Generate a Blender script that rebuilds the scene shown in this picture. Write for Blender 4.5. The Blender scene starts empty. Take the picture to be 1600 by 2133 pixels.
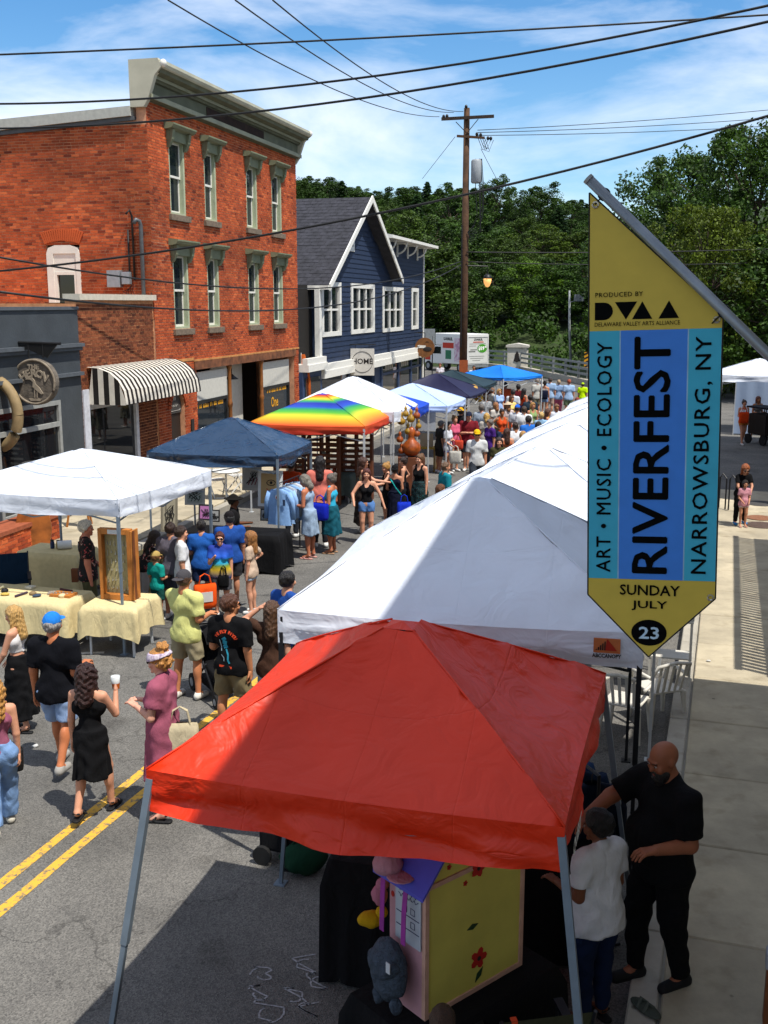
import bpy, bmesh, math, random
import numpy as np
from mathutils import Vector, Matrix, noise
from mathutils.bvhtree import BVHTree
R = math.radians
random.seed(7)
scene = bpy.context.scene
COL = scene.collection

# ---------------------------------------------------------------- camera
CAM_H, FOC, PITCH = 5.0, 2200.0, math.atan((1066.5 - 632) / 2200.0)   # photo frame 1600 x 2133
cam_data = bpy.data.cameras.new('camera')
cam = bpy.data.objects.new('camera', cam_data); COL.objects.link(cam)
cam_data.sensor_fit = 'HORIZONTAL'; cam_data.sensor_width = 36.0
cam_data.lens = 36.0 * FOC / 1600.0
cam_data.clip_start = 0.05; cam_data.clip_end = 3000
cam.location = (0, 0, CAM_H); cam.rotation_euler = (math.pi / 2 - PITCH, 0, 0)
scene.camera = cam

# ---------------------------------------------------------------- sky, sun, exposure
SUN_EL, SUN_DIR = R(64.0), (0.735, -0.678)            # the sun stands behind the viewer's right shoulder
world = bpy.data.worlds.new('World'); scene.world = world; world.use_nodes = True
def build_world():
    nt = world.node_tree; nt.nodes.clear(); N = nt.nodes.new; L = nt.links.new
    out = N('ShaderNodeOutputWorld'); bg = N('ShaderNodeBackground'); bg.inputs[1].default_value = 0.112
    sky = N('ShaderNodeTexSky'); sky.sky_type = 'NISHITA'; sky.sun_disc = False
    sky.sun_elevation = SUN_EL; sky.sun_rotation = math.atan2(SUN_DIR[0], SUN_DIR[1])
    sky.air_density = 1.0; sky.dust_density = 0.1; sky.ozone_density = 3.0
    tc = N('ShaderNodeTexCoord'); mp = N('ShaderNodeMapping')
    mp.inputs['Scale'].default_value = (1.5, 1.5, 5.2); mp.inputs['Location'].default_value = (0.42, 0.3, 0.9)
    mp.inputs['Rotation'].default_value = (R(8), R(-20), R(12))
    n1 = N('ShaderNodeTexNoise'); n1.inputs['Scale'].default_value = 1.7; n1.inputs['Detail'].default_value = 9; n1.inputs['Roughness'].default_value = 0.56; n1.inputs['Distortion'].default_value = 0.35
    rp = N('ShaderNodeValToRGB'); rp.color_ramp.elements[0].position = 0.37; rp.color_ramp.elements[1].position = 0.60
    rp.color_ramp.elements[1].color = (0.85, 0.85, 0.85, 1)
    mx = N('ShaderNodeMixRGB'); mx.inputs[2].default_value = (7.6, 7.9, 8.6, 1)
    L(tc.outputs['Generated'], mp.inputs[0]); L(mp.outputs[0], n1.inputs[0]); L(n1.outputs['Fac'], rp.inputs[0])
    sat = N('ShaderNodeHueSaturation'); sat.inputs['Saturation'].default_value = 1.30
    L(sky.outputs[0], sat.inputs['Color'])
    L(rp.outputs[0], mx.inputs[0]); L(sat.outputs[0], mx.inputs[1]); L(mx.outputs[0], bg.inputs[0]); L(bg.outputs[0], out.inputs[0])
build_world()
sun_data = bpy.data.lights.new('sun', 'SUN'); sun_data.energy = 4.6; sun_data.angle = R(0.53); sun_data.color = (1, 0.955, 0.88)
sun = bpy.data.objects.new('sun', sun_data); COL.objects.link(sun); sun.location = (30, -30, 60)
_sd = Vector((SUN_DIR[0] * math.cos(SUN_EL), SUN_DIR[1] * math.cos(SUN_EL), math.sin(SUN_EL)))
sun.rotation_euler = _sd.to_track_quat('Z', 'Y').to_euler()
scene.view_settings.view_transform = 'Standard'; scene.view_settings.look = 'None'
scene.view_settings.exposure = 0.5; scene.view_settings.gamma = 1.0; scene.view_settings.use_curve_mapping = False
scene.cycles.max_bounces = 6; scene.cycles.transparent_max_bounces = 8
scene.cycles.use_denoising = True

# ---------------------------------------------------------------- surveying: photo position -> place on the ground / at a distance
def ray(x, y):
    a = (x - 800) / FOC; b = -(y - 1066.5) / FOC
    return Vector((a, math.cos(PITCH) + b * math.sin(PITCH), -math.sin(PITCH) + b * math.cos(PITCH)))
def gp(x, y, z=0.0):
    d = ray(x, y); t = (z - CAM_H) / d.z
    return Vector((d.x * t, d.y * t, z))
def at(x, y, Y):
    d = ray(x, y); t = Y / d.y
    return Vector((d.x * t, Y, CAM_H + d.z * t))

# ---------------------------------------------------------------- materials
def C(h):
    h = h.lstrip('#'); o = []
    for i in (0, 2, 4):
        c = int(h[i:i + 2], 16) / 255
        o.append(c / 12.92 if c <= 0.04045 else ((c + 0.055) / 1.055) ** 2.4)
    return (o[0], o[1], o[2], 1)
_M = {}
def nodes(m):
    nt = m.node_tree; return nt, nt.nodes.new, nt.links.new, nt.nodes['Principled BSDF']
def mat(key, col=None, rough=0.8, var=0.14, scale=9.0, bump=0.0, bscale=60.0, metal=0.0, spec=0.35, coat=0.0):
    """plain paint / cloth / metal with uneven colour and fine relief"""
    if key in _M: return _M[key]
    m = bpy.data.materials.new(key); m.use_nodes = True; nt, N, L, b = nodes(m)
    c = C(col) if isinstance(col, str) else tuple(col)
    b.inputs['Roughness'].default_value = rough; b.inputs['Metallic'].default_value = metal
    b.inputs['Specular IOR Level'].default_value = spec
    if coat: b.inputs['Coat Weight'].default_value = coat
    tc = N('ShaderNodeTexCoord')
    nz = N('ShaderNodeTexNoise'); nz.inputs['Scale'].default_value = scale; nz.inputs['Detail'].default_value = 5
    L(tc.outputs['Object'], nz.inputs[0])
    rp = N('ShaderNodeValToRGB'); e = rp.color_ramp.elements
    e[0].position = 0.3; e[1].position = 0.7
    e[0].color = (c[0] * (1 - var), c[1] * (1 - var), c[2] * (1 - var), 1)
    e[1].color = (min(1, c[0] * (1 + var)), min(1, c[1] * (1 + var)), min(1, c[2] * (1 + var)), 1)
    L(nz.outputs['Fac'], rp.inputs[0]); L(rp.outputs[0], b.inputs['Base Color'])
    if bump:
        n2 = N('ShaderNodeTexNoise'); n2.inputs['Scale'].default_value = bscale; n2.inputs['Detail'].default_value = 4
        L(tc.outputs['Object'], n2.inputs[0])
        bp = N('ShaderNodeBump'); bp.inputs['Strength'].default_value = bump; bp.inputs['Distance'].default_value = 0.02
        L(n2.outputs['Fac'], bp.inputs['Height']); L(bp.outputs[0], b.inputs['Normal'])
    _M[key] = m; return m
def flat(col, rough=0.75):            # colour by hex only
    return mat('paint_' + col.strip('#'), col, rough, var=0.06)
def fold_bump(m, strength=.55, scale=(9, 9, 4), dist=.03):
    nt, N, L, b = nodes(m); tc = N('ShaderNodeTexCoord'); mp = N('ShaderNodeMapping'); mp.inputs['Scale'].default_value = scale
    nz = N('ShaderNodeTexNoise'); nz.inputs['Scale'].default_value = 1.0; nz.inputs['Detail'].default_value = 3; nz.inputs['Distortion'].default_value = 1.1
    bp = N('ShaderNodeBump'); bp.inputs['Strength'].default_value = strength; bp.inputs['Distance'].default_value = dist
    L(tc.outputs['Object'], mp.inputs[0]); L(mp.outputs[0], nz.inputs[0]); L(nz.outputs['Fac'], bp.inputs['Height'])
    if b.inputs['Normal'].links: L(b.inputs['Normal'].links[0].from_socket, bp.inputs['Normal'])
    L(bp.outputs[0], b.inputs['Normal']); return m
def creases(m, cell=.62, strength=.3):
    nt, N, L, b = nodes(m); tc = N('ShaderNodeTexCoord'); br = N('ShaderNodeTexBrick'); br.offset = 0; br.inputs['Scale'].default_value = 1.0; br.inputs['Mortar Size'].default_value = .007; br.inputs['Mortar Smooth'].default_value = 1.0
    br.inputs['Brick Width'].default_value = cell; br.inputs['Row Height'].default_value = cell
    bp = N('ShaderNodeBump'); bp.inputs['Strength'].default_value = strength; bp.inputs['Distance'].default_value = .012; bp.invert = True
    L(tc.outputs['Object'], br.inputs[0]); L(br.outputs['Fac'], bp.inputs['Height'])
    if b.inputs['Normal'].links: L(b.inputs['Normal'].links[0].from_socket, bp.inputs['Normal'])
    L(bp.outputs[0], b.inputs['Normal']); return m
def cloth(col):
    k = 'cloth_' + col.strip('#')
    if k in _M: return _M[k]
    return fold_bump(mat(k, col, 0.92, var=0.07, scale=14, bump=0.18, bscale=130, spec=0.15))
def emit(key, col, s):
    if key in _M: return _M[key]
    m = bpy.data.materials.new(key); m.use_nodes = True; nt, N, L, b = nodes(m)
    b.inputs['Base Color'].default_value = C(col); b.inputs['Emission Color'].default_value = C(col); b.inputs['Emission Strength'].default_value = s
    _M[key] = m; return m
def glass(key='window_glass', tint='#20262b', rough=0.03):
    if key in _M: return _M[key]
    m = bpy.data.materials.new(key); m.use_nodes = True; nt, N, L, b = nodes(m)
    b.inputs['Base Color'].default_value = C(tint); b.inputs['Roughness'].default_value = rough
    b.inputs['Specular IOR Level'].default_value = 0.6
    tc = N('ShaderNodeTexCoord'); nz = N('ShaderNodeTexNoise'); nz.inputs['Scale'].default_value = 1.6
    bp = N('ShaderNodeBump'); bp.inputs['Strength'].default_value = 0.03; L(tc.outputs['Object'], nz.inputs[0]); L(nz.outputs['Fac'], bp.inputs['Height']); L(bp.outputs[0], b.inputs['Normal'])
    _M[key] = m; return m
def ramp_mat(key, stops, axis=2, lo=0, hi=1, rough=0.8, kind='lin', scale=5.0, dist=0.0, spec=0.3, const=False):
    """colour bands along an object axis, or patches from noise / voronoi / waves"""
    if key in _M: return _M[key]
    m = bpy.data.materials.new(key); m.use_nodes = True; nt, N, L, b = nodes(m)
    b.inputs['Roughness'].default_value = rough; b.inputs['Specular IOR Level'].default_value = spec
    tc = N('ShaderNodeTexCoord'); rp = N('ShaderNodeValToRGB')
    while len(rp.color_ramp.elements) < len(stops): rp.color_ramp.elements.new(0.5)
    for e, (p, c) in zip(rp.color_ramp.elements, stops): e.position = p; e.color = C(c)
    if const: rp.color_ramp.interpolation = 'CONSTANT'
    if kind == 'lin':
        sx = N('ShaderNodeSeparateXYZ'); mr = N('ShaderNodeMapRange'); mr.inputs[1].default_value = lo; mr.inputs[2].default_value = hi
        L(tc.outputs['Object'], sx.inputs[0]); L(sx.outputs[axis], mr.inputs[0]); L(mr.outputs[0], rp.inputs[0])
    elif kind == 'noise':
        nz = N('ShaderNodeTexNoise'); nz.inputs['Scale'].default_value = scale; nz.inputs['Detail'].default_value = 3; nz.inputs['Distortion'].default_value = dist
        L(tc.outputs['Object'], nz.inputs[0]); L(nz.outputs['Fac'], rp.inputs[0])
    elif kind == 'wave':
        nz = N('ShaderNodeTexWave'); nz.inputs['Scale'].default_value = scale; nz.inputs['Distortion'].default_value = dist
        nz.bands_direction = 'XYZ'[axis]
        L(tc.outputs['Object'], nz.inputs[0]); L(nz.outputs['Fac'], rp.inputs[0])
    L(rp.outputs[0], b.inputs['Base Color'])
    _M[key] = m; return m

# ---------------------------------------------------------------- mesh builder
class MB:
    def __init__(s): s.v = []; s.f = []; s.m = []
    def add(s, vs, fs, mi=0):
        o = len(s.v); s.v.extend([tuple(v) for v in vs]); s.f.extend([tuple(i + o for i in f) for f in fs]); s.m.extend([mi] * len(fs)); return s
    def bx(s, x0, x1, y0, y1, z0, z1, mi=0):
        return s.add([(x0, y0, z0), (x1, y0, z0), (x1, y1, z0), (x0, y1, z0), (x0, y0, z1), (x1, y0, z1), (x1, y1, z1), (x0, y1, z1)],
                     [(0, 3, 2, 1), (4, 5, 6, 7), (0, 1, 5, 4), (1, 2, 6, 5), (2, 3, 7, 6), (3, 0, 4, 7)], mi)
    def beam(s, p, q, w, h=None, mi=0, up=(0, 0, 1)):
        """rectangular bar from p to q"""
        h = h or w; p = Vector(p); q = Vector(q); d = (q - p).normalized(); u = Vector(up)
        if abs(d.dot(u)) > 0.98: u = Vector((1, 0, 0))
        a = d.cross(u).normalized() * w / 2; b = a.cross(d).normalized() * h / 2
        vs = [p - a - b, p + a - b, p + a + b, p - a + b, q - a - b, q + a - b, q + a + b, q - a + b]
        return s.add(vs, [(0, 3, 2, 1), (4, 5, 6, 7), (0, 1, 5, 4), (1, 2, 6, 5), (2, 3, 7, 6), (3, 0, 4, 7)], mi)
    def tube(s, pts, r, seg=8, mi=0, r1=None, cap=True):
        pts = [Vector(p) for p in pts]; n = len(pts); vs = []; fs = []
        for i, p in enumerate(pts):
            d = (pts[min(i + 1, n - 1)] - pts[max(i - 1, 0)]).normalized()
            u = Vector((0, 0, 1)) if abs(d.z) < 0.9 else Vector((1, 0, 0))
            a = d.cross(u).normalized(); b = a.cross(d)
            rr = (r[i] if isinstance(r, (list, tuple)) else (r if r1 is None else r + (r1 - r) * i / max(1, n - 1)))
            for k in range(seg):
                t = 2 * math.pi * k / seg; vs.append(p + a * rr * math.cos(t) + b * rr * math.sin(t))
        for i in range(n - 1):
            for k in range(seg):
                k2 = (k + 1) % seg; fs.append((i * seg + k, (i + 1) * seg + k, (i + 1) * seg + k2, i * seg + k2))
        if cap: fs.append(tuple(range(seg))); fs.append(tuple(reversed(range((n - 1) * seg, n * seg))))
        return s.add(vs, fs, mi)
    def lathe(s, prof, c=(0, 0, 0), seg=20, mi=0, sx=1, sy=1):
        vs = []; fs = []; n = len(prof)
        for (r, z) in prof:
            for k in range(seg):
                t = 2 * math.pi * k / seg; vs.append((c[0] + r * math.cos(t) * sx, c[1] + r * math.sin(t) * sy, c[2] + z))
        for i in range(n - 1):
            for k in range(seg):
                k2 = (k + 1) % seg; fs.append((i * seg + k, i * seg + k2, (i + 1) * seg + k2, (i + 1) * seg + k))
        fs.append(tuple(reversed(range(seg)))); fs.append(tuple(range((n - 1) * seg, n * seg)))
        return s.add(vs, fs, mi)
    def ball(s, c, rx, ry=None, rz=None, seg=12, rings=8, mi=0):
        ry = ry or rx; rz = rz or rx
        pr = [(max(0.001, math.sin(math.pi * i / rings)), -math.cos(math.pi * i / rings)) for i in range(rings + 1)]
        o = len(s.v); s.lathe(pr, (0, 0, 0), seg, mi)
        for i in range(o, len(s.v)):
            x, y, z = s.v[i]; s.v[i] = (c[0] + x * rx, c[1] + y * ry, c[2] + z * rz)
        return s
    def prism(s, poly, axis, a, b, mi=0):
        """poly of 2-D points pushed along an axis: axis 0 -> (y,z), 1 -> (x,z), 2 -> (x,y)"""
        def p3(p, t):
            return {0: (t, p[0], p[1]), 1: (p[0], t, p[1]), 2: (p[0], p[1], t)}[axis]
        n = len(poly); vs = [p3(p, a) for p in poly] + [p3(p, b) for p in poly]
        fs = [tuple(range(n)), tuple(reversed(range(n, 2 * n)))] + [(i, i + n, (i + 1) % n + n, (i + 1) % n) for i in range(n)]
        return s.add(vs, fs, mi)
    def mesh(s, name):
        me = bpy.data.meshes.new(name); me.from_pydata(s.v, [], s.f)
        if any(s.m): me.polygons.foreach_set('material_index', s.m)
        return me
    def build(s, name, mats, parent=None, smooth=False, bevel=0.0, fix=True, loc=None, rot=None):
        me = s.mesh(name)
        if fix:
            bm = bmesh.new(); bm.from_mesh(me); bmesh.ops.recalc_face_normals(bm, faces=bm.faces); bm.to_mesh(me); bm.free()
        return obj(name, me, mats, parent, smooth, bevel, loc, rot)
def obj(name, me, mats, parent=None, smooth=False, bevel=0.0, loc=None, rot=None):
    for m in (mats if isinstance(mats, (list, tuple)) else [mats]):
        if m: me.materials.append(m)
    if smooth: me.polygons.foreach_set('use_smooth', [True] * len(me.polygons))
    o = bpy.data.objects.new(name, me); COL.objects.link(o); o.parent = parent
    if loc is not None: o.location = loc
    if rot is not None: o.rotation_euler = rot
    if bevel:
        b = o.modifiers.new('bevel', 'BEVEL'); b.width = bevel; b.segments = 2; b.limit_method = 'ANGLE'; b.angle_limit = R(40)
    return o
def tag(o, label=None, cat=None, group=None, kind=None):
    if label: o['label'] = label
    if cat: o['category'] = cat
    if group: o['group'] = group
    if kind: o['kind'] = kind
    return o
def thing(name, label, cat, loc=(0, 0, 0), rz=0.0, group=None):
    o = bpy.data.objects.new(name, None); COL.objects.link(o); o.empty_display_size = 0.2
    o.location = loc; o.rotation_euler = (0, 0, rz)
    return tag(o, label, cat, group)
def copy_tree(o, parent=None):
    c = o.copy(); COL.objects.link(c); c.parent = parent
    for ch in list(o.children): copy_tree(ch, c)
    return c
def text_mesh(s, size=1.0, bold=0.0, ext=0.0, align='CENTER', space=1.0):
    cu = bpy.data.curves.new('lettering', 'FONT'); cu.body = s; cu.size = size; cu.offset = bold; cu.extrude = ext
    cu.align_x = align; cu.align_y = 'CENTER'; cu.space_character = space; cu.resolution_u = 2
    o = bpy.data.objects.new('lettering', cu); me = bpy.data.meshes.new_from_object(o)
    bpy.data.objects.remove(o); me.name = 'lettering'; return me
def lettering(s, size, m, parent, loc, rot, bold=0.0, sx=1.0, sy=1.0, space=1.0, ext=0.0, align='CENTER', name='lettering'):
    me = text_mesh(s, size, bold, ext, align, space)
    me.transform(Matrix.Diagonal((sx, sy, 1, 1)))
    return obj(name, me, m, parent, loc=loc, rot=rot)
def frame_xy(ang):          # street frames: unit vector along the street and the one to its right
    return Vector((math.sin(ang), math.cos(ang), 0)), Vector((math.cos(ang), -math.sin(ang), 0))
# ================================================================ the setting
ST = R(17.9); US, NS = frame_xy(ST)                    # along the street, and to its right
def sn(s, n, z=0.0): return US * s + NS * n + Vector((0, 0, z))
STREET_RZ = -ST                                        # local x = NS, local y = US

def asphalt():
    m = bpy.data.materials.new('asphalt'); m.use_nodes = True; nt, N, L, b = nodes(m)
    tc = N('ShaderNodeTexCoord')
    n1 = N('ShaderNodeTexNoise'); n1.inputs['Scale'].default_value = 0.45; n1.inputs['Detail'].default_value = 8; n1.inputs['Roughness'].default_value = 0.65
    n2 = N('ShaderNodeTexVoronoi'); n2.inputs['Scale'].default_value = 85
    n3 = N('ShaderNodeTexNoise'); n3.inputs['Scale'].default_value = 60; n3.inputs['Detail'].default_value = 6
    for n in (n1, n2, n3): L(tc.outputs['Object'], n.inputs[0])
    r1 = N('ShaderNodeValToRGB'); e = r1.color_ramp.elements
    e[0].position = 0.30; e[0].color = (0.070, 0.068, 0.064, 1); e[1].position = 0.66; e[1].color = (0.142, 0.136, 0.125, 1)
    L(n1.outputs['Fac'], r1.inputs[0])
    r2 = N('ShaderNodeValToRGB'); e = r2.color_ramp.elements
    e[0].position = 0.0; e[0].color = (0.35, 0.35, 0.35, 1); e[1].position = 1.0; e[1].color = (1.75, 1.72, 1.65, 1)
    L(n2.outputs['Color'], r2.inputs[0])
    mu = N('ShaderNodeMixRGB'); mu.blend_type = 'MULTIPLY'; mu.inputs[0].default_value = 0.75
    L(r1.outputs[0], mu.inputs[1]); L(r2.outputs[0], mu.inputs[2])
    # worn cracks
    vc = N('ShaderNodeTexVoronoi'); vc.feature = 'DISTANCE_TO_EDGE'; vc.inputs['Scale'].default_value = 0.33
    ds = N('ShaderNodeTexNoise'); ds.inputs['Scale'].default_value = 1.7; ds.inputs['Detail'].default_value = 6
    ad = N('ShaderNodeMixRGB'); ad.blend_type = 'LINEAR_LIGHT'; ad.inputs[0].default_value = 0.75
    L(tc.outputs['Object'], ds.inputs[0]); L(tc.outputs['Object'], ad.inputs[1]); L(ds.outputs['Color'], ad.inputs[2]); L(ad.outputs[0], vc.inputs[0])
    cr = N('ShaderNodeValToRGB'); e = cr.color_ramp.elements; e[0].position = 0.0; e[0].color = (0.35, 0.35, 0.35, 1); e[1].position = 0.007; e[1].color = (1, 1, 1, 1)
    L(vc.outputs['Distance'], cr.inputs[0])
    m2 = N('ShaderNodeMixRGB'); m2.blend_type = 'MULTIPLY'; m2.inputs[0].default_value = 0.65; L(mu.outputs[0], m2.inputs[1]); L(cr.outputs[0], m2.inputs[2])
    sn_ = N('ShaderNodeTexNoise'); sn_.inputs['Scale'].default_value = 1.1; sn_.inputs['Detail'].default_value = 5; L(tc.outputs['Object'], sn_.inputs[0])
    sr_ = N('ShaderNodeValToRGB'); e = sr_.color_ramp.elements; e[0].position = .60; e[0].color = (1, 1, 1, 1); e[1].position = .72; e[1].color = (.62, .61, .60, 1); L(sn_.outputs['Fac'], sr_.inputs[0])
    m3 = N('ShaderNodeMixRGB'); m3.blend_type = 'MULTIPLY'; m3.inputs[0].default_value = 1; L(m2.outputs[0], m3.inputs[1]); L(sr_.outputs[0], m3.inputs[2])
    L(m3.outputs[0], b.inputs['Base Color']); b.inputs['Roughness'].default_value = 0.88; b.inputs['Specular IOR Level'].default_value = 0.3
    bp = N('ShaderNodeBump'); bp.inputs['Strength'].default_value = 0.5; bp.inputs['Distance'].default_value = 0.01
    L(n2.outputs['Distance'], bp.inputs['Height']); L(bp.outputs[0], b.inputs['Normal'])
    return m
def concrete(key, a, bcol, sc=1.3):
    if key in _M: return _M[key]
    m = bpy.data.materials.new(key); m.use_nodes = True; nt, N, L, b = nodes(m)
    tc = N('ShaderNodeTexCoord'); oi = N('ShaderNodeObjectInfo')
    n1 = N('ShaderNodeTexNoise'); n1.inputs['Scale'].default_value = sc; n1.inputs['Detail'].default_value = 9; n1.inputs['Roughness'].default_value = 0.7
    n2 = N('ShaderNodeTexNoise'); n2.inputs['Scale'].default_value = 140; n2.inputs['Detail'].default_value = 3
    ge = N('ShaderNodeNewGeometry')
    L(ge.outputs['Position'], n1.inputs[0]); L(ge.outputs['Position'], n2.inputs[0])
    rp = N('ShaderNodeValToRGB'); e = rp.color_ramp.elements; e[0].position = 0.3; e[0].color = C(a); e[1].position = 0.72; e[1].color = C(bcol)
    L(n1.outputs['Fac'], rp.inputs[0])
    mr = N('ShaderNodeMapRange'); mr.inputs[3].default_value = 0.86; mr.inputs[4].default_value = 1.1; L(oi.outputs['Random'], mr.inputs[0])
    mu = N('ShaderNodeMixRGB'); mu.blend_type = 'MULTIPLY'; mu.inputs[0].default_value = 1; L(rp.outputs[0], mu.inputs[1]); L(mr.outputs[0], mu.inputs[2])
    vg = N('ShaderNodeTexVoronoi'); vg.inputs['Scale'].default_value = 2.1; L(ge.outputs['Position'], vg.inputs[0]); vr = N('ShaderNodeValToRGB'); e = vr.color_ramp.elements; e[0].position = .035; e[0].color = (.45, .44, .42, 1); e[1].position = .055; e[1].color = (1, 1, 1, 1); L(vg.outputs['Distance'], vr.inputs[0])
    n4 = N('ShaderNodeTexNoise'); n4.inputs['Scale'].default_value = 3.1; n4.inputs['Detail'].default_value = 7; L(ge.outputs['Position'], n4.inputs[0]); r4 = N('ShaderNodeValToRGB'); e = r4.color_ramp.elements; e[0].position = .56; e[0].color = (1, 1, 1, 1); e[1].position = .74; e[1].color = (.70, .68, .64, 1); L(n4.outputs['Fac'], r4.inputs[0])
    ma = N('ShaderNodeMixRGB'); ma.blend_type = 'MULTIPLY'; ma.inputs[0].default_value = 1; L(mu.outputs[0], ma.inputs[1]); L(vr.outputs[0], ma.inputs[2]); mc = N('ShaderNodeMixRGB'); mc.blend_type = 'MULTIPLY'; mc.inputs[0].default_value = 1; L(ma.outputs[0], mc.inputs[1]); L(r4.outputs[0], mc.inputs[2])
    L(mc.outputs[0], b.inputs['Base Color']); b.inputs['Roughness'].default_value = 0.9
    bp = N('ShaderNodeBump'); bp.inputs['Strength'].default_value = 0.25; bp.inputs['Distance'].default_value = 0.008
    L(n2.outputs['Fac'], bp.inputs['Height']); L(bp.outputs[0], b.inputs['Normal'])
    _M[key] = m; return m
ASPH = asphalt()
CONC = concrete('pavement_concrete', '#8c8370', '#b5a98f')
KERB = concrete('kerb_concrete', '#8b867c', '#aaa496')
def struct(o): return tag(o, kind='structure')

# ground (grass and soil to the horizon), road over it
def grid_mesh(x0, x1, y0, y1, nx, ny, fz):
    vs = [(x0 + (x1 - x0) * i / nx, y0 + (y1 - y0) * j / ny, 0) for j in range(ny + 1) for i in range(nx + 1)]
    vs = [(x, y, fz(x, y)) for x, y, _ in vs]
    fs = [(j * (nx + 1) + i, j * (nx + 1) + i + 1, (j + 1) * (nx + 1) + i + 1, (j + 1) * (nx + 1) + i) for j in range(ny) for i in range(nx)]
    return vs, fs
def ground_z(x, y):
    d = max(0.0, y + 0.35 * x - 92.0); z = -0.05
    z += 17.0 * (1 - math.exp(-d / 75.0)) + 10.0 * (1 / (1 + math.exp(-(y - 205) / 28.0))) * (1 if d > 0 else 0)
    if x < 6: z += min(9.0, 0.05 * d * max(0, 6 - x) / 20)
    dr = max(0.0, x - 22 - 0.15 * y)
    z += min(9.0, dr * 0.16) if y > 45 else 0
    return z
m = MB(); vs, fs = grid_mesh(-420, 420, -120, 900, 140, 170, ground_z); m.add(vs, fs)
struct(m.build('ground', mat('meadow', '#2a3814', 0.95, var=0.35, scale=0.4, bump=0.6, bscale=4), smooth=True, fix=False))
rd = MB(); poly = [(-60, 92), (-60, 63), (-8, 66), (-30, 20), (-45, -30), (30, -30), (16, 26), (70, 26), (70, 70), (22, 58), (14, 64), (9.5, 76), (5, 90), (-20, 92)]
rd.add([(x, y, 0.0) for x, y in poly], [tuple(range(len(poly)))])
struct(rd.build('road', ASPH, fix=False))
def road_paint():
    m = bpy.data.materials.new('road_paint_yellow'); m.use_nodes = True; nt, N, L, b = nodes(m)
    tc = N('ShaderNodeTexCoord'); n1 = N('ShaderNodeTexNoise'); n1.inputs['Scale'].default_value = 14; n1.inputs['Detail'].default_value = 8; n1.inputs['Roughness'].default_value = 0.75
    L(tc.outputs['Object'], n1.inputs[0]); rp = N('ShaderNodeValToRGB'); e = rp.color_ramp.elements
    e[0].position = 0.40; e[0].color = (0.13, 0.115, 0.08, 1); e[1].position = 0.50; e[1].color = (0.60, 0.33, 0.03, 1)
    L(n1.outputs['Fac'], rp.inputs[0]); L(rp.outputs[0], b.inputs['Base Color']); b.inputs['Roughness'].default_value = 0.8; return m
YEL = road_paint()
def stripe(name, s0, s1, n, w, m, z=0.004):
    b = MB(); k = max(1, int((s1 - s0) / 0.3)); rng = random.Random(int(n * 100))
    L_, R_ = [], []
    for i in range(k + 1):
        s = s0 + (s1 - s0) * i / k
        L_.append(sn(s, n - w / 2 + rng.uniform(-.006, .006), z)); R_.append(sn(s, n + w / 2 + rng.uniform(-.006, .006), z))
    b.add(L_ + R_, [(i, k + 1 + i, k + 2 + i, i + 1) for i in range(k)])
    o = b.build(name, m, fix=False); return struct(o)
stripe('road_marking', -6, 40, -5.80, 0.105, YEL); stripe('road_marking', -6, 40, -5.53, 0.105, YEL)
WPAINT = mat('road_paint_white', '#b9b7b0', 0.85, var=0.3, scale=20)
for (x0, y0, x1, y1) in ((150, 1361, 217, 1359), (0, 1312, 52, 1314), (1128, 870, 1235, 874)):
    a, b_ = gp(x0, y0, 0.004), gp(x1, y1, 0.004); t = (b_ - a).normalized(); q = Vector((-t.y, t.x, 0)) * 0.045
    mb = MB(); mb.add([a - q, b_ - q, b_ + q, a + q], [(0, 1, 2, 3)]); struct(mb.build('road_marking', WPAINT, fix=False))
# chalk scribbles on the road under the red canopy
chalk = MB(); rng = random.Random(3)
for (cx, cy, sc) in ((640, 2010, 0.20), (665, 2045, 0.16), (610, 2075, .17), (548, 2030, 0.15), (540, 2070, 0.15), (560, 2110, 0.2), (640, 2100, .15)):
    c = gp(cx, cy, 0.004); a0 = rng.uniform(0, 6)
    pts = [c + Vector((math.cos(a0 + t * rng.choice((1, 1.4))) * sc * (0.35 + 0.5 * t / 6) * 0.8, math.sin(a0 + t) * sc * (0.35 + 0.4 * t / 6), 0)) for t in [k * 0.5 for k in range(13)]]
    for p, q in zip(pts, pts[1:]):
        d = (q - p); nrm = Vector((-d.y, d.x, 0)).normalized() * 0.007
        chalk.add([p - nrm, q - nrm, q + nrm, p + nrm], [(0, 1, 2, 3)])
tag(chalk.build('chalk_drawing', mat('chalk', '#8f8f90', 0.95, var=0.4, scale=40), fix=False), 'pale chalk scribbles on the dark road beside the red canopy', 'chalk drawing', kind='stuff')

# right pavement: bed, kerb stones and single slabs
RZ = 0.15
bed = MB(); bed.add([sn(-8, -0.22, 0.10), sn(-8, 3.4, 0.10), sn(28.2, 3.4, 0.10), sn(28.2, -0.22, 0.10)], [(0, 1, 2, 3)])
pave = struct(bed.build('pavement', KERB, fix=False))
SLAB = {}
def slab(w, l, z0, z1, name, parent, loc, rz, m, bev=0.012):
    key = (round(w, 3), round(l, 3), name)
    if key not in SLAB:
        b = MB(); b.bx(-w / 2, w / 2, -l / 2, l / 2, z0, z1); me = b.mesh(name); me.materials.append(m)
        bm = bmesh.new(); bm.from_mesh(me); bmesh.ops.bevel(bm, geom=[e for e in bm.edges if all(v.co.z > (z0 + z1) / 2 for v in e.verts)], offset=bev, segments=1, affect='EDGES'); bm.to_mesh(me); bm.free()
        SLAB[key] = me
    o = bpy.data.objects.new(name, SLAB[key]); COL.objects.link(o); o.parent = parent; o.location = loc; o.rotation_euler = (0, 0, rz); return o
rng = random.Random(11)
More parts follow.
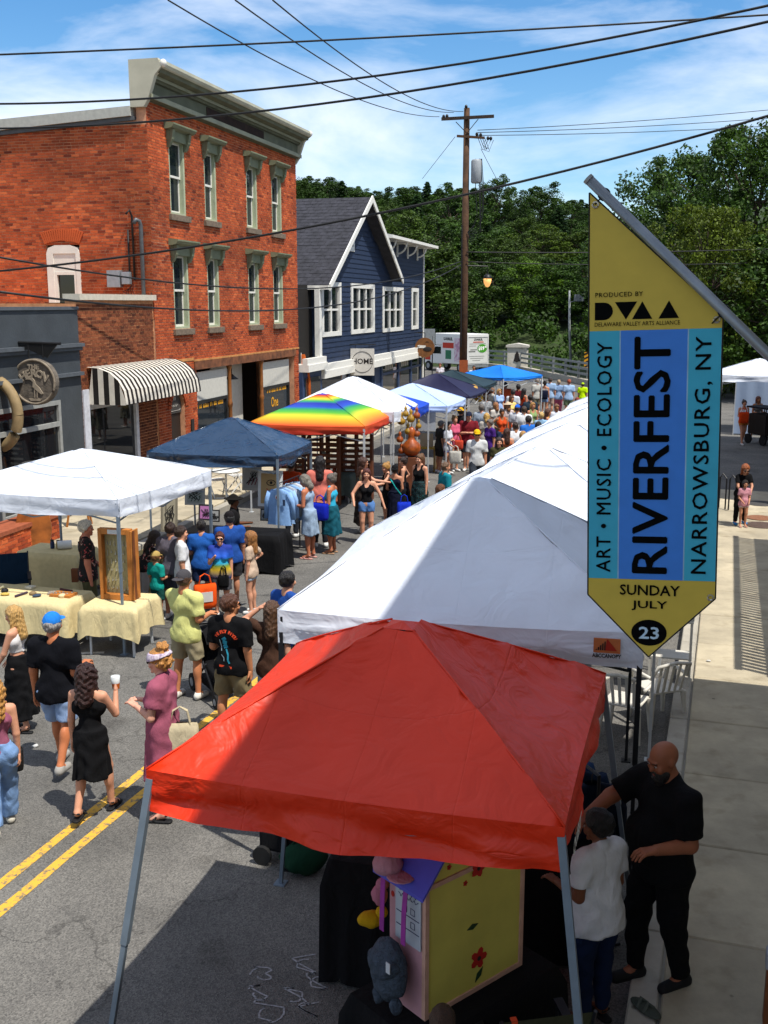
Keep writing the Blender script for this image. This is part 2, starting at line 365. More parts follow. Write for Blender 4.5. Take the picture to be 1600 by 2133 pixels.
for k in range(-10, 14):
    s = 7.82 + k * 1.522 + 0.76
    dz = rng.uniform(-0.003, 0.003)
    slab(0.205, 1.508, 0.0, 0.15, 'kerb_stone', pave, sn(s, -0.305, dz), STREET_RZ, KERB)
    slab(1.75, 1.506, 0.0, 0.15, 'slab', pave, sn(s, 0.695, dz), STREET_RZ, CONC)
    slab(1.75, 1.506, 0.0, 0.15, 'slab', pave, sn(s, 2.455, -dz), STREET_RZ, CONC)
# left pavement, along the shop fronts
BY = R(14.5); UB, NB = frame_xy(BY); B0 = Vector((-6.30, 27.99, 0)); B_RZ = math.pi / 2 - BY   # shop row: local x along the row, local y into the houses
def row(L, v, z=0.0): return B0 + UB * L - NB * v + Vector((0, 0, z))
bed = MB(); bed.add([row(-26, -2.9, .10), row(36, -2.9, .10), row(36, 0.6, .10), row(-26, 0.6, .10)], [(0, 1, 2, 3)])
pl = struct(bed.build('pavement', KERB, fix=False))
for k in range(-17, 24):
    L_ = k * 1.522
    slab(0.2, 1.508, 0.0, 0.15, 'kerb_stone', pl, row(L_, -2.9), B_RZ - math.pi / 2, KERB)
    for v in (-2.02, -0.62):
        slab(1.39, 1.506, 0.0, 0.15, 'slab', pl, row(L_, v, rng.uniform(-.003, .003)), B_RZ - math.pi / 2, CONC)
# iron covers set in the right pavement
for (x, y, w, c, lab) in ((1584, 1049, 0.36, '#4c4a48', 'grey round iron cover highest of three in pavement'), (1582, 1079, 0.30, '#7a5037', 'plain rusty round cover between two grated covers'), (1586, 1094, 0.36, '#5b4a42', 'brown grated round cover closest to the railing shadow')):
    p = gp(x, y, 0.152); mb = MB(); mb.lathe([(w, 0), (w, .012), (w * .93, .016), (w * .9, .011), (0.01, .011)], seg=28)
    t = thing('manhole_cover', lab, 'manhole cover', p, 0, 'covers in the pavement'); mb.build('lid', mat('iron_' + c[1:], c, .7, var=.25, scale=30), t, smooth=False)
    if 'plain' not in lab:
        rb = MB()
        for i in range(-4, 5):
            hw = math.sqrt(max(0, (w * .85) ** 2 - (i * w * .19) ** 2)); rb.bx(-hw, hw, i * w * .19 - .02, i * w * .19 + .02, .010, .017)
        rb.build('grating', mat('iron_' + c[1:], c), t)

# ================================================================ houses: wall helpers
def split_rects(x0, x1, z0, z1, holes):
    xs = sorted({x0, x1, *[min(max(h[i], x0), x1) for h in holes for i in (0, 1)]}); zs = sorted({z0, z1, *[min(max(h[i], z0), z1) for h in holes for i in (2, 3)]})
    out = []
    for za, zb in zip(zs, zs[1:]):
        run = None
        for xa, xb in zip(xs, xs[1:]):
            cx, cz = (xa + xb) / 2, (za + zb) / 2
            if any(h[0] < cx < h[1] and h[2] < cz < h[3] for h in holes):
                if run: out.append((*run, za, zb)); run = None
            else: run = (run[0], xb) if run else (xa, xb)
        if run: out.append((*run, za, zb))
    return out
def brick_material(key, cols, attr):
    m = bpy.data.materials.new(key); m.use_nodes = True; nt, N, L, b = nodes(m)
    rp = N('ShaderNodeValToRGB')
    while len(rp.color_ramp.elements) < len(cols): rp.color_ramp.elements.new(0.5)
    for i, (e, c) in enumerate(zip(rp.color_ramp.elements, cols)): e.position = i / (len(cols) - 1); e.color = C(c)
    if attr:
        a = N('ShaderNodeAttribute'); a.attribute_name = 'shade'; L(a.outputs['Fac'], rp.inputs[0])
    else:
        a = N('ShaderNodeObjectInfo'); L(a.outputs['Random'], rp.inputs[0])
    ge = N('ShaderNodeNewGeometry'); nz = N('ShaderNodeTexNoise'); nz.inputs['Scale'].default_value = 0.55; nz.inputs['Detail'].default_value = 7; L(ge.outputs['Position'], nz.inputs[0])
    r2 = N('ShaderNodeValToRGB'); e = r2.color_ramp.elements; e[0].position = 0.36; e[0].color = (0.62, 0.60, 0.60, 1); e[1].position = 0.64; e[1].color = (1.12, 1.08, 1.04, 1); L(nz.outputs['Fac'], r2.inputs[0])
    n3 = N('ShaderNodeTexNoise'); n3.inputs['Scale'].default_value = 45; n3.inputs['Detail'].default_value = 5; L(ge.outputs['Position'], n3.inputs[0])
    mu = N('ShaderNodeMixRGB'); mu.blend_type = 'MULTIPLY'; mu.inputs[0].default_value = 1; L(rp.outputs[0], mu.inputs[1]); L(r2.outputs[0], mu.inputs[2])
    L(mu.outputs[0], b.inputs['Base Color']); b.inputs['Roughness'].default_value = 0.9; b.inputs['Specular IOR Level'].default_value = 0.2
    bp = N('ShaderNodeBump'); bp.inputs['Strength'].default_value = 0.4; bp.inputs['Distance'].default_value = 0.01; L(n3.outputs['Fac'], bp.inputs['Height']); L(bp.outputs[0], b.inputs['Normal'])
    return m
def brick_courses(planes, parent, bl, bh, gap, cols, key, pick, seed=1):
    """planes: (origin, along, out, x0, x1, z0, z1, holes, first_to_pick). The bricks that show largest are objects, the rest one mesh."""
    rng = random.Random(seed); V = []; F = []; SH = []; me0 = None; picked = 0
    m_attr = brick_material(key, cols, True); m_obj = brick_material(key + '_single', cols, False)
    for (o, al, ou, x0, x1, z0, z1, holes, want) in planes:
        o = Vector(o); al = Vector(al); ou = Vector(ou); n = int((z1 - z0) / (bh + gap)); cand = []
        for r in range(n):
            za = z0 + r * (bh + gap); zb = za + bh; header = (r % 6 == 5)
            step = (bl / 2 if header else bl) + gap; off = (step / 2 if r % 2 else 0)
            cuts = sorted((max(h[0], x0), min(h[1], x1)) for h in holes if h[2] < zb - .01 and h[3] > za + .01)
            spans = []; cur = x0
            for a, b in cuts:
                if a > cur + .03: spans.append((cur, a))
                cur = max(cur, b)
            if x1 > cur + .03: spans.append((cur, x1))
            for a, b in spans:
                k0 = math.floor((a - x0 - off) / step) - 1; x = x0 + off + k0 * step
                while x < b:
                    p, q = max(x, a), min(x + step - gap, b)
                    if q - p > .02:
                        out = 0.012 + rng.uniform(-.004, .005); full = (not header) and abs(q - p - bl) < .002
                        cand.append((p, q, za, zb, out, full))
                    x += step
        take = set()
        if want:
            idx = sorted([i for i, c in enumerate(cand) if c[5] and want[0] < (c[0] + c[1]) / 2 < want[1] and want[2] < c[2] < want[3]], key=lambda i: (cand[i][0] - want[4]) ** 2 + (cand[i][2] - want[5]) ** 2)
            take = set(idx[:want[6]])
        for i, (p, q, za, zb, out, full) in enumerate(cand):
            jx, jz = rng.uniform(-.002, .002), rng.uniform(-.002, .002)
            if i in take:
                if me0 is None:
                    b = MB(); b.bx(-bl / 2, bl / 2, -.006, .010, -bh / 2, bh / 2); me0 = b.mesh('brick'); me0.materials.append(m_obj)
                c = o + al * ((p + q) / 2 + jx) + ou * (out - .010) + Vector((0, 0, (za + zb) / 2 + jz))
                ob = bpy.data.objects.new('brick', me0); COL.objects.link(ob); ob.parent = parent; ob.location = c
                ob.rotation_euler = (0, 0, math.atan2(al.y, al.x) + rng.uniform(-.006, .006)); continue
            b0 = len(V)
            for t in (-.006, out):
                for (xx, zz) in ((p + jx, za + jz), (q + jx, za + jz), (q + jx, zb + jz), (p + jx, zb + jz)):
                    V.append(o + al * xx + ou * t + Vector((0, 0, zz)))
            F += [(b0 + 4, b0 + 5, b0 + 6, b0 + 7), (b0, b0 + 1, b0 + 5, b0 + 4), (b0 + 1, b0 + 2, b0 + 6, b0 + 5), (b0 + 2, b0 + 3, b0 + 7, b0 + 6), (b0 + 3, b0, b0 + 4, b0 + 7)]
            SH += [min(1, max(0, rng.gauss(.5, .24)))] * 5
    me = bpy.data.meshes.new('brickwork'); me.from_pydata(V, [], F)
    at_ = me.attributes.new('shade', 'FLOAT', 'FACE'); at_.data.foreach_set('value', SH)
    bm = bmesh.new(); bm.from_mesh(me); bmesh.ops.recalc_face_normals(bm, faces=bm.faces); bm.to_mesh(me); bm.free()
    return tag(obj('brickwork', me, m_attr, parent), kind='stuff')

# ================================================================ three-storey brick building
NX = 0.70                                              # the near corner, along the row
WINS = [(1.90, 2.92), (4.20, 5.10), (7.48, 8.45), (9.80, 10.80)]; LEN = 12.35
bb = thing('brick_building', 'three-storey red brick building with grey-green cornice and window hoods', 'building', row(0, 0), B_RZ)
holes = [(a, b, 4.30, 6.40) for a, b in WINS] + [(a, b, 7.40, 9.42) for a, b in WINS]
door = (1.45, 2.35, 0.15, 2.15); shop = (3.2, 11.85, 0.15, 3.12)
arch = [(1.45, 2.35, 2.15, 2.32), (1.52, 2.28, 2.32, 2.46), (1.64, 2.16, 2.46, 2.55)]
fh = holes + [door, shop] + arch
side_win = (2.12, 3.12, 5.0, 6.55)
MORT = mat('mortar', '#bd8a6a', 0.95, var=0.2, scale=6, bump=0.4)
core = MB()
for (xa, xb, za, zb) in split_rects(NX, LEN, 0.10, 10.3, fh): core.bx(xa, xb, 0.0, 0.28, za, zb)
for (ya, yb, za, zb) in split_rects(0.28, 9, 0.10, 9.66, [side_win]): core.bx(NX, NX + 0.28, ya, yb, za, zb)
core.bx(LEN - .28, LEN, .28, 9, .1, 9.6); core.bx(NX + .28, LEN - .28, 8.72, 9, .1, 9.6); core.bx(NX + .28, LEN - .28, .28, 8.72, 9.2, 9.4)
core.bx(NX + .28, LEN - .28, 1.6, 1.7, 3.2, 9.2)
core.build('wall', MORT, bb, fix=False)
BRC = ['#743120', '#9a4627', '#a94e2b', '#b65830', '#c2663a']
brick_courses([((0, 0, 0), (1, 0, 0), (0, -1, 0), NX, LEN, 0.15, 10.25, fh, (0.8, 3.4, 5.2, 9.5, 1.2, 6.6, 60)),
               ((NX, 0, 0), (0, 1, 0), (-1, 0, 0), 0.0, 8.8, 4.6, 9.62, [side_win], (0.0, 4.4, 5.2, 9.4, 1.5, 7.3, 240))], bb, 0.205, 0.058, 0.017, BRC, 'red_brick', 300, 5)
# fan arch over the side window: single bricks set upright
fan = MB()
for i in range(19):
    t = -0.55 + 1.1 * i / 18; cx = 2.22 + 0.62 * math.sin(t) * 1.05; fan.beam((NX - .016, 2.62 + math.sin(t) * .95, 6.58 + (math.cos(t) - .86) * .55), (NX - .016, 2.62 + math.sin(t) * 1.2, 6.88 + (math.cos(t) - .86) * .7), 0.052, 0.05)
fan.build('brick_arch', brick_material('arch_brick', BRC[2:], False), bb)
GRN = mat('sage_trim', '#6d7158', 0.7, var=0.12, scale=4); SAGE = mat('sage_light', '#9ba286', .7, var=.1, scale=4); WHT = mat('white_paint', '#cfcbc0', 0.6, var=0.06, scale=3)
STONE = mat('bluestone', '#6b5d4e', 0.9, var=0.25, scale=12, bump=.3)
CURT = mat('net_curtain', '#3c3a38', .9, var=.25, scale=10)
for row_i, (z0, z1) in enumerate(((4.30, 6.40), (7.40, 9.42))):
    for (a, b) in WINS:
        c = (a + b) / 2; w = MB()
        for (x0, x1) in ((a, a + .10), (b - .10, b)): w.bx(x0, x1, 0.012, 0.20, z0, z1)
        w.bx(a + .1, b - .1, .012, .20, z1 - .10, z1); w.bx(a + .1, b - .1, .012, .2, z0, z0 + .06)
        win = w.build('window', SAGE, bb)
        zm = (z0 + z1) / 2
        for (za, zb, yy) in ((zm - .02, z1 - .10, .10), (z0 + .06, zm + .03, .145)):
            s = MB(); s.bx(a + .10, a + .15, yy, yy + .045, za, zb); s.bx(b - .15, b - .10, yy, yy + .045, za, zb); s.bx(a + .15, b - .15, yy, yy + .045, zb - .05, zb); s.bx(a + .15, b - .15, yy, yy + .045, za, za + .06)
            s.build('sash', WHT, win)
            p = MB(); p.bx(a + .15, b - .15, yy + .018, yy + .026, za + .06, zb - .05); p.build('pane', glass(), win)
        sl = MB(); sl.bx(a - .12, b + .12, -.10, .05, z0 - .17, z0 - .004); sl.build('sill', STONE, win, bevel=.01)
        hd = MB(); hd.bx(a - .10, b + .10, -.10, .012, z1 - .10, z1 + .16); hd.prism([(-.24, z1 + .20), (-.30, z1 + .27), (-.30, z1 + .31), (.01, z1 + .34), (.01, z1 + .162), (-.12, z1 + .162)], 0, a - .22, b + .22)
        for x in (a - .08, b - .06):
            hd.prism([(.01, z1 - .30), (-.06, z1 - .26), (-.16, z1 - .08), (-.20, z1 + .16), (.01, z1 + .16)], 0, x, x + .14)
        hd.build('hood', GRN, win)
# cornice with parapet, returned at both ends
co = MB(); prof = [(0.0, 10.12), (-.14, 10.14), (-.18, 10.20), (-.18, 10.26), (-.10, 10.30), (-.10, 10.58), (-.18, 10.60), (-.22, 10.68), (-.24, 10.73), (-.46, 10.77), (-.48, 10.83), (-.54, 10.88), (-.58, 10.95), (-.58, 11.02), (-.10, 11.07), (.36, 11.07), (.36, 10.15)]
co.prism(prof, 0, NX - .06, LEN + .12)
co.build('cornice', mat('cornice_shaded', '#5b5d49', 0.75, var=0.2, scale=2.5), bb, fix=True)  # olive darkened so the colour carries the shade between the mouldings
cr_ = MB(); cr_.prism([(-.50, 10.85), (-.56, 10.89), (-.60, 10.96), (-.60, 11.04), (-.10, 11.095), (.38, 11.095), (.38, 11.072), (-.10, 11.072), (-.585, 11.022), (-.585, 10.95), (-.545, 10.882)], 0, NX - .08, LEN + .14); cr_.build('crown_moulding', mat('crown_lit', '#aaa894', .7, var=.1, scale=2), bb)  # lighter copy of the cornice colour, painting the top edge as lit
cr_ = MB(); cr_.bx(NX - .06, LEN + .1, -.21, -.182, 10.15, 10.27); cr_.bx(NX - .06, LEN + .1, -.26, -.242, 10.66, 10.74); cr_.build('bed_moulding', mat('bed_lit', '#8b8b74', .7, var=.15, scale=2), bb)  # mid-light tone paints these edges as catching light against the shaded cornice
pn = MB()
pn.bx(4.3, 8.9, -.115, -.103, 10.32, 10.56)
pn.build('frieze_panel', mat('frieze_panel', '#2a1a12', .9, var=.4, scale=6), bb)
for x in (NX - .08, LEN + .02):
    e = MB(); e.prism([(0.38, 9.95), (.38, 11.10), (-.44, 11.10), (-.54, 10.90), (-.34, 10.70), (-.12, 10.12), (.0, 9.95)], 0, x - .05, x + .10); e.build('cornice_end', mat('cornice_end', '#a8a491', .7, var=.12, scale=2), bb)
    f = MB(); f.ball((x + .02, -.56, 10.98), .09, .09, .10); f.build('finial', WHT, bb, smooth=True)
cap = MB(); cap.prism([(0.38, 9.74), (.38, 9.98), (9.05, 9.58), (9.05, 9.26)], 0, NX - .16, NX + .36); cap.build('coping', mat('coping', '#a3a39a', .6, var=.1), bb)
cap = MB(); cap.prism([(0.3, 9.64), (.3, 9.735), (9.0, 9.25), (9.0, 9.14)], 0, NX - .10, NX + .05); cap.build('coping_under_board', mat('dark_grey_board', '#4b4d4e', .6), bb)  # dark grey strip running just below the coping
# lower front: lintel beam, shop recess, posts, glazing
ln = MB(); ln.bx(3.05, 11.98, -.05, .03, 3.10, 3.34); ln.build('lintel', mat('rusty_lintel', '#6b4128', .9, var=.45, scale=5, bump=.5), bb)
bt = MB(); bt.bx(NX + .02, 3.03, -.03, .0, 3.38, 3.46); bt.bx(3.03, LEN, -.035, .0, 3.345, 3.40); bt.build('string_course', mat('ochre_stone', '#b07a45', .9, var=.3, scale=5), bb)
BLK = mat('black_joinery', '#1d1e1f', .5, var=.2)
WPN = mat('white_boards', '#b5b3aa', .7, var=.06)
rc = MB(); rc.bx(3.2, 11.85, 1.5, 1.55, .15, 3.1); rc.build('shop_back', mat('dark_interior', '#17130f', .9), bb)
for (x0, x1) in ((3.25, 5.70), (8.75, 11.55)):
    f = MB(); f.bx(x0, x1, .10, .18, 2.16, 3.0); f.build('sign_board', WPN, bb)
    f = MB(); f.bx(x0, x0 + .1, .08, .2, .2, 2.16); f.bx(x1 - .1, x1, .08, .2, .2, 2.16); f.bx(x0 + .1, x1 - .1, .08, .2, 2.06, 2.16); f.bx(x0 + .1, x1 - .1, .08, .2, .2, .75)
    wf = f.build('shop_window', BLK, bb)
    p = MB(); p.bx(x0 + .1, x1 - .1, .13, .14, .75, 2.06); p.build('pane', glass(), wf)
GOLD = mat('gilt_letters', '#c98f1e', .5, var=.1)
for (xa, xb) in ((3.45, 5.5), (9.3, 11.3)):
    g = MB(); x = xa; r_ = random.Random(4)
    while x < xb:
        w_ = r_.uniform(.05, .09); g.bx(x, x + w_, .118, .124, 1.92, 1.92 + r_.choice((.10, .12))); x += w_ + r_.choice((.03, .03, .12))
    tag(g.build('gilt_line', GOLD, bb), kind='stuff')
lettering('One', .5, GOLD, bb, (10.05, .122, 1.55), (R(90), 0, 0), bold=.01, sx=.8)
for i in range(8):                                       # boarded entrance between the shop windows
    b = MB(); x0 = 5.95 + i * .33; b.bx(x0, x0 + .322, .75, .80, 1.05, 3.08); b.build('board', WPN, bb)
b = MB(); b.bx(5.95, 8.6, .70, .75, .15, 1.05); b.build('dado', mat('dado_grey', '#7c7d7a', .8), bb)
for x in (5.83, 8.62):
    p = MB(); p.lathe([(.10, 0), (.10, .25), (.075, .3), (.065, 1.6), (.085, 1.65), (.085, 1.75), (.065, 1.8), (.06, 2.8), (.09, 2.88), (.09, 2.96)], (x, .06, .15), 12); p.build('post', mat('brown_iron', '#7a4a1f', .5, var=.2), bb, smooth=True)
l = MB(); l.tube([(6.6, .3, 3.1), (6.6, .3, 2.75)], .015); l.lathe([(.03, .16), (.06, .12), (.22, 0), (.2, -.01)], (6.6, .3, 2.6), 14); l.build('hanging_lamp', BLK, bb, smooth=True)
d = MB(); d.bx(1.47, 2.33, .14, .2, .15, 1.92); dr = d.build('door', mat('dark_door', '#241d18', .5), bb)
d = MB(); d.ball((1.58, .12, 1.05), .03); d.build('handle', GOLD, dr)
d = MB(); d.prism([(1.46, 1.95), (2.34, 1.95), (2.34, 2.2), (2.25, 2.38), (2.1, 2.5), (1.9, 2.54), (1.7, 2.5), (1.55, 2.38), (1.46, 2.2)], 1, .1, .16); dt = d.build('door_arch_panel', mat('arch_grey', '#3d3a37', .7, var=.2), bb)
d = MB(); d.bx(1.84, 1.88, .09, .1, 2.32, 2.42); d.bx(1.92, 1.96, .09, .1, 2.32, 2.42)
d.tube([(1.7 + .03 * i, .093, 2.16 + .03 * math.sin(i * 1.7)) for i in range(14)], .008, 4); d.tube([(1.55, .093, 2.06), (1.6, .093, 2.02), (2.2, .093, 2.02), (2.25, .093, 2.06)], .009, 4); d.build('faded_sign_writing', mat('sign_white', '#8f8c86', .6), bb)
vo = MB()
for i in range(17):
    t = math.pi * (i + .5) / 17; vo.beam((1.9 - .46 * math.cos(t), -.016, 2.12 + .45 * math.sin(t)), (1.9 - .66 * math.cos(t), -.016, 2.12 + .64 * math.sin(t)), .075, .05, up=(0, 1, 0))
vo.build('door_brick_arch', brick_material('arch_brick2', BRC[1:], False), bb)
s = MB(); s.bx(2.68, 2.86, -.05, -.02, 1.25, 1.7); s.build('plaque', BLK, bb)
# side window, service pipes, meter box
w = MB()
w.bx(-.03, .2, 1.72, 1.84, 5.0, 6.30); w.bx(-.03, .2, 2.52, 2.72, 5.0, 6.30); w.prism([(1.72, 6.30), (2.72, 6.30), (2.66, 6.45), (2.45, 6.52), (2.0, 6.52), (1.78, 6.45)], 0, -.03, .2); w.bx(.0, .2, 1.84, 2.52, 5.82, 6.30)
sw = w.build('window', WHT, bb); sw.location = (NX, .40, .02)
w = MB(); w.bx(-.015, .15, 1.84, 1.92, 5.0, 5.82); w.bx(-.015, .15, 2.44, 2.52, 5.0, 5.82); w.bx(-.015, .15, 1.92, 2.44, 5.74, 5.82); w.build('sash', WHT, sw)
w = MB(); w.bx(.06, .07, 1.92, 2.44, 5.0, 5.74); w.build('pane', glass('black_glass', '#050506'), sw)
PIPE = mat('grey_pipe', '#55585a', .5, var=.15, metal=.3)
p = MB(); p.tube([(-.10, .12, 2.2), (-.10, .12, 7.0), (-.12, .14, 7.12), (-.2, .2, 7.15), (-.24, .25, 7.05)], .055, 10); p.build('service_pipe', PIPE, bb, smooth=True, loc=(NX, .12, 0))
p = MB(); p.tube([(-.07, .38, 5.6), (-.07, .38, 7.25), (-.12, .42, 7.4), (-.2, .48, 7.3)], .03, 8); p.tube([(-.06, .52, 5.6), (-.06, .52, 6.9)], .025, 8); p.build('conduit', mat('black_cable', '#161616', .6), bb, smooth=True, loc=(NX, .12, 0))
p = MB(); p.bx(-.22, -.02, .75, 1.12, 5.42, 5.86); p.bx(-.2, -.02, .48, .70, 5.5, 5.82); p.build('meter_box', mat('galvanised', '#8d9296', .45, var=.12, metal=.4), bb, bevel=.01, loc=(NX, .12, 0))
rng = random.Random(5); p = MB()
for i in range(5):
    a = Vector((-.12, .35 + i * .05, 5.45)); p.tube([a + Vector((-.05 * math.sin(k * .9 + i), (.10 + i * .03) * math.sin(k * .7), -.06 * k + .05 * math.sin(k + i))) for k in range(6)], .008, 5)
p.tube([(-.06, -.04, 5.3), (-.03, -.05, 4.6), (.6, -.06, 3.9), (1.4, -.05, 3.3), (2.4, -.05, 3.25), (3.2, -.06, 3.2)], .012, 5)
p.build('loose_cable', mat('black_cable', '#161616'), bb, loc=(NX, .08, 0))

# ================================================================ brick wing with striped awning, then the dark grey shop
wg = thing('brick_shop', 'low brown brick shop with black and white striped awning', 'building', row(-3.22, 0), B_RZ)
WL = 3.90; wh = [(.30, 2.75, 0.15, 2.62)]
core = MB()
for (xa, xb, za, zb) in split_rects(0, WL - .01, .10, 5.08, wh): core.bx(xa, xb, .02, .3, za, zb)
core.bx(0, WL - .01, .3, 6, 4.9, 5.0); core.build('wall', mat('pale_mortar', '#b98057', .95, var=.2), wg, fix=False)
brick_courses([((0, .02, 0), (1, 0, 0), (0, -1, 0), 0.0, WL - .06, 0.16, 5.06, wh, (0, WL, 3.2, 5.05, 1.6, 4.2, 290))], wg, .19, .062, .016, ['#4f2a1c', '#6b3a26', '#7c462c', '#8a4f31'], 'brown_brick', 290, 9)
c = MB(); c.bx(-.02, WL - .03, -.10, .34, 5.08, 5.22); c.build('coping', mat('coping_stone', '#b9b1a0', .8, var=.1), wg)
jm = MB(); jm.bx(.04, .30, -.03, .12, .15, 3.0); jm.bx(.30, 2.75, .02, .12, 2.50, 2.62); jm.bx(2.60, 2.75, -.02, .12, .15, 2.5); jm.bx(.30, 2.6, -.02, .14, .15, .55)
fr = jm.build('shop_window', mat('white_joinery', '#b9bcc4', .6), wg)
p = MB(); p.bx(.30, 2.60, .05, .06, .55, 2.5); p.build('pane', glass('shop_glass', '#1a1d20', .02), fr)
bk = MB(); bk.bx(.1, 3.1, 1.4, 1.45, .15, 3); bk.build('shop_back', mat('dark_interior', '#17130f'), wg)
# awning: quarter-round cover made of single cloth strips
aw = [(-.0, 3.52), (-.30, 3.50), (-.58, 3.40), (-.80, 3.22), (-.94, 2.98), (-.98, 2.74)]
AX0, AX1, NST = .30, 4.55, 40
AWW = mat('awning_white', '#c9c2b4', .85, var=.08); AWB = mat('awning_black', '#17120f', .85)
awn = thing('striped_awning', 'black and white striped rounded awning over the shop window', 'awning', row(-3.22, 0), B_RZ)
stp = (AX1 - AX0) / NST
for i in range(NST):
    b = MB(); x0 = AX0 + i * stp; x1 = x0 + stp
    vs = []
    for (y, z) in aw: vs += [(x0, y, z), (x1, y, z)]
    hem = .10 if i % 2 else .085
    vs += [(x0, -.985, 2.74 - hem), (x1, -.985, 2.74 - hem)]
    b.add(vs, [(2 * k, 2 * k + 1, 2 * k + 3, 2 * k + 2) for k in range(len(aw))])
    o = b.build('strip', AWW if i % 2 == 0 else AWB, awn, smooth=False, fix=False)
for x in (AX0, AX1):
    for i in range(7):
        ya, yb = -.98 + i * .14, -.98 + (i + 1) * .14
        def top(y):
            for (p0, q0), (p1, q1) in zip(aw, aw[1:]):
                if p1 <= y <= p0: return q0 + (q1 - q0) * (y - p0) / (p1 - p0)
            return 2.74
        b = MB(); xx = x + (-.004 if x == AX0 else .004); b.add([(xx, ya, 2.64), (xx, yb, 2.64), (xx, yb, top(yb)), (xx, ya, top(ya))], [(0, 1, 2, 3)]); b.build('side_strip', AWW if i % 2 == 0 else AWB, awn, fix=False)

gs = thing('grey_shop', 'dark grey painted shop front with ledges and large panes', 'building', row(-13.2, 0), B_RZ)
GREY = mat('slate_paint', '#3a3f43', .75, var=.14, scale=2, bump=.2, bscale=20); GL = 9.96
gh = [(6.55, 9.0, .15, 2.86), (.5, 6.1, .15, 3.3)]
core = MB()
for (xa, xb, za, zb) in split_rects(0, GL, .10, 4.86, gh): core.bx(xa, xb, -.02, .3, za, zb)
core.bx(0, GL, .3, 6, 4.7, 4.8); core.build('wall', GREY, gs, fix=False)
c = MB(); c.bx(0, GL + .02, -.16, -.02, 4.02, 4.10); c.bx(0, GL + .02, -.10, -.02, 3.94, 4.02); c.bx(0, GL, -.12, -.02, 3.36, 3.44); c.bx(-.02, GL, -.06, .34, 4.86, 4.93); c.build('ledge', mat('slate_ledge', '#4c5156', .7), gs)
f = MB(); f.bx(6.55, 6.64, -.04, .1, .15, 2.86); f.bx(8.9, 9.0, -.04, .1, .15, 2.86); f.bx(6.64, 8.9, -.04, .1, 2.76, 2.86); f.bx(6.64, 8.9, -.05, .1, 2.28, 2.38); f.bx(6.64, 8.9, -.04, .1, .15, .6)
fr = f.build('shop_window', mat('grey_frame', '#8b8c88', .6), gs)
for (za, zb) in ((.6, 2.28), (2.38, 2.76)):
    p = MB(); p.bx(6.64, 8.9, .02, .03, za, zb); p.build('pane', glass('shop_glass'), fr)
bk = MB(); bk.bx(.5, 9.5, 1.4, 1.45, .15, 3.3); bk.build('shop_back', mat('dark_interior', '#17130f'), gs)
for k, (x, c) in enumerate(((5.75, '#8c2a12'), (5.3, '#a04a14'), (4.9, '#5b6a1c'))):
    b = MB()
    pts = [(x - .25 + .07 * i, .10 + .03 * math.sin(i * 2.1)) for i in range(8)]
    b.add([(px, py, z) for z in (.6, 2.5) for (px, py) in pts], [(i, i + 1, i + 9, i + 8) for i in range(7)]); b.build('curtain', cloth(c), gs, smooth=True, fix=False)
# roof hatch frame on the far left of the grey roof
h = MB(); h.bx(5.2, 6.6, -.05, .05, 4.3, 4.42); h.bx(5.2, 6.6, -.05, .05, 4.86, 4.99); h.bx(6.5, 6.6, -.06, .06, 4.42, 4.86); h.tube([(5.2, -.03, 4.64), (6.5, -.03, 4.64)], .04); h.build('sign_frame', mat('blue_grey_steel', '#6a737c', .5), gs)
# ring sign and round hanging sign
WOOD = mat('weathered_wood', '#5f574d', .85, var=.35, scale=7, bump=.5, bscale=25)
pr = row(-5.55, -.75, 0); hc = at(75, 795, pr.y)
hs = thing('hanging_sign', 'round carved wooden sign with a heron under a black bracket', 'sign', hc, R(-12))
d = MB()
for (r, y0, y1) in ((.50, -.07, .07),):
    n = 40; d.add([(r * math.cos(2 * math.pi * i / n), y0, r * .98 * math.sin(2 * math.pi * i / n)) for i in range(n)] + [(r * math.cos(2 * math.pi * i / n), y1, r * .98 * math.sin(2 * math.pi * i / n)) for i in range(n)], [tuple(range(n)), tuple(reversed(range(n, 2 * n)))] + [(i, (i + 1) % n, (i + 1) % n + n, i + n) for i in range(n)])
d.build('board', WOOD, hs)
d = MB(); d.tube([(.47 * math.cos(t), -.08, .46 * math.sin(t)) for t in [2 * math.pi * k / 36 for k in range(37)]], .028, 6, cap=False); d.build('rim', mat('wood_rim', '#7a6f60', .85, var=.3, scale=9), hs, smooth=True)
PALE = mat('carved_pale', '#8d8170', .85, var=.2)
lettering('THE', .14, PALE, hs, (0.0, -.075, .31), (R(90), 0, 0), ext=.012, bold=.006)
for ch, t in zip('HERON', (-.62, -.32, 0, .32, .62)): lettering(ch, .22, PALE, hs, (math.sin(t) * .42, -.075, -.22 + math.cos(t) * .40), (R(90), t, 0), ext=.015, bold=.008)
d = MB(); d.prism([(-.16, .08), (-.04, .10), (.02, .03), (.03, -.04), (.12, -.12), (.20, -.24), (.16, -.26), (.04, -.17), (-.04, -.10), (-.02, .0), (-.08, .05), (-.2, .05)], 1, -.095, -.07); d.prism([(.0, -.12), (.02, -.12), (.0, -.33), (-.02, -.33)], 1, -.09, -.07); d.prism([(.06, -.15), (.08, -.15), (.06, -.33), (.04, -.33)], 1, -.09, -.07); d.prism([(-.14, -.35), (.16, -.35), (.12, -.40), (-.1, -.40)], 1, -.09, -.07); d.build('carved_heron', PALE, hs)
